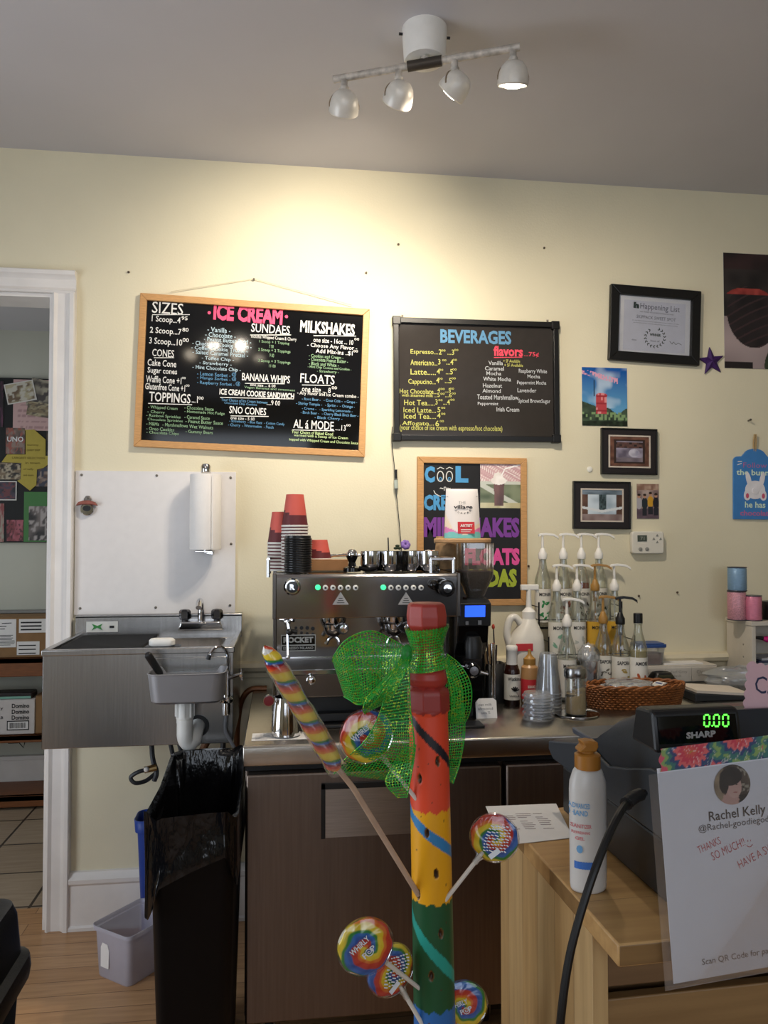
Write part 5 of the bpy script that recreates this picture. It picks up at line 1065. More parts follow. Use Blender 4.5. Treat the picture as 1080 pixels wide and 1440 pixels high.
write(b, 'THE', bw * -.02, bh * .72, bw * .20, bh * .05, 3, -.01, by(bh * .66)); write(b, 'village', 0, bh * .62, bw * .52, bh * .1, 1, .03, by(bh * .54))
for i, ch in enumerate('COFFEE'): a = R(-60 + 24 * i); write(b, ch, bw * .26 * math.sin(a) * .85, bh * .61 - bh * .11 * math.cos(a), bw * .05, bh * .03, 1, .02, by(bh * .5), rot=a)
b.out('bag_lettering', [WHITEP, mat('dark_print', '#25242a', .6, var=0), mat('red_label', '#c8333b', .5, var=0), mat('grey_print', '#8d8a8c', .6, var=0)], o, smooth=0, recalc=False)
# crumpled kraft bag and paper flower left of the hopper
c = at(632, 803, 2.68); KR = mat('kraft_paper', '#b8946a', .8, var=.35, vscale=28, bump=.5, bscale=25)
o = thing('paper_bag', 'crumpled brown kraft bag between the cup row and the grinder hopper', 'paper bag', (c.x, 2.70, TOPZ)); b = B(); b.surf(lambda u, v: ((.048 + .006 * noise2(u * 9, v * 7)) * math.cos(2 * math.pi * u) * (1 - .15 * v), (.028 + .006 * noise2(u * 9 + 3, v * 7)) * math.sin(2 * math.pi * u) * (1 - .3 * v), .115 * v), 40, 14); bmesh.ops.remove_doubles(b.bm, verts=b.bm.verts, dist=.0005); b.out('bag_body', KR, o)
c = at(607, 776, 2.72); o = thing('paper_flower', 'crumpled orange and white paper flower left of the kraft bag', 'paper flower', (c.x, 2.74, TOPZ)); b = B()
b.cyl((0, 0, 0), (0, 0, .055), .004)
for k in range(9): a = k * 2.4; b.mi = k % 2 + 1; b.ball((.02 * math.cos(a), .008 * math.sin(a), .055 + .014 * math.sin(a * 1.3)), (.014, .006, .010), 8, 5)
b.out('flower_body', [mat('kraft_stem', '#8d6b45', .8), mat('orange_paper', '#d9722f', .7), mat('cream_paper', '#e3d8cb', .7)], o)

# ================================================================== SYRUPS AND THE RIGHT OF THE WORKTOP
LBL = mat('label_white', '#e2dfd6', .6, var=.03)
def pump(t, h, m, ang):
    """pump top on a bottle whose neck ends at h; returns the parts"""
    b = B(); b.lathe([(.0165, h - .018), (.0172, h - .016), (.0172, h + .004), (.012, h + .012), (.009, h + .022), (.0055, h + .026), (.0042, h + .075)], n=20); pb = b.out('pump_collar', m, t)
    ca, sa = math.cos(ang), math.sin(ang)
    b = B(); b.loft([[(ca * x - sa * y * w, sa * x + ca * y * w, h + z + dz) for y, dz in ((-.009, -.003), (.009, -.003), (.009, .006), (-.009, .006))] for x, w, z in ((-.016, .8, .074), (-.008, 1, .078), (.014, .95, .080), (.045, .7, .076), (.062, .5, .066), (.063, .5, .062))]); b.out('pump_spout', m, pb, bevel=.002)
    b = B(); b.lathe([(.003, .05), (.003, h - .06), (.008, h - .058), (.008, h - .02)], n=12); b.out('dip_tube', m if m is not WHITEP else mat('pump_tube', '#d6d3c9', .4), t)
def bottle(lab, px, Y, z, syr, art, pm, ang, grp='flavour syrup bottles', text='MONIN', cap=None, fill=.15, lm=None):
    c = at(px, 850, Y); t = thing('syrup_bottle', lab, 'syrup bottle', (c.x, Y, z), 0, grp); h = .285; r = .0322
    b = B(); b.lathe([(r * .85, 0), (r, .005), (r, .172), (r * .96, .185), (r * .7, .215), (.0165, .235), (.0145, .25), (.0135, h - .02), (.0155, h - .018), (.0155, h)], n=32, cap1=False); b.out('bottle_glass', GLASSC, t)
    sm = mat('syrup_' + syr.strip('#'), syr, .12, var=.05) if not isinstance(syr, bpy.types.Material) else syr
    b = B(); b.lathe([(r * .8, .006), (r - .003, .009), (r - .003, min(fill, .172))] + ([(r * .66, .212)] if fill > .2 else []), n=28); b.out('syrup', sm, t)
    b = B(); rl = r + .0006
    b.loft([[(rl * math.sin(R(a)), -rl * math.cos(R(a)), z_) for a in range(-105, 106, 10)] for z_ in (.018, .15)], False, False, closed=False); lb = b.out('label', lm or LBL, t)
    b = B()
    def cw(x, y, z_): return b.v(((rl + .0005) * math.sin(x / rl), -(rl + .0005) * math.cos(x / rl) + y, z_))
    vs, fs, asp = text_shape(text, .03); b.mi = 0; w_, h_ = .05, .014; nv = [cw(x * w_, 0, .128 + q * h_) for x, q in vs]; [b.f([nv[i] for i in f]) for f in fs]
    b.mi = 1 ; rr = random.Random(int(px))
    for k in range(10):
        a = rr.uniform(0, 6.28); x0, z0 = .017 * math.cos(a) * rr.uniform(.7, 1.3), .068 + .03 * math.sin(a) * rr.uniform(.8, 1.2); d = rr.uniform(0, 6.28); l = rr.uniform(.006, .012); n_ = 7
        b.f([cw(x0 + l * math.cos(e) * math.cos(d) - l * .45 * math.sin(e) * math.sin(d), 0, z0 + l * math.cos(e) * math.sin(d) + l * .45 * math.sin(e) * math.cos(d)) for e in [2 * math.pi * i / n_ for i in range(n_)]])
    b.mi = 2
    for i in range(3): zz = .05 - i * .010; b.f([cw(-.012, 0, zz), cw(.012 - .003 * i, 0, zz), cw(.012 - .003 * i, 0, zz + .003), cw(-.012, 0, zz + .003)])
    b.out('label_print', [INKB, mat('label_art_' + art.strip('#'), art, .6, var=.15), mat('grey_print', '#8d8a8c', .6, var=0)], lb, smooth=0, recalc=False)
    if cap: k = B(); k.lathe([(.0165, h - .012), (.0165, h + .022), (.015, h + .024)], n=24); k.out('cap', cap, t)
    else: pump(t, h, pm, ang)
    return t
GOLDP = mat('gold_plastic', '#a47b3d', .4, var=.05)
ZB, ZM = 1.122, 1.003
bottle('syrup bottle with white pump and green leaf label, leftmost of the back row', 763.5, 2.985, ZB, '#d8c7a4', '#2f8a4e', WHITEP, R(-8))
bottle('syrup bottle with white pump, second from the left in the back row', 792.5, 2.985, ZB, '#c8a679', '#9a5a4a', WHITEP, R(-12))
bottle('syrup bottle with white pump and amber red syrup, third in the back row', 818, 2.985, ZB, '#9a3b18', '#3b2c28', WHITEP, R(-5), fill=.178)
bottle('syrup bottle with white pump and a palm like label, rightmost of the back row', 842.5, 2.985, ZB, '#d2c29a', '#24402f', WHITEP, R(-8))
bottle('syrup bottle with white pump, leftmost of the middle row', 783, 2.87, ZM, '#dcd6c6', '#7fae95', WHITEP, R(-12))
bottle('syrup bottle with white pump, second from the left in the middle row', 811.5, 2.87, ZM, '#cfc6b0', '#b9bcb4', WHITEP, R(-10))
bottle('syrup bottle with a gold pump and yellow label in the middle row', 837, 2.87, ZM, '#b98c3c', '#d9a92f', GOLDP, R(-15), lm=mat('label_yellow', '#d7a93a', .6, var=.05))
bottle('syrup bottle with white pump and yellow label, rightmost of the middle row', 864, 2.87, ZM, '#cdb469', '#c98f5a', WHITEP, R(-12), lm=mat('label_yellow', '#d7a93a', .6, var=.05))
bottle('syrup bottle with white pump alone in front of the rack on the worktop', 797, 2.70, CT, '#cfc9bb', '#7a3d33', WHITEP, R(-20))
bottle('syrup bottle with a gold pump standing on the worktop behind the clear cup of straws', 848, 2.78, CT, '#9d7433', '#6f6a60', GOLDP, R(-20), text='SAPORA')
bottle('syrup bottle with a black pump standing on the worktop', 872, 2.74, CT, '#b9b19e', '#a9914a', BLACKP, R(-10), text='SAPORA')
bottle('syrup bottle with a plain black screw cap, rightmost on the worktop', 897, 2.72, CT, '#b5a26c', '#b4552c', None, 0, text='AMORE', cap=BLACKP, fill=.2)
# wire rack
WIRE = mat('black_wire', '#141415', .4, .5)
rx0, rx1 = at(752, 850, 2.98).x, at(879, 850, 2.90).x; t = thing('bottle_rack', 'black wire step rack holding two rows of syrup bottles', 'rack', (rx0, 2.82, CT)); w_ = rx1 - rx0
for nm, y0, y1, z in (('lower_shelf', .005, .10, ZM - CT - .004), ('upper_shelf', .115, .215, ZB - CT - .004)):
    b = B()
    for y in [y0 + (y1 - y0) * i / 4 for i in range(5)]: b.cyl((0, y, z), (w_, y, z), .002, n=6)
    for z_ in (z + .035, z + .085):
        b.cyl((0, y0 - .006, z_ if z_ < z + .05 else z_), (w_, y0 - .006, z_), .0022, n=6) if z_ < z + .05 else None
        for x in (0, w_): b.cyl((x, y0 - .006, z_), (x, y1, z_), .0022, n=6)
    b.out(nm, WIRE, t)
b = B()
for x in (0, w_):
    for y, zt_ in ((0, ZM - CT + .1), (.11, ZB - CT + .1), (.22, ZB - CT + .1)): b.cyl((x, y, 0), (x, y, zt_), .003, n=6)
    for z_ in (.03, .07): b.cyl((x, 0, z_), (x, .22, z_), .0022, n=6)
b.out('uprights', WIRE, t)
# white sauce jug with pump
c = at(739, 930, 2.86); t = thing('sauce_jug', 'white plastic jug with handle and tall white pump beside the milkshake chalkboard', 'jug', (c.x, 2.86, CT))
zj = lambda y: at(740, y, 2.86).z - CT; JUG = mat('jug_plastic', '#dcd8cf', .35, var=.02, sss=0)
b = B(); b.loft([[(x, y, z) for x, y in rrect(w, d, r, 5, cx_, 0)] for z, w, d, r, cx_ in ((0, .125, .11, .03, 0), (.01, .13, .115, .03, 0), (zj(905), .13, .115, .035, 0), (zj(892), .115, .105, .04, .006), (zj(874), .062, .062, .03, .014), (zj(870), .05, .05, .024, .014))]); b.out('jug_body', JUG, t)
b = B(); b.tube(spline([(-.015, 0, zj(878)), (-.04, 0, zj(868)), (-.062, 0, zj(872)), (-.072, 0, zj(890)), (-.062, 0, zj(908))], 6), .014, 12); b.out('handle', JUG, t)
b = B(); b.lathe([(.025, zj(872)), (.026, zj(860)), (.018, zj(857)), (.011, zj(854)), (.009, zj(832)), (.010, zj(826))], (.014, 0, 0), 20); pp = b.out('pump_collar', WHITEP, t); b = B(); b.box((-.018, -.009, zj(830)), (.052, .009, zj(822))); b.box((.042, -.006, zj(834)), (.052, .006, zj(826))); b.out('pump_spout', WHITEP, pp, bevel=.003)
b = B(); b.box((-.055, -.0595, zj(912)), (.01, -.0578, zj(902))); b.out('red_label_edge', mat('red_label', '#c8333b', .5, var=0), t)
# stirrer holder
c = at(694, 960, 2.72); t = thing('stirrer_holder', 'black holder packed with wooden stirrers and red tipped sticks', 'holder', (c.x, 2.72, CT)); b = B(); b.loft([[(x, y, z) for x, y in rrect(.07, .07, .012, 3)] for z in (0, .14)], cap1=False); b.out('holder_box', BLACKP, t, solid=.003)
WD = mat('stirrer_wood', '#b08d63', .7, var=.1)
for i in range(12):
    rr = random.Random(i); x, y = rr.uniform(-.024, .024), rr.uniform(-.024, .024); h = rr.uniform(.17, .2); red = i in (0, 3); dk = i % 4 == 1
    o = thing('stirring_stick', 'thin straw with a red tip standing in the black holder' if red else ('dark stirring stick among the wooden ones in the black holder' if dk else 'plain wooden stirring stick in the black holder'), 'stirring stick', (c.x + x, 2.72 + y, CT + .006), 0, 'red tipped sticks' if red else ('dark sticks in the holder' if dk else 'wooden sticks in the holder'))
    tp = (rr.uniform(-.02, .02) - .01 + x * .4, rr.uniform(-.01, .01), .24 + .02 * (i == 0) if red else h)
    B().tube([(0, 0, 0), tp], .0025 if red else .0035, 6).out('shaft', mat('dark_stick', '#3a3230', .5) if (red or dk) else WD, o)
    if red: B().ball(tp, (.006, .006, .010), 10, 8).out('red_tip', mat('red_tip', '#c2452f', .4), o)
# little white card
c = atz(682, 990, CT); t = thing('price_card', 'small white handwritten card leaning at the foot of the black grinder', 'card', (at(681.5, 988, 2.50).x, 2.478, CT), rot=(R(-12), 0, 0)); b = B(); b.prism([(-.034, 0), (.036, 0), (.036, .056), (.026, .064), (-.022, .064), (-.034, .052)], -.0015, 0); b.out('card_sheet', PAPER, t, smooth=0); b = B()
for i, (s_, w_) in enumerate((('oat milk', .045), ('almond', .05), ('extra 75', .03))): write(b, s_, -.002, .044 - i * .013, w_, .008, 0, 0, -.002)
b.out('handwriting', mat('grey_ink', '#77777b', .8, var=0), t, smooth=0, recalc=False)
# vanilla bottle
c = atz(720, 992, CT); t = thing('vanilla_bottle', 'dark extract bottle with a white cap and white label at the worktop', 'bottle', (c.x, c.y, CT)); k = lambda y: at(720, y, c.y - .027).z - CT
b = B(); b.lathe([(.025, 0), (.0275, .004), (.0275, k(945)), (.022, k(938)), (.0175, k(934)), (.0175, k(930))], n=28); b.out('bottle_glass', mat('dark_vanilla', '#2a1410', .12, var=.05), t)
b = B(); b.lathe([(.0195, k(936)), (.0195, k(917)), (.0205, k(916)), (.0205, k(911)), (.018, k(909.5))], n=24); b.out('cap', WHITEP, t)
b = B(); b.lathe([(.0279, k(985)), (.0279, k(949))], n=28, cap0=False, cap1=False); lb = b.out('label', LBL, t); b = B(); write(b, 'Watkins', 0, k(955), .046, .013, 0, .03, -.0285); write(b, 'VANILLA', 0, k(979), .036, .007, 0, .02, -.0285)
for i in range(5): a = R(20 + i * 30); bar(b, .002, k(972), .002 + .016 * math.cos(a), k(972) + .016 * math.sin(a), .005, 0, -.0285)
b.out('label_print', INKB, lb, smooth=0, recalc=False)
# caramel sauce
c = atz(745, 990, CT); c.y = 2.66; c.x = at(745, 990, 2.66).x; t = thing('sauce_bottle', 'caramel squeeze bottle with a gold cap and red label', 'bottle', (c.x, c.y, CT)); k = lambda y: at(745, y, c.y - .03).z - CT
b = B(); b.lathe([(.028, 0), (.031, .005), (.031, k(950)), (.029, k(940)), (.02, k(936))], n=28); b.out('bottle_body', mat('caramel_sauce', '#b58a5c', .3, var=.05), t); b = B(); b.lathe([(.0212, k(938)), (.0212, k(928)), (.015, k(926)), (.007, k(922)), (.005, k(915))], n=22); b.out('cap', GOLDP, t)
b = B(); b.lathe([(.0314, k(984)), (.0314, k(956))], n=28, cap0=False, cap1=False); lb = b.out('label', mat('red_label', '#c8333b', .5, var=0), t); b = B(); write(b, 'sauce', 0, k(966), .034, .010, 0, .02, -.0318); write(b, 'CARAMEL', 0, k(977), .038, .006, 0, .02, -.0318); b.out('label_print', LBL, lb, smooth=0, recalc=False)
# clear cups upside down, flat lids, dome lids
c = atz(768, 1008, CT); c = Vector((at(768, 1000, 2.46).x, 2.46, CT))
t0 = None
for i in range(9):
    loc = (at(757, 1000, 2.45).x + (.003 if i % 2 else -.003), 2.45 + (.002 if i % 3 else -.002), CT + i * .009)
    if t0 is None:
        t0 = thing('clear_cup_cover', 'clear plastic lid in the low stack in front of the inverted clear cups', 'lid', loc, 0, 'clear plastic lids in a stack'); B().lathe([(.048, 0), (.049, .003), (.047, .006), (.044, .007), (.042, .014), (.02, .016)], n=32, cap0=False, cap1=True).out('lid_shell', CLEARP, t0)
    else: dup(t0, loc)
t0 = None
for i in range(6):
    loc = (at(771, 1000, 2.575).x, 2.575, CT + .001 + i * .011)
    if t0 is None:
        t0 = thing('plastic_cup', 'clear plastic cup nested upside down in the tall stack by the sugar shaker', 'cup', loc, 0, 'inverted clear plastic cups'); B().lathe([(.047, 0), (.0475, .003), (.045, .005), (.028, .135), (.026, .137), (.004, .136)], n=32, cap0=False).out('cup_shell', CLEARP, t0)
    else: dup(t0, loc)
# tray with sugar shaker
c = Vector((at(808, 1008, 2.50).x, 2.49, CT)); t = thing('serving_tray', 'round silver tray under the sugar shaker', 'tray', (c.x, c.y, CT)); B().lathe([(.055, .002), (.070, .003), (.077, .008), (.078, .006), (.072, .0005), (.055, 0)], n=48).out('tray_plate', CHROME, t)
t = thing('sugar_shaker', 'glass sugar shaker with a steel lid, half full of tan sugar', 'sugar shaker', (c.x, c.y, CT + .0035)); b = B(); b.lathe([(.034, 0), (.036, .004), (.0345, .02), (.0345, .118), (.031, .128)], n=32, cap1=False); b.out('shaker_glass', GLASSC, t)
b = B(); b.surf(lambda u, v: (.0325 * min(v * 2, 1) * math.cos(2 * math.pi * u), .0325 * min(v * 2, 1) * math.sin(2 * math.pi * u), .004 + (0 if v <= .5 else (v - .5) * 2 * (.066 + .014 * math.cos(2 * math.pi * u)))), 28, 10); b.lathe([(.0325, .068), (.001, .072)], n=28, cap0=False); b.out('sugar', mat('tan_sugar', '#c9a878', .9, var=.12, vscale=300), t)['kind'] = 'stuff'
b = B(); b.lathe([(.0355, .12), (.0375, .124), (.0375, .142), (.034, .152), (.022, .158), (.004, .160)], n=32); b.out('shaker_lid', mat('satin_lid_steel', '#9b9a9a', .25, 1), t)
FILM = glass('bag_film', '#eef0f2', .15, .22, .12)
def film(name, lab, c, rx, ry, rz_, seed, cat='plastic bag'):
    o = thing(name, lab, cat, c); b = B()
    def fn(u, v):
        a, e = 2 * math.pi * u, math.pi * v; n = .75 + .5 * noise2(u * 9 + seed, v * 8); return (rx * n * math.cos(a) * math.sin(e), ry * n * math.sin(a) * math.sin(e), rz_ * (1 - math.cos(e) * (.8 + .4 * noise2(u * 6, v * 6 + seed))) * .5)
    b.surf(fn, 36, 18); bmesh.ops.remove_doubles(b.bm, verts=b.bm.verts, dist=.0005); b.out('film', FILM, o, smooth=30); return o
# clear cup of wrapped straws
c = Vector((at(828, 950, 2.72).x, 2.72, CT)); t = thing('straw_cup', 'clear plastic cup stuffed with wrapped clear straws in front of the syrups', 'cup', c); hh = .17
b = B(); b.lathe([(.026, 0), (.028, .004), (.041, .14), (.0425, .142)], n=32, cap1=False); b.out('cup_shell', CLEARP, t)
for i in range(16):
    rr = random.Random(50 + i); a = rr.uniform(0, 6.28); r_ = rr.uniform(0, .018); x, y = r_ * math.cos(a), r_ * math.sin(a)
    o = thing('wrapped_straw', 'clear wrapped straw among those in the clear plastic cup', 'straw', (c.x + x, c.y + y, CT + .006), 0, 'wrapped straws in the clear cup'); B().tube([(0, 0, 0), (x * .9 + rr.uniform(-.006, .006), y * .9, rr.uniform(.14, .19))], .0045, 7).out('straw', mat('wrapped_straw', '#cfd0d0', .4, alpha=.75, var=.1), o)
film('plastic_bag', 'crumpled clear film stuffed in the top of the clear cup of straws', (c.x, c.y, CT + .10), .036, .036, .10, 5)
# wicker basket
c0, c1 = at(823, 990, 2.60), at(960, 985, 2.60); bx = (c0.x + c1.x) / 2; rxx = (c1.x - c0.x) / 2; ryy = .078; bhh = .072
t = thing('wicker_basket', 'oval brown wicker basket of packets on the worktop', 'basket', (bx, 2.60, CT)); WK = mat('wicker', '#8f562b', .55, var=.3, vscale=50); b = B()
def wk(u, v):
    a = 2 * math.pi * u; rows = 9; zz = v * bhh; s = 1 + .006 / rxx * 0; q = .0035 * math.sin(v * rows * 2 * math.pi) + .003 * math.sin(u * 48 * 2 * math.pi + (math.pi if int(v * rows) % 2 else 0)); k_ = .9 + .1 * v
    return ((rxx * k_ + q) * math.cos(a), (ryy * k_ + q) * math.sin(a), zz)
b.surf(wk, 192, 54); bmesh.ops.remove_doubles(b.bm, verts=b.bm.verts, dist=.0003); b.out('basket_wall', WK, t, smooth=60, solid=.004)
b = B(); b.prism([(rxx * .9 * math.cos(2 * math.pi * i / 40), ryy * .9 * math.sin(2 * math.pi * i / 40)) for i in range(40)], .001, .005, 'xy'); b.out('basket_floor', WK, t)
b = B()
for ph in (0, math.pi): pts = [((rxx + .002 * math.cos(i * .9 + ph)) * math.cos(2 * math.pi * i / 90), (ryy + .002 * math.cos(i * .9 + ph)) * math.sin(2 * math.pi * i / 90), bhh + .002 + .004 * math.sin(i * .9 + ph)) for i in range(91)]; b.tube(pts, .0045, 6)
b.out('braided_rim', WK, t)
PK = mat('packet_paper', '#d9d7d3', .5, var=.03); PKB = mat('blue_print', '#3a4f8a', .6, var=0)
for i in range(14):
    rr = random.Random(80 + i); x = bx + rr.uniform(-.1, .11); y = 2.60 + rr.uniform(-.04, .04); o = thing('sugar_packet', 'white paper packet with a dark print heaped in the wicker basket', 'packet', (x, y, CT + .045 + .002 * i), rot=(R(rr.uniform(-25, 25)), R(rr.uniform(-20, 20)), rr.uniform(0, 6)), group='packets in the wicker basket')
    b = B(); b.loft([[(-.03, yy, z_) for yy, z_ in ((-.018, 0), (.018, 0), (.018, .001), (-.018, .001))], [(0, yy, z_) for yy, z_ in ((-.017, -.003), (.017, -.003), (.017, .004), (-.017, .004))], [(.03, yy, z_) for yy, z_ in ((-.018, 0), (.018, 0), (.018, .001), (-.018, .001))]]); b.out('packet_body', PK, o); b = B(); b.box((-.006, -.011, .0042), (.006, .011, .0046)); b.out('packet_print', PKB, o)
film('plastic_bag', 'crumpled clear plastic bag lying over the packets in the wicker basket', (bx - .03, 2.60, CT + .06), .09, .05, .03, 3)
o = thing('scanner', 'black rounded device behind the right end of the wicker basket', 'device', (at(932, 962, 2.86).x, 2.87, CT)); b = B(); b.loft([[(x, y, z) for x, y in rrect(w, d, .02, 4)] for z, w, d in ((0, .10, .08), (.04, .095, .075), (.062, .07, .05), (.065, .05, .03))]); b.out('device_body', BLACKP, o); b = B(); b.box((-.03, -.034, .046), (.03, -.031, .058)); k = b.out('device_window', mat('olive_glass', '#3a3c2a', .15), o)
# white drawer boxes with handwriting
x0, x1 = at(900, 950, 2.965).x, at(1009, 950, 2.965).x; t = thing('drawer_organizer', 'low white drawer box with pencilled fronts against the wall behind the basket', 'drawer box', ((x0 + x1) / 2, 2.965, CT)); w_ = x1 - x0; hh = at(960, 936, 2.965).z - CT; WB = mat('white_box_card', '#cdc6bb', .7, var=.04)
B().box((-w_ / 2, .004, 0), (w_ / 2, .115, hh)).out('box_body', WB, t, bevel=.002)
for i in range(3):
    b = B(); xa = -w_ / 2 + i * w_ / 3; b.box((xa + .002, 0, .004), (xa + w_ / 3 - .002, .005, hh - .008)); d = b.out('drawer_front', WB, t, bevel=.001); b = B()
    write(b, ('mint tea', 'Earl Grey', 'Chai Tea')[i], xa + w_ / 6, hh * .62, .07, .014, 0, -.01, -.001); write(b, ('herbal', 'black', 'spiced')[i], xa + w_ / 6 - .01, hh * .42, .04, .010, 0, -.01, -.001); b.out('handwriting', mat('pencil', '#8a8378', .8, var=0), d, smooth=0, recalc=False)
tag(B().box((x1 - .22, 2.985, CT + hh + .0005), (x1 - .05, 3.05, CT + hh + .006)).out('paper_stack', PAPER, bevel=0), 'few loose papers lying on the white drawer box', 'paper')
c0, c1 = at(898, 930, 2.99), at(935, 930, 2.99); o = thing('food_container', 'clear food container with a blue lid on the left end of the white drawer box', 'container', ((c0.x + c1.x) / 2, 3.02, CT + hh + .001)); w_ = c1.x - c0.x
b = B(); b.loft([[(x, y, z) for x, y in rrect(w_ * k_, .085 * k_, .015, 4)] for z, k_ in ((0, .86), (.072, 1))], cap1=False); b.out('container_body', CLEARP, o); b = B(); b.prism(rrect(w_ * .8, .065, .012, 4), .003, .045, 'xy'); b.out('contents', mat('brown_powder', '#8a6252', .9, var=.2), o); b = B(); b.prism(rrect(w_ * 1.08, .095, .016, 4), .071, .084, 'xy'); b.prism(rrect(w_ * .96, .083, .014, 4), .084, .088, 'xy'); b.out('lid', mat('blue_lid', '#2e4f8f', .4), o, bevel=.002)
o = thing('napkin_holder', 'black napkin dispenser with white napkins lying on top behind the cash register', 'napkin holder', (at(1005, 985, 2.68).x, 2.70, CT)); b = B(); b.prism([(-.11, 0), (.12, 0), (.12, .012), (-.11, .03)], -.08, .08); b.out('holder_body', DARKGREY, o, bevel=.004); b = B(); b.loft([[(x, y, z + (.016 if x < 0 else 0)) for x, y in ((-.10, -.075), (.11, -.075), (.11, .07), (-.10, .07))] for z in (.0145, .024)]); b.out('napkins', mat('napkin_paper', '#ddd2c4', .85, var=.03), o)
film('plastic_bag', 'heap of clear plastic bags in front of the white cubby shelf', (at(1040, 960, 2.84).x, 2.84, CT), .14, .07, .085, 8)
# white cubby with ribbon
x0 = 1.874; zc0, zc1 = CT, at(1030, 871, 2.99).z; t = thing('cubby_shelf', 'white open cubby shelf at the right edge of the worktop', 'shelf', (x0, 2.90, CT)); H_ = zc1 - CT; WL = mat('white_laminate', '#cfc7ba', .5, var=.03)
for nm, q in (('side_panel', ((0, 0, 0), (.016, .18, H_ - .016))), ('side_panel', ((.384, 0, 0), (.40, .18, H_ - .016))), ('top_panel', ((-.004, -.004, H_ - .016), (.404, .18, H_))), ('shelf_panel', ((.016, .004, .06), (.384, .18, .072))), ('back_panel', ((.016, .17, .0), (.384, .18, H_ - .016))), ('bottom_panel', ((.016, .004, 0), (.384, .17, .012)))): B().box(*q).out(nm, WL, t, bevel=.001)
for z_ in (.15, .1): B().lathe([(.004, .0), (.004, -.001), (.001, -.0015)], (0, .06, z_), 10, 'x').out('peg_hole', mat('grey_hole', '#8f887c', .7), t)
def spool(lab, px, Y, zb_, r, h, m):
    c = at(px, 850, Y); o = thing('ribbon_spool', lab, 'ribbon spool', (c.x, Y, zb_), 0, 'curling ribbon spools')
    B().lathe([(r * .93, .003), (r, .008), (r * 1.0, h - .008), (r * .93, h - .003)], n=32).out('ribbon_winding', m, o)
    for z_ in (0, h - .003): B().lathe([(r * 1.02, z_), (r * 1.04, z_ + .0015), (r * 1.02, z_ + .003)], n=32).out('flange', mat('dark_flange', '#3c3d48', .4), o)
rib = lambda n, c_: mat(n, c_, .3, .2, var=.12, vscale=60, stretch=(1, 1, 12), bump=.2, bscale=200)
hs = at(1036, 831, 2.97).z - zc1
spool('pink glittery ribbon spool under the light blue one', 1036, 2.965, zc1 + .0005, .036, hs, mat('pink_glitter_ribbon', '#c9909c', .4, .2, var=.3, vscale=250)); spool('light blue ribbon spool on top of the pink glittery one', 1037, 2.965, zc1 + hs + .001, .037, .098, rib('blue_ribbon', '#7f9fbc')); spool('bright pink ribbon spool standing alone at the right', 1059, 2.94, zc1 + .0005, .033, .102, rib('pink_ribbon', '#d47f97'))
o = thing('tape_roll', 'black roll cut off at the right edge above the white cubby', 'roll', (at(1085, 860, 2.97).x, 2.97, zc1 + .0005)); B().lathe([(.04, 0), (.042, .004), (.042, .07), (.04, .074)], n=28).out('roll_body', BLACKP, o)
q = at(1043, 898, 2.93); o = thing('hole_punch', 'magenta handled tool with a black tip lying in the white cubby', 'tool', (x0 + .018, 2.925, q.z)); B().tube([(.0, 0, .004), (.03, 0, .002), (.045, 0, 0)], [.004, .007, .008], 10).out('black_tip', BLACKP, o); B().tube([(.045, 0, 0), (.06, 0, -.004), (.24, 0, -.012)], [.008, .013, .014], 12).out('magenta_grip', mat('magenta_plastic', '#c01f73', .3), o)
for i in range(3):
    tag(B().box((x0 + .02 + .02 * i, 2.91 + .01 * i, CT + .0725 + .008 * i), (x0 + .33 + .01 * i, 3.05, CT + .0795 + .008 * i)).out('booklet', mat('booklet_%s' % 'grey blue white'.split()[i], ('#8d929c', '#2e3550', '#b9bcc4')[i], .6)), ('grey booklet at the bottom of the pile in the white cubby', 'navy booklet in the middle of the pile in the white cubby', 'pale booklet on top of the pile in the white cubby')[i], 'booklet', 'booklets in the cubby')
for i in range(3): tag(B().box((x0 + .02, 2.91, CT + .0125 + .012 * i), (x0 + .35, 3.05, CT + .0235 + .012 * i)).out('paper_ream', mat('ream_%s' % 'mint white grey'.split()[i], ('#a9b7ac', '#cfd0d0', '#9aa0a8')[i], .7)), ('mint paper stack at the bottom of the white cubby', 'white paper stack between the mint and grey ones in the cubby', 'grey paper stack under the cubby shelf panel')[i], 'paper', 'paper stacks in the cubby')
# ================================================================== CASH COUNTER IN THE FOREGROUND
CZ = .95; CR = R(2.0)
ori = Vector((.441, .984, 0)); CM = Matrix.Translation(ori) @ Matrix.Rotation(CR, 4, 'Z')
def cpos(x, y, z): return CM @ Vector((x, y, z))
BIRCH = planks('birch_counter_top', ('#c39c66', '#bb925c', '#8a6a40'), 3, .12, .45, .0004, 'X')
BIRCHP = planks('birch_side_planks', ('#c7a877', '#b4905d', '#8d7048'), 3, .075, .5, .0008, 'Z', bumpd=.0008)
t = thing('sales_counter', 'light birch sales counter with a planked end panel carrying the cash register', 'counter', ori, CR)
B().box((0, 0, CZ - .03), (1.5, .50, CZ)).out('counter_top', BIRCH, t, bevel=.003)
B().box((.002, .085, 0), (.026, .50, CZ - .03)).out('end_panel', BIRCHP, t, bevel=.001)
DKW = planks('brown_counter_front', ('#7d6143', '#765a3d', '#3a2b1d'), 3, .4, .45, .0006, 'X')
B().box((.026, .105, CZ - .118), (1.5, .12, CZ - .045)).out('front_rail', DKW, t, bevel=.002)
B().box((.026, .10, .02), (1.5, .118, CZ - .132)).out('front_board', planks('tan_counter_front', ('#96774e', '#8e6f47', '#4a3823'), 3, .4, .45, .0006, 'X'), t, bevel=.002)
B().box((.026, .14, 0), (1.5, .15, CZ - .035)).out('back_board', DKW, t)
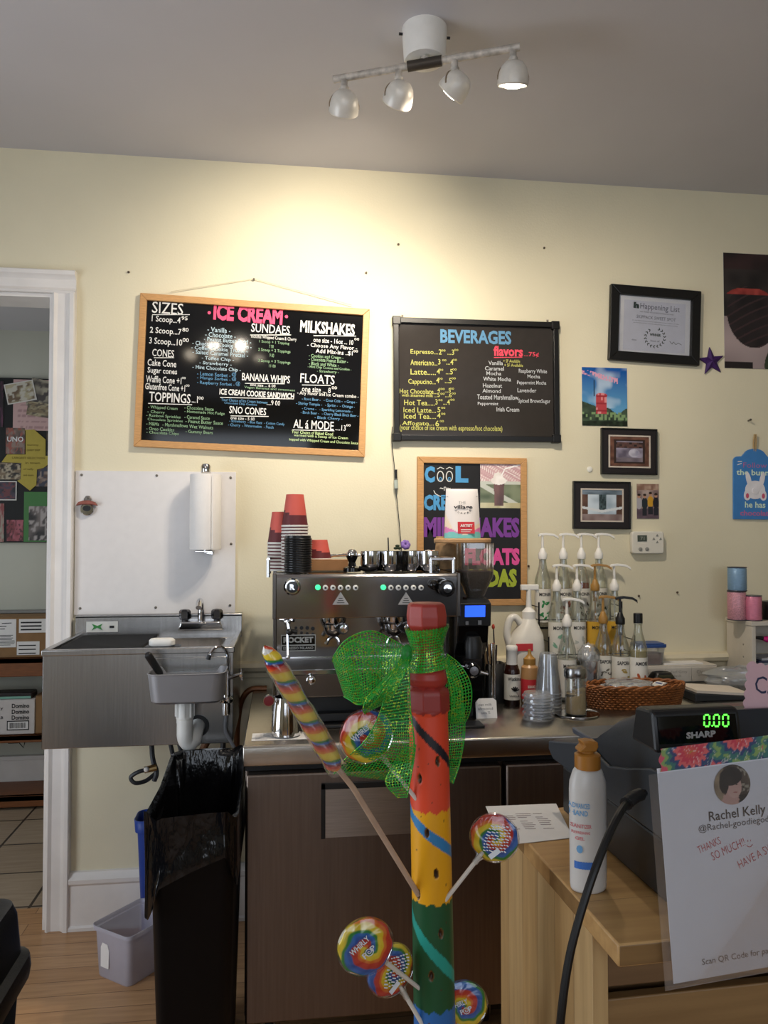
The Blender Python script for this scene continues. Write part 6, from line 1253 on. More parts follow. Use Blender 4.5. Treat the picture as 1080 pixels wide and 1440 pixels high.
# receipt sheet at the far left of the counter
b = B(); qs = [atz(x, y, CZ) for x, y in ((683, 1135), (782, 1131), (806, 1179), (706, 1190))]; c = sum(qs, Vector()) / 4
b.prism([(q.x - c.x, q.y - c.y) for q in qs], 0, .0008, 'xy'); o = b.out('receipt_sheet', PAPER, smooth=0); o.location = (c.x, c.y, CZ + .0008); tag(o, 'printed white receipt sheet sticking out over the far end of the birch counter', 'paper')
b = B()
for i in range(9):
    for j in range(3):
        if hsh(i, j, 5) > .25: x0 = -.05 + j * .034; z0 = .042 - i * .0095; bar(b, x0, z0, x0 + .012 + .018 * hsh(i, j), z0, .0022, 0)
k = b.out('printed_text', mat('receipt_ink', '#8d7a80', .8, var=0), o, smooth=0, recalc=False); k.rotation_euler = (R(-90), 0, R(-4)); k.location = (0, 0, .0012)
# ---- cash register, its customer side towards us
RGX, RGY = .112, .03
t = thing('cash_register', 'black electronic cash register with a green lit customer display', 'cash register', cpos(RGX, RGY, CZ), CR); RW = .37
b = B(); b.prism([(0.004, .008), (.0, .094), (.43, .094), (.43, .008)], .002, RW - .002, 'yz'); b.box((.01, .01, 0), (RW - .01, .42, .01)); b.out('cash_drawer', BLACKP, t, smooth=0, bevel=.004)
REGG = mat('charcoal_register', '#272b31', .42, var=.06, bump=.05, bscale=400)
prof = [(.002, .098), (0, .115), (.012, .19), (.03, .245), (.06, .278), (.124, .268), (.2, .236), (.26, .202), (.294, .178), (.34, .163), (.42, .145), (.482, .131), (.485, .118), (.455, .100)]
b = B(); rings = []
for x, k_ in ((0, .93), (.008, .985), (.022, 1), (RW - .022, 1), (RW - .008, .985), (RW, .93)): rings.append([(x, .22 + (y - .22) * (k_ * .3 + .7), .098 + (z - .098) * k_) for y, z in prof])
b.loft(rings); b.out('upper_housing', REGG, t, smooth=50)
b = B(); b.prism([(0, .10), (0, .198), (.079, .193), (.15, .172), (.216, .156), (.25, .161), (.294, .174), (.34, .161), (.482, .128), (.483, .112), (.46, .098)], -.006, .0, 'yz'); b.out('side_skirt', mat('grey_register_side', '#30353b', .4, var=.05), t, smooth=0, bevel=.003)
b = B(); b.box((.03, .36, .150), (.15, .45, .162)); b.out('paper_cover', mat('grey_cover', '#4a4d55', .35), t, bevel=.003)
# customer display block
d0, d1 = at(926, 1048, 1.045), at(1042, 1000, 1.045)
inv = (Matrix.Translation(cpos(RGX, RGY, CZ)) @ Matrix.Rotation(CR, 4, 'Z')).inverted(); l0, l1 = inv @ d0, inv @ d1
yb = l0.y
b = B(); b.prism([(yb - .001, l0.z - .012), (yb + .008, l1.z - .003), (yb + .016, l1.z + .003), (yb + .06, l1.z - .002), (yb + .075, l0.z - .01)], l0.x - .004, l1.x + .006, 'yz'); db = b.out('customer_display', BLACKP, t, smooth=0, bevel=.005)
def face(x, z): f_ = (z - (l0.z - .012)) / ((l1.z - .003) - (l0.z - .012)); return yb - .001 + .009 * f_
zm0, zm1 = l0.z + .001, l1.z - .006
b = B(); b.loft([[(x, face(0, z) - .0012, z) for x in (l0.x + .002, l1.x - .002)] for z in (zm0, zm1)], False, False, closed=False); b.out('display_window', mat('smoked_window', '#08090a', .06, var=0), db, smooth=0)
b = B(); dgt = {'0': 'abcdef'}
def seg7(cx, cz, w, h):
    th = .0022; y = lambda z: face(0, z) - .0020
    for a_, b_, c_, d_ in ((-w, h, w, h), (w, h, w, 0), (w, 0, w, -h), (-w, -h, w, -h), (-w, 0, -w, -h), (-w, h, -w, 0)): 
        g_ = .0012; dx, dz = c_ - a_, d_ - b_; L_ = math.hypot(dx, dz); ux, uz = dx / L_ * g_, dz / L_ * g_
        bar(b, cx + a_ + ux + .1 * b_, cz + b_ + uz, cx + c_ - ux + .1 * d_, cz + d_ - uz, th, 0, y)
for px in (998, 1012, 1025): q = inv @ at(px, 1015, 1.045); seg7(q.x, q.z, .0042, .0078)
q = inv @ at(1005, 1022, 1.045); bar(b, q.x - .001, q.z, q.x + .001, q.z, .002, 0, face(0, q.z) - .002); b.out('display_digits', GREENLED, db, smooth=0, recalc=False)
b = B(); q = inv @ at(987, 1033.5, 1.045); write(b, 'SHARP', q.x, q.z, .046, .0095, 0, .05, face(0, q.z) - .0034, rot=R(1.5)); b.out('maker_lettering', mat('silver_lettering', '#b9babc', .4, .2, var=0), db, smooth=0, recalc=False)
# ---- payment sign taped over the register's back
sa = .073; SY = .965
tl = at(924, 1081, SY); sw, sh = .216, .279
t = thing('payment_sign', 'white printed payment sheet in a clear sleeve taped to the cash register', 'sign', tl, rot=(0, -sa + .0, R(1.5)))
b = B(); b.box((0, 0, -sh), (sw, .0006, 0)); b.out('paper_sheet', mat('cool_white_paper', '#d7d9e2', .7, var=.015), t, smooth=0)
b = B(); b.box((-.013, -.0014, -sh - .006), (sw + .006, -.0009, -.006)); b.out('clear_sleeve', glass('sleeve_film', '#ffffff', .08, .03, .03), t, smooth=0)
def dye(u, v):
    best = 9; x, y = u * 4.2, v * .62
    for cx_, cy_ in ((.85, .45), (2.2, .75), (3.6, .4), (1.5, -.4), (2.9, -.5)):
        d = math.hypot(x - cx_, y - cy_); 
        if d < best: best = d; a = math.atan2(y - cy_, x - cx_)
    k = best * 2.6 + .12 * math.sin(a * 14) + .25 * noise2(x * 6, y * 9); pal = ('#b5803c', '#c8504a', '#c0374f', '#d05f63', '#27406f', '#2f6f6b', '#7fa05e', '#c8506a'); c = lin(pal[int(k * 3.2) % 8])
    return mixc(c, '#e8dfe0', .5 if hsh(int(a * 26), int(best * 14)) > .9 else .03)
b = B(True); b.col = (*lin('#c8504a'), 1); b.surf(lambda u, v: (u * (sw - .0) + .003 + .002 * math.sin(v * 9) * (u < .01), -.0018 - .004 * v, -.004 + v * .031), 150, 18, dye); b.out('tie_dye_tape', PRINT, t, smooth=0, recalc=False)
b = B()
def sp(px, py): q = at(px, py, SY); d = q - tl; return d.x * math.cos(sa) + d.z * math.sin(sa), -d.x * math.sin(sa) + d.z * math.cos(sa)
yy = -.0008
def st(s_, px0, py0, px1, hpx, mi, bold=0, rot=0):
    x0, z0 = sp(px0, py0); x1, z1 = sp(px1, py0); write(b, s_, (x0 + x1) / 2, z0, x1 - x0, hpx * .00096, mi, bold, yy, rot)
cxx = sw / 2
x0, z0 = sp(998, 1152); write(b, 'Rachel Kelly', x0 + .041, z0 + .001, .082, .0165, 0, .008, yy)
x0, z0 = sp(983, 1169); write(b, '@Rachel-goodiegoddess', x0 + .062, z0 + .002, .124, .0115, 1, 0, yy)
x0, z0 = sp(998, 1189); write(b, 'THANKS', x0, z0, .034, .010, 2, -.008, yy, R(16)); x0, z0 = sp(1023, 1194); write(b, 'SO MUCH!!', x0 + .002, z0 - .001, .050, .011, 2, -.008, yy, R(16))
x0, z0 = sp(1063, 1206); write(b, 'HAVE A SWEET', x0 + .010, z0 + .004, .072, .011, 2, -.008, yy, R(19)); x0, z0 = sp(1064, 1208); write(b, 'DAY', x0 + .042, z0 - .002, .02, .010, 2, -.008, yy, R(16))
x0, z0 = sp(1056, 1191)
for k in range(6): a0, a1 = R(200 + k * 24), R(224 + k * 24); bar(b, x0 + .0045 * math.cos(a0), z0 + .003 + .004 * math.sin(a0), x0 + .0045 * math.cos(a1), z0 + .003 + .004 * math.sin(a1), .0008, 2, yy)
for s_ in (-1, 1): bar(b, x0 + s_ * .002, z0 + .006, x0 + s_ * .002, z0 + .0085, .0008, 2, yy)
x0, z0 = sp(988, 1357); write(b, 'Scan QR Code for payment', x0 + .062, z0 + .002, .124, .0105, 0, 0, yy)
b.out('printed_lettering', [mat('sign_black_ink', '#1d1f27', .7, var=0), mat('sign_grey_ink', '#3a3d46', .7, var=0), mat('sign_red_ink', '#c05560', .7, var=0)], t, smooth=0, recalc=False)
def portrait(u, v):
    x, y = (u - .5) * 2, (v - .5) * 2
    c = mixc('#2b2522', '#5b4e43', noise2(u * 5, v * 5)) 
    if x < -.45: c = mixc('#9a8a72', '#5b4b3d', noise2(u * 4 + 7, v * 6))
    if v > .3 and u > .68 and hsh(int(u * 18), int(v * 16)) > .7: c = lin('#8d8678')
    if ell(x, y, -.15, -.85, .5, .5) < 1: c = lin('#b38f86')
    if ell(x, y, .08, -.12, .42, .56) < 1: c = mixc('#c0a097', '#a88379', v)
    if ell(x, y, -.05, .42, .62, .46) < 1 or ell(x, y, -.46, .1, .26, .5) < 1: c = mixc('#141214', '#26211f', noise2(u * 14, v * 5))
    if ell(x, y, .25, -.02, .07, .025) < 1 or ell(x, y, -.02, -.02, .07, .025) < 1: c = lin('#3a2b29')
    if ell(x, y, .13, -.4, .11, .03) < 1: c = lin('#96544f')
    if y < -.55 and x > .3: c = lin('#121113')
    return c
x0, z0 = sp(1031, 1104); b = B(True); b.surf(lambda u, v: (x0 + v * .0262 * math.cos(2 * math.pi * u), yy - .0002, z0 + v * .0262 * math.sin(2 * math.pi * u)), 72, 30, lambda u, v: lin('#111') if False else (lambda q: q if not isinstance(q, str) else lin(q))(portrait(.5 + .5 * v * math.cos(2 * math.pi * u), .5 + .5 * v * math.sin(2 * math.pi * u)))); b.out('round_portrait', PRINT, t, smooth=0, recalc=False)
# ---- pink scalloped note at the register's right
p0 = at(1046, 985, 1.10); t = thing('note', 'pink scalloped handwritten note at the right of the register display', 'note', at(1095, 985, 1.10), rot=(R(-8), R(12), 0)); b = B(); pl = []
w_, h_ = .11, .095
for sx, sz, ex, ez, n_ in ((-w_ / 2, -h_ / 2, w_ / 2, -h_ / 2, 8), (w_ / 2, -h_ / 2, w_ / 2, h_ / 2, 7), (w_ / 2, h_ / 2, -w_ / 2, h_ / 2, 8), (-w_ / 2, h_ / 2, -w_ / 2, -h_ / 2, 7)):
    nx, nz = (ez - sz), -(ex - sx); L_ = math.hypot(nx, nz); nx, nz = nx / L_, nz / L_
    for i in range(n_ * 4): f_ = i / (n_ * 4); k_ = .0035 * abs(math.sin(f_ * n_ * math.pi)); pl.append((sx + (ex - sx) * f_ + nx * k_, sz + (ez - sz) * f_ + nz * k_))
b.prism(pl, -.0008, 0); b.out('note_sheet', mat('pink_card', '#cfaab0', .75, var=.03), t, smooth=0); b = B(); write(b, 'Cash', -.012, .018, .06, .026, 0, 0, -.0012); write(b, 'or', -.004, -.012, .02, .014, 0, 0, -.0012); write(b, 'card', 0, -.034, .05, .016, 0, 0, -.0012); b.out('handwriting', mat('navy_ink', '#2a2f4d', .7, var=0), t, smooth=0, recalc=False)
c = at(1053, 1016, 1.085); t = thing('sticker', 'round white sticker below the pink scalloped note', 'sticker', c, rot=(R(-8), R(20), 0)); B().lathe([(.011, 0), (.011, -.001)], n=24, axis='y').out('sticker_disc', PAPER, t); b = B(); write(b, 'YSB', 0, 0, .011, .005, 0, 0, -.0013); b.out('lettering', INKB, t, smooth=0, recalc=False)
c = at(1066, 1028, 1.12); o = tag(B().box((-.03, 0, -.05), (.06, .004, .03)).out('backing_card', mat('navy_card', '#1e2346', .6)), 'navy card stuck under the pink note on the register', 'card'); o.location = c; o.rotation_euler = (R(-8), R(35), 0)
# ---- hand sanitizer
c = atz(829, 1250, CZ); YS = c.y + .0; t = thing('sanitizer_bottle', 'white hand sanitizer bottle with a gold flip cap on the birch counter', 'bottle', (at(827, 1200, YS).x, YS, CZ + .0005), R(0)); k = lambda y: at(826, y, YS).z - CZ
rr_ = (at(851, 1180, YS).x - at(800, 1180, YS).x) / 2
b = B(); rx_, ry_ = rr_, rr_ * .72
def ov(z, s_): return [(rx_ * s_ * math.cos(2 * math.pi * i / 40), ry_ * s_ * math.sin(2 * math.pi * i / 40), z) for i in range(40)]
b.loft([ov(0, .86), ov(.003, .94), ov(.01, .98), ov(k(1110), 1), ov(k(1098), .97), ov(k(1084), .8), ov(k(1079), .68), ov(k(1076), .5)]); b.out('bottle_body', mat('milky_plastic', '#d5d3cf', .3, var=.02), t, smooth=60)
GC = mat('gold_cap', '#a8712c', .4, var=.06)
b = B(); b.lathe([(.0195, k(1080)), (.0195, k(1061)), (.017, k(1059.5)), (.010, k(1058)), (.010, k(1054))], n=28); cp = b.out('cap', GC, t); b = B(); b.prism([(-.016, k(1056)), (.010, k(1056)), (.014, k(1049)), (.013, k(1042)), (.0, k(1040)), (-.012, k(1041)), (-.009, k(1047)), (-.016, k(1052))], -.011, .011); b.out('flip_spout', GC, cp, bevel=.004)
b = B()
def cy(x, z): return -ry_ * math.sqrt(max(0, 1 - (x / rx_) ** 2)) - .0008
def wr(s_, x, z, w, h, mi, bold=.02):
    vs, fs, a_ = text_shape(s_, bold); b.mi = mi; nv = [b.v((x + p * w, cy(x + p * w, 0), z + q * h)) for p, q in vs]; [b.f([nv[i] for i in f_]) for f_ in fs]
wr('ADVANCED', -rx_ * .62, k(1128), .026, .008, 0); wr('HAND', -rx_ * .66, k(1138), .022, .008, 0); wr('SANITIZER', -rx_ * .55, k(1156), .026, .006, 1); wr('REFRESHING', -rx_ * .58, k(1165), .023, .004, 1); wr('GEL', -rx_ * .66, k(1173), .012, .005, 1)
for i in range(10): a0, a1 = 2 * math.pi * i / 10, 2 * math.pi * (i + 1) / 10; b.mi = 0; x_ = -rx_ * .68; zz = k(1188); b.f([b.v((x_ + dx, cy(x_ + dx, 0), zz + dz)) for dx, dz in ((0, 0), (.004 * math.cos(a0), .006 * math.sin(a0)), (.004 * math.cos(a1), .006 * math.sin(a1)))])
b.mi = 2
for i in range(8): x_ = -rx_ * .9 + i * .0036; b.f([b.v((x_, cy(x_, 0), k(1215))), b.v((x_ + .0036, cy(x_ + .0036, 0), k(1215.6))), b.v((x_ + .0036, cy(x_ + .0036, 0), k(1205.6))), b.v((x_, cy(x_, 0), k(1205)))])
b.out('label_print', [mat('sky_print', '#6fa3cf', .5, var=0), mat('coral_print', '#cf7a7e', .5, var=0), mat('blue_print2', '#3f73c4', .5, var=0)], t, smooth=0, recalc=False)
# ---- black cable hanging over the counter's edge
pts = [at(x, y, Y) for x, y, Y in ((906, 1115, 1.045), (890, 1122, 1.02), (875, 1138, .99), (858, 1170, .965), (836, 1225, .94), (815, 1290, .93), (800, 1350, .925), (790, 1420, .92), (786, 1480, .92), (783, 1600, .92))]
t = thing('power_cable', 'black cable from the register hanging down over the counter edge', 'cable', pts[0]); kk = spline(pts, 8); B().tube([q - pts[0] for q in kk], .0052, 10).out('cable', mat('black_cable', '#0c0c0d', .4), t)
k0, k1 = kk[2], kk[13]; b = B(); L_ = 13; b.tube([kk[2 + i] - pts[0] for i in range(12)], [.0062 + (.0028 if i % 2 else 0) for i in range(12)], 10); b.out('strain_relief', BLACKP, t)

# ================================================================== STRIPED CANDY POST
PA, PB = Vector((.2355, 1.25, 1.375)), Vector((.2615, 1.25, 0))
t = thing('candy_post', 'carved wooden post painted in red, yellow, green and blue bands, holding lollipops', 'post', (PB.x, PB.y, 0)); Hh = 1.375
lean = (PA.x - PB.x) / Hh
zf = lambda py: at(607, py, 1.25 - .03).z
HOLES = [(616, 1070), (590, 1097), (613, 1228), (589, 1262), (620, 1312), (606, 1372), (604, 1447), (600, 1172)]
DOTS = [(589, 1055), (602, 1074), (620, 1104), (588, 1080), (633, 1080), (607, 1128), (592, 1150), (587, 1200), (625, 1155), (629, 1280), (628, 1245), (590, 1362), (620, 1390), (628, 1298)]
profz = [(zf(850), .026), (zf(853), .030), (zf(868), .0325), (zf(882), .0315), (zf(891), .025), (zf(905), .022), (zf(930), .022), (zf(942), .024), (zf(948), .031), (zf(957), .0335), (zf(965), .031), (zf(969), .027), (zf(973), .033), (zf(978), .0345), (zf(1002), .0345), (zf(1006), .0325), (zf(1008), .0318), (.7, .0335), (.02, .036), (0, .036)]
def prad(z):
    for (z1, r1), (z0, r0) in zip(profz, profz[1:]):
        if z0 <= z <= z1: f_ = (z - z0) / max(z1 - z0, 1e-6); return r0 + (r1 - r0) * f_
    return profz[-1][1]
def on_post(px, py):      # height and bearing of a mark on the near face
    q = at(px, py, 1.22); ax = PB.x + lean * q.z; return q.z, math.asin(max(-1, min(1, (q.x - ax) / .0335)))
HM = [on_post(*h) for h in HOLES]; DM = [on_post(*h) for h in DOTS]
S1 = (on_post(577, 1003), on_post(633, 1072)); S2 = (on_post(579, 1148), on_post(636, 1200)); S3 = (on_post(584, 1300), on_post(640, 1378))
def pcol(a, z):
    e = .0035 * (noise2(a * 9 + 9, 4) - .5) * 2; zz = z + e
    if zz > zf(969): c = '#a5352c'
    elif zz > zf(1005): c = '#94302a'
    elif zz > zf(1143): c = '#e04a2b'
    elif zz > zf(1273): c = '#e8a613'
    elif zz > zf(1424): c = '#14512f'
    else: c = '#2b6cb5'
    for (s_, wd, cl) in ((S1, .0085, '#1d1a22'), (S2, .0095, '#2f7fb8'), (S3, .0115, '#1f9c8e')):
        (z0, a0), (z1, a1) = s_; al = (a - a0) / (a1 - a0); zc = z0 + (z1 - z0) * al
        if -.35 < al < 1.4 and abs(z - zc) < wd * (.85 + .3 * noise2(a * 2.5, 3)): c = cl
    for hz, ha in HM:
        if ((a - ha) * .033 / .0042) ** 2 + ((z - hz) / .0085) ** 2 < 1: c = '#6d4a26'
        if ((a - ha) * .033 / .0028) ** 2 + ((z - hz + .001) / .0062) ** 2 < 1: c = '#3a2412'
    for hz, ha in DM:
        if ((a - ha) * .033 / .0012) ** 2 + ((z - hz) / .0014) ** 2 < 1: c = '#4a2f1a'
    return c
def ppos(a, z):
    r = prad(z)
    if zf(1004) < z < zf(970) or z > zf(888):
        k_ = ((a + math.pi / 8) % (math.pi / 4)) - math.pi / 8; r = r * (math.cos(math.pi / 8) / math.cos(k_)) * 1.03
    for hz, ha in HM:
        d_ = ((a - ha) * .033 / .0042) ** 2 + ((z - hz) / .0085) ** 2
        if d_ < 1: r -= .006 * (1 - d_)
    return (lean * z + r * math.sin(a), -r * math.cos(a), z)
NU = 132; zsl = [0, .1, .2, .3, .4, .5, .6]; z_ = .64
while z_ < profz[0][0]: zsl.append(z_); z_ += .0021
zsl.append(profz[0][0] - 1e-6)
b = B(True); ang = [-math.pi + 2 * math.pi * i / NU for i in range(NU)]
vs = [[b.v(ppos(a, z), lin(pcol(a, z))) for a in ang] for z in zsl]
for r0, r1 in zip(vs, vs[1:]):
    for i in range(NU): j = (i + 1) % NU; b.f([r0[i], r0[j], r1[j], r1[i]])
b.f(vs[-1]); b.f(vs[0][::-1]); b.out('painted_post', vmat('post_paint', .42), t, smooth=50)
b = B(); b.lathe([(.15, 0), (.15, .02), (.14, .03), (.045, .035), (.037, .05)], n=40); b.out('round_base', mat('dark_post_base', '#4a2f1d', .5), t)
# ---- lollipops
SWIRL = vmat('lollipop_candy', .22, coat=.5)
RAIN = ('#d23a2a', '#e8792a', '#f0cf2e', '#f0d640', '#2f8a3f', '#2c6fc0', '#2a5cae', '#c8382e')
WRAP = glass('candy_wrapper', '#ffffff', .06, .0, .03)
STICK = mat('paper_stick', '#d8d3cb', .6, var=.03)
def lolly(lab, px, py, r, Y, tip, ry=0, rx=0, seed=0, text=True, back=False, tang=R(38)):
    c = at(px, py, Y); q = Vector(tip); t = thing('lollipop', lab, 'lollipop', c, group='swirl lollipops on the striped post'); rot = Euler((rx, 0, ry)).to_matrix().to_4x4()
    def shape(u, v):
        a = 2 * math.pi * u; n = 1 + .025 * math.sin(a * 7 + seed) * v; rr = r * math.sin(v * math.pi) if False else 0
        return (0, 0, 0)
    b = B(True); b.T = rot; NA, NR = 120, 34
    def sw(u, v):
        a = 2 * math.pi * u; w_ = noise2(math.cos(a) * 2 + seed, math.sin(a) * 2 + v * 2); s_ = a / (2 * math.pi) + 1.15 * (1 - v) ** 1.15 + .16 * w_ + seed * .37; k_ = (s_ * 8) % 8
        cc = lin(RAIN[int(k_) % 8]); c2 = lin(RAIN[(int(k_) + 1) % 8]); f_ = k_ - int(k_); return tuple(x + (y - x) * max(0, (f_ - .6) / .4) for x, y in zip(cc, c2))
    def P(u, v, sgn): a = 2 * math.pi * u; k_ = r * (1 + .02 * math.sin(a * 8 + seed)); bump_ = .0012 * math.sin(a * 8 / 1 * 1 + v * 12) * v; return (k_ * v * math.cos(a), sgn * (.0075 * math.sqrt(max(0, 1 - v ** 2.6)) + (bump_ if v < .97 else 0)), k_ * v * math.sin(a))
    b.surf(lambda u, v: P(u, v, -1), NA, NR, sw); b.surf(lambda u, v: P(u, v, 1), NA, NR, sw); bmesh.ops.remove_doubles(b.bm, verts=b.bm.verts, dist=.0002); b.out('candy_swirl', SWIRL, t, smooth=70)
    b = B(); b.T = rot; b.lathe([(.002, -.0112), (r * .6, -.0105), (r * 1.02, -.004), (r * 1.06, 0), (r * 1.02, .004), (r * .6, .0105), (.002, .0112)], n=40, axis='y'); wp = b.out('clear_wrapper', WRAP, t)
    b = B(); b.T = rot
    if text:
        write(b, 'WHIRLY', -.004 * math.cos(tang) - .006 * math.sin(tang) - r * .12, r * .20, r * .82, r * .22, 0, .02, -.0116, rot=tang); write(b, 'P  P', r * .06, -r * .06, r * .52, r * .22, 0, .02, -.0116, rot=tang)
        for i in range(26): a0, a1 = i * .5, (i + 1) * .5; k0_, k1_ = r * .012 * i * .55, r * .012 * (i + 1) * .55; bar(b, r * .06 + k0_ * math.cos(a0), -r * .06 + k0_ * math.sin(a0), r * .06 + k1_ * math.cos(a1), -r * .06 + k1_ * math.sin(a1), r * .035, 0, -.0116)
    if back:
        for i in range(9):
            z0 = r * (.62 - i * .13); hw_ = math.sqrt(max(0, 1 - (z0 / r) ** 2)) * r * .55
            x_ = -hw_ * .9
            while x_ < hw_ * .9: l_ = r * (.05 + .12 * hsh(i, x_ * 900)); bar(b, x_ + r * .1 + z0 * .25, z0, min(x_ + l_, hw_) + r * .1 + z0 * .25, z0 - l_ * .35, r * .05, 0, -.0116); x_ += l_ + r * .045
        b.mi = 0; b.prism([(r * .02 + dx * math.cos(R(40)) - dz * math.sin(R(40)), -r * .55 + dx * math.sin(R(40)) + dz * math.cos(R(40))) for dx, dz in ((-.010, -.004), (.010, -.004), (.010, .004), (-.010, .004))], -.0119, -.0115)
    b.out('printed_lettering', mat('wrapper_ink', '#dfe6ee', .5, var=0), wp, smooth=0, recalc=False)
    d = (q - c); e_ = d.normalized(); B().tube([e_ * (r * .75), e_ * (r * 1.0), d], [.0028, .0034, .0034], 10).out('stick', STICK, t)
    k_ = B(); k_.tube([e_ * (r * .92), e_ * (r * 1.15), e_ * (r * 1.35)], [.0075, .0045, .005], 9, cap=False); k_.out('wrapper_twist', glass('twist_film', '#ffffff', .1, .12, .1), t)
    return t
def surf_pt(px, py, back=0):
    z, a = on_post(px, py); 
    return Vector((PB.x + lean * z + .030 * math.sin(a), 1.25 - .030 * math.cos(a) * (1 if not back else -1), z))
lolly('swirl lollipop leaning left under the green bow', 515, 1035, .0412, 1.222, surf_pt(585, 1128), ry=R(6), seed=1.3)
lolly('swirl lollipop on the right of the yellow band, its ingredient print showing', 695, 1178, .0375, 1.215, surf_pt(628, 1268), ry=R(-18), seed=4.1, text=False, back=True)
lolly('swirl lollipop nearest the viewer at the lower left of the post', 514, 1331, .0415, 1.17, surf_pt(590, 1398), ry=R(8), seed=2.2)
lolly('swirl lollipop half hidden behind another at the lower left of the post', 549, 1364, .0395, 1.225, surf_pt(596, 1450), ry=R(22), seed=5.7, text=False, back=True)
lolly('swirl lollipop half hidden behind the right side of the blue band', 652, 1413, .0390, 1.29, Vector((PB.x + lean * .62 + .02, 1.272, .605)), ry=R(-4), seed=3.4, tang=R(20))
# ---- twisted rope pop
p0, p1, p2 = at(372, 908, 1.13), at(474, 1081, 1.165), surf_pt(588, 1264)
t = thing('twist_lollipop', 'long twisted rainbow lollipop in a clear wrapper leaning far left of the post', 'lollipop', p0); ax = (p1 - p0); L_ = ax.length; az = ax.normalized(); ux = az.cross(Vector((0, 1, 0))).normalized(); uy = az.cross(ux)
COLS = ('#e8802c', '#f0c93a', '#f0d440', '#efd43c', '#e9c93a', '#2f8a3f', '#2a66b0', '#7d1f35', '#c62f2a', '#e05a2c')
def tw(u, v):
    a = 2 * math.pi * u; s_ = v * 6.2; lob = abs(math.sin(math.pi * (s_ + u))); r = (.0135 * (.45 + .55 * min(1, v * 9)) * (1 - .0 * v)) * (.80 + .22 * lob ** .6) * (1 if v < .96 else 1 - (v - .96) * 12); r = max(r, .003)
    if v < .03: r *= .35 + v / .03 * .65
    return az * (v * L_) + (ux * math.cos(a) + uy * math.sin(a)) * r
def twc(u, v): k_ = ((v * 6.2 + u) * 10 + 6.4) % 10; return lin('#e4e1da' if (v < .05 and k_ < 3) else COLS[int(k_)])
b = B(True); b.surf(tw, 40, 220, twc); bmesh.ops.remove_doubles(b.bm, verts=b.bm.verts, dist=.00005); b.out('twisted_candy', SWIRL, t, smooth=70)
b = B(); b.surf(lambda u, v: az * (L_ * (.16 + v * .86)) + (ux * math.cos(2 * math.pi * u) * (.0142 + .003 * noise2(u * 7, v * 14)) + uy * math.sin(2 * math.pi * u) * (.0142 + .003 * noise2(u * 7 + 4, v * 14))), 20, 40); wp = b.out('clear_wrapper', glass('twist_wrapper', '#ffffff', .08, .05, .08), t, smooth=20)
k_ = p2 - p0; B().tube([az * (L_ * .97), k_ * .55 + Vector((0, 0, .002)), k_], [.0042, .0044, .0044], 10).out('stick', mat('wood_stick', '#b79c86', .6, var=.1), t)
# ---- green mesh bow
def meshmat():
    m = bpy.data.materials.new('green_mesh_ribbon'); m.use_nodes = True; nt = m.node_tree; n = nt.nodes; L = nt.links; b_ = n['Principled BSDF']
    uv = n.new('ShaderNodeUVMap'); sx = n.new('ShaderNodeSeparateXYZ'); L.new(uv.outputs[0], sx.inputs[0])
    def wave(sock, k_, th):
        a_ = n.new('ShaderNodeMath'); a_.operation = 'MULTIPLY'; a_.inputs[1].default_value = k_; L.new(sock, a_.inputs[0]); f_ = n.new('ShaderNodeMath'); f_.operation = 'FRACT'; L.new(a_.outputs[0], f_.inputs[0]); c_ = n.new('ShaderNodeMath'); c_.operation = 'LESS_THAN'; c_.inputs[1].default_value = th; L.new(f_.outputs[0], c_.inputs[0]); return c_.outputs[0]
    a1, a2 = wave(sx.outputs[0], 210, .34), wave(sx.outputs[1], 210, .34); mx = n.new('ShaderNodeMath'); mx.operation = 'MAXIMUM'; L.new(a1, mx.inputs[0]); L.new(a2, mx.inputs[1])
    ml = n.new('ShaderNodeMath'); ml.operation = 'MULTIPLY'; ml.inputs[1].default_value = .85; L.new(mx.outputs[0], ml.inputs[0]); L.new(ml.outputs[0], b_.inputs['Alpha'])
    vo = n.new('ShaderNodeTexVoronoi'); vo.inputs['Scale'].default_value = 420; tc = n.new('ShaderNodeTexCoord'); L.new(tc.outputs['Object'], vo.inputs['Vector']); cr = n.new('ShaderNodeValToRGB'); cr.color_ramp.elements[0].position = .70; cr.color_ramp.elements[0].color = (*lin('#23b03a'), 1); cr.color_ramp.elements[1].position = .9; cr.color_ramp.elements[1].color = (*lin('#b8d84a'), 1); sp_ = n.new('ShaderNodeSeparateColor'); L.new(vo.outputs['Color'], sp_.inputs[0]); L.new(sp_.outputs[0], cr.inputs[0]); L.new(cr.outputs[0], b_.inputs['Base Color'])
    gt = n.new('ShaderNodeMath'); gt.operation = 'GREATER_THAN'; gt.inputs[1].default_value = .8; L.new(sp_.outputs[0], gt.inputs[0]); L.new(gt.outputs[0], b_.inputs['Metallic']); b_.inputs['Roughness'].default_value = .35
    return m
MESHG = meshmat()
t = thing('bow', 'green glittery mesh ribbon bow tied round the neck of the striped post', 'bow', (PB.x + lean * 1.3, 1.25, zf(915))); TL = Vector(t.location)
def strip(pts, wid, nrm, nm, rows=(1, 1)):
    P = spline([Vector(p) - TL for p in pts], 10); k_ = len(P)
    W_ = [Vector(w) for w in wid]; Ws = spline(W_, 10)
    b = B(); b.surf(lambda u, v: P[min(int(v * (k_ - 1) + .5), k_ - 1)] + Ws[min(int(v * (k_ - 1) + .5), k_ - 1)] * (u - .5), 16, k_ - 1, uv=(max(w.length for w in Ws), sum((P[i + 1] - P[i]).length for i in range(k_ - 1)))); [b.tube([P[i] + Ws[i] * s_ for i in range(k_)], .0011, 5) for s_ in (-.5, .5)]; return b.out(nm, MESHG, t, smooth=80, recalc=False)
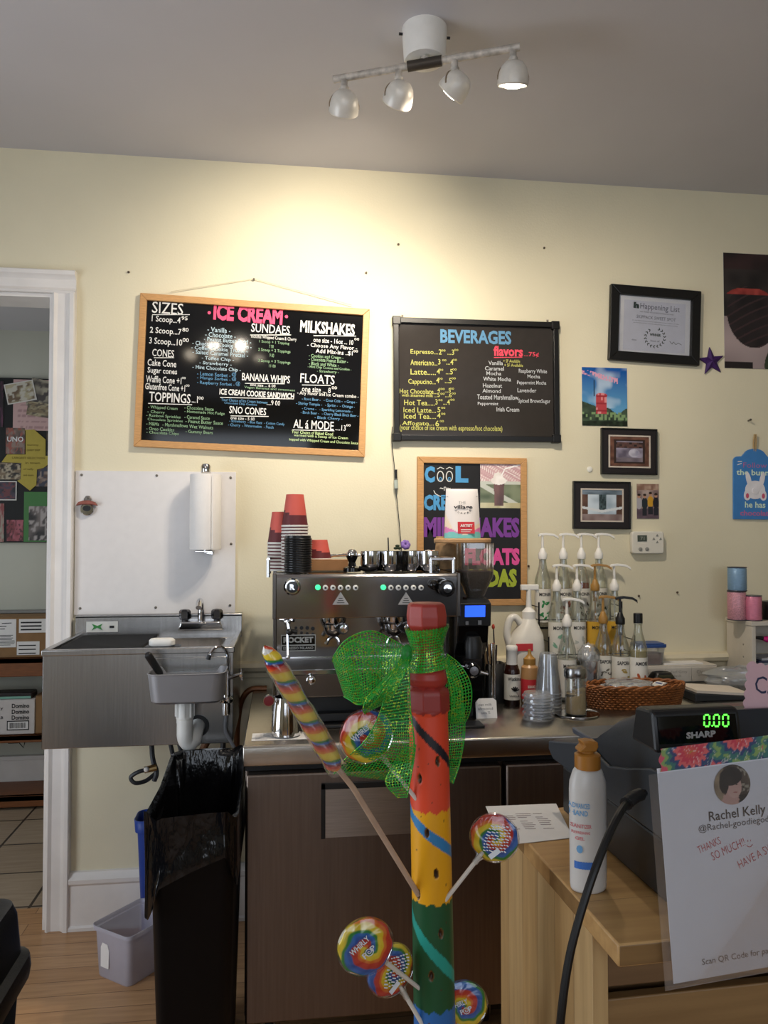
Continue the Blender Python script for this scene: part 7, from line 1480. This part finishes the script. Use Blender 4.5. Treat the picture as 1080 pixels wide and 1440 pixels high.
b = B(); b.surf(lambda u, v: (lean * 0 + (.0255 + .011 * abs(v - .45) ** 1.3 * 2) * math.cos(2 * math.pi * u), (.0255 + .011 * abs(v - .45) ** 1.3 * 2) * math.sin(2 * math.pi * u), zf(945) - TL.z + (zf(884) - zf(945)) * v + .004 * math.cos(2 * math.pi * u)), 40, 14, uv=(.2, .07)); wr_ = b.out('neck_wrap', MESHG, t, smooth=80)
b = B(); b.surf(lambda u, v: (lean * 0 + (.0262 + .011 * abs(v - .45) ** 1.3 * 2) * math.cos(2 * math.pi * u), (.0262 + .011 * abs(v - .45) ** 1.3 * 2) * math.sin(2 * math.pi * u), zf(943) - TL.z + (zf(886) - zf(943)) * v + .004 * math.cos(2 * math.pi * u)), 40, 14, uv=(.2, .07)); b.out('second_wrap', MESHG, t, smooth=80)
A = lambda x, y, Y: at(x, y, Y)
kn = A(572, 920, 1.205)
def W(dx, dy, dz): return (dx, dy, dz)
# big left loop: a front layer fanning out to a round outer bend, a back layer returning to the knot
strip([kn, A(548, 926, 1.20), A(522, 934, 1.185), A(497, 945, 1.19), A(480, 952, 1.21), A(476, 955, 1.235), A(484, 950, 1.255), A(508, 944, 1.27), A(540, 938, 1.255), kn + Vector((0, .012, 0))], [W(.003, .003, .016), W(.006, -.012, .060), W(-.004, -.02, .104), W(-.02, -.02, .104), W(-.022, -.006, .070), W(-.018, 0, .055), W(-.02, .02, .070), W(-.006, .03, .102), W(.004, .012, .056), W(.003, .003, .016)], None, 'left_loop')
strip([kn, A(557, 944, 1.19), A(543, 964, 1.18), A(533, 984, 1.185), A(529, 996, 1.205), A(536, 985, 1.222), A(553, 960, 1.225), kn], [W(.010, .003, .010), W(.036, -.01, .026), W(.052, -.016, .032), W(.048, -.006, .026), W(.034, 0, .016), W(.048, .012, .026), W(.036, .012, .026), W(.010, .003, .010)], None, 'inner_loop')
strip([kn + Vector((0, .008, 0)), A(561, 962, 1.202), A(555, 1005, 1.20), A(548, 1045, 1.20), A(530, 1078, 1.225), A(514, 1094, 1.24)], [W(.012, 0, .004), W(.034, .004, .006), W(.052, .006, .004), W(.078, .004, -.010), W(.104, -.004, -.022), W(.100, -.01, -.014)], None, 'left_tail')
strip([A(627, 925, 1.235), A(638, 942, 1.225), A(648, 968, 1.225), A(648, 1000, 1.24), A(642, 1018, 1.262), A(640, 995, 1.28), A(636, 955, 1.275), A(627, 930, 1.262)], [W(.004, 0, .012), W(.020, -.008, .016), W(.030, -.012, .012), W(.030, -.006, .004), W(.022, 0, .0), W(.030, .008, .006), W(.022, .008, .014), W(.004, 0, .012)], None, 'right_loop')
strip([A(629, 940, 1.255), A(638, 985, 1.262), A(642, 1030, 1.268), A(638, 1070, 1.275), A(633, 1100, 1.275)], [W(.012, 0, .006), W(.030, .006, .006), W(.030, .008, .003), W(.024, .006, -.003), W(.010, .0, -.005)], None, 'right_tail')
strip([A(576, 1050, 1.225), A(566, 1075, 1.215), A(560, 1100, 1.21), A(566, 1122, 1.21)], [W(.02, 0, .006), W(.036, 0, .01), W(.038, 0, .004), W(.014, 0, 0)], None, 'lower_tail')
b = B(); b.ball(kn - TL, (.009, .010, .016), 16, 10); b.out('knot', mat('green_knot', '#1f8a32', .45, var=.3, vscale=200, bump=.3, bscale=120), t)
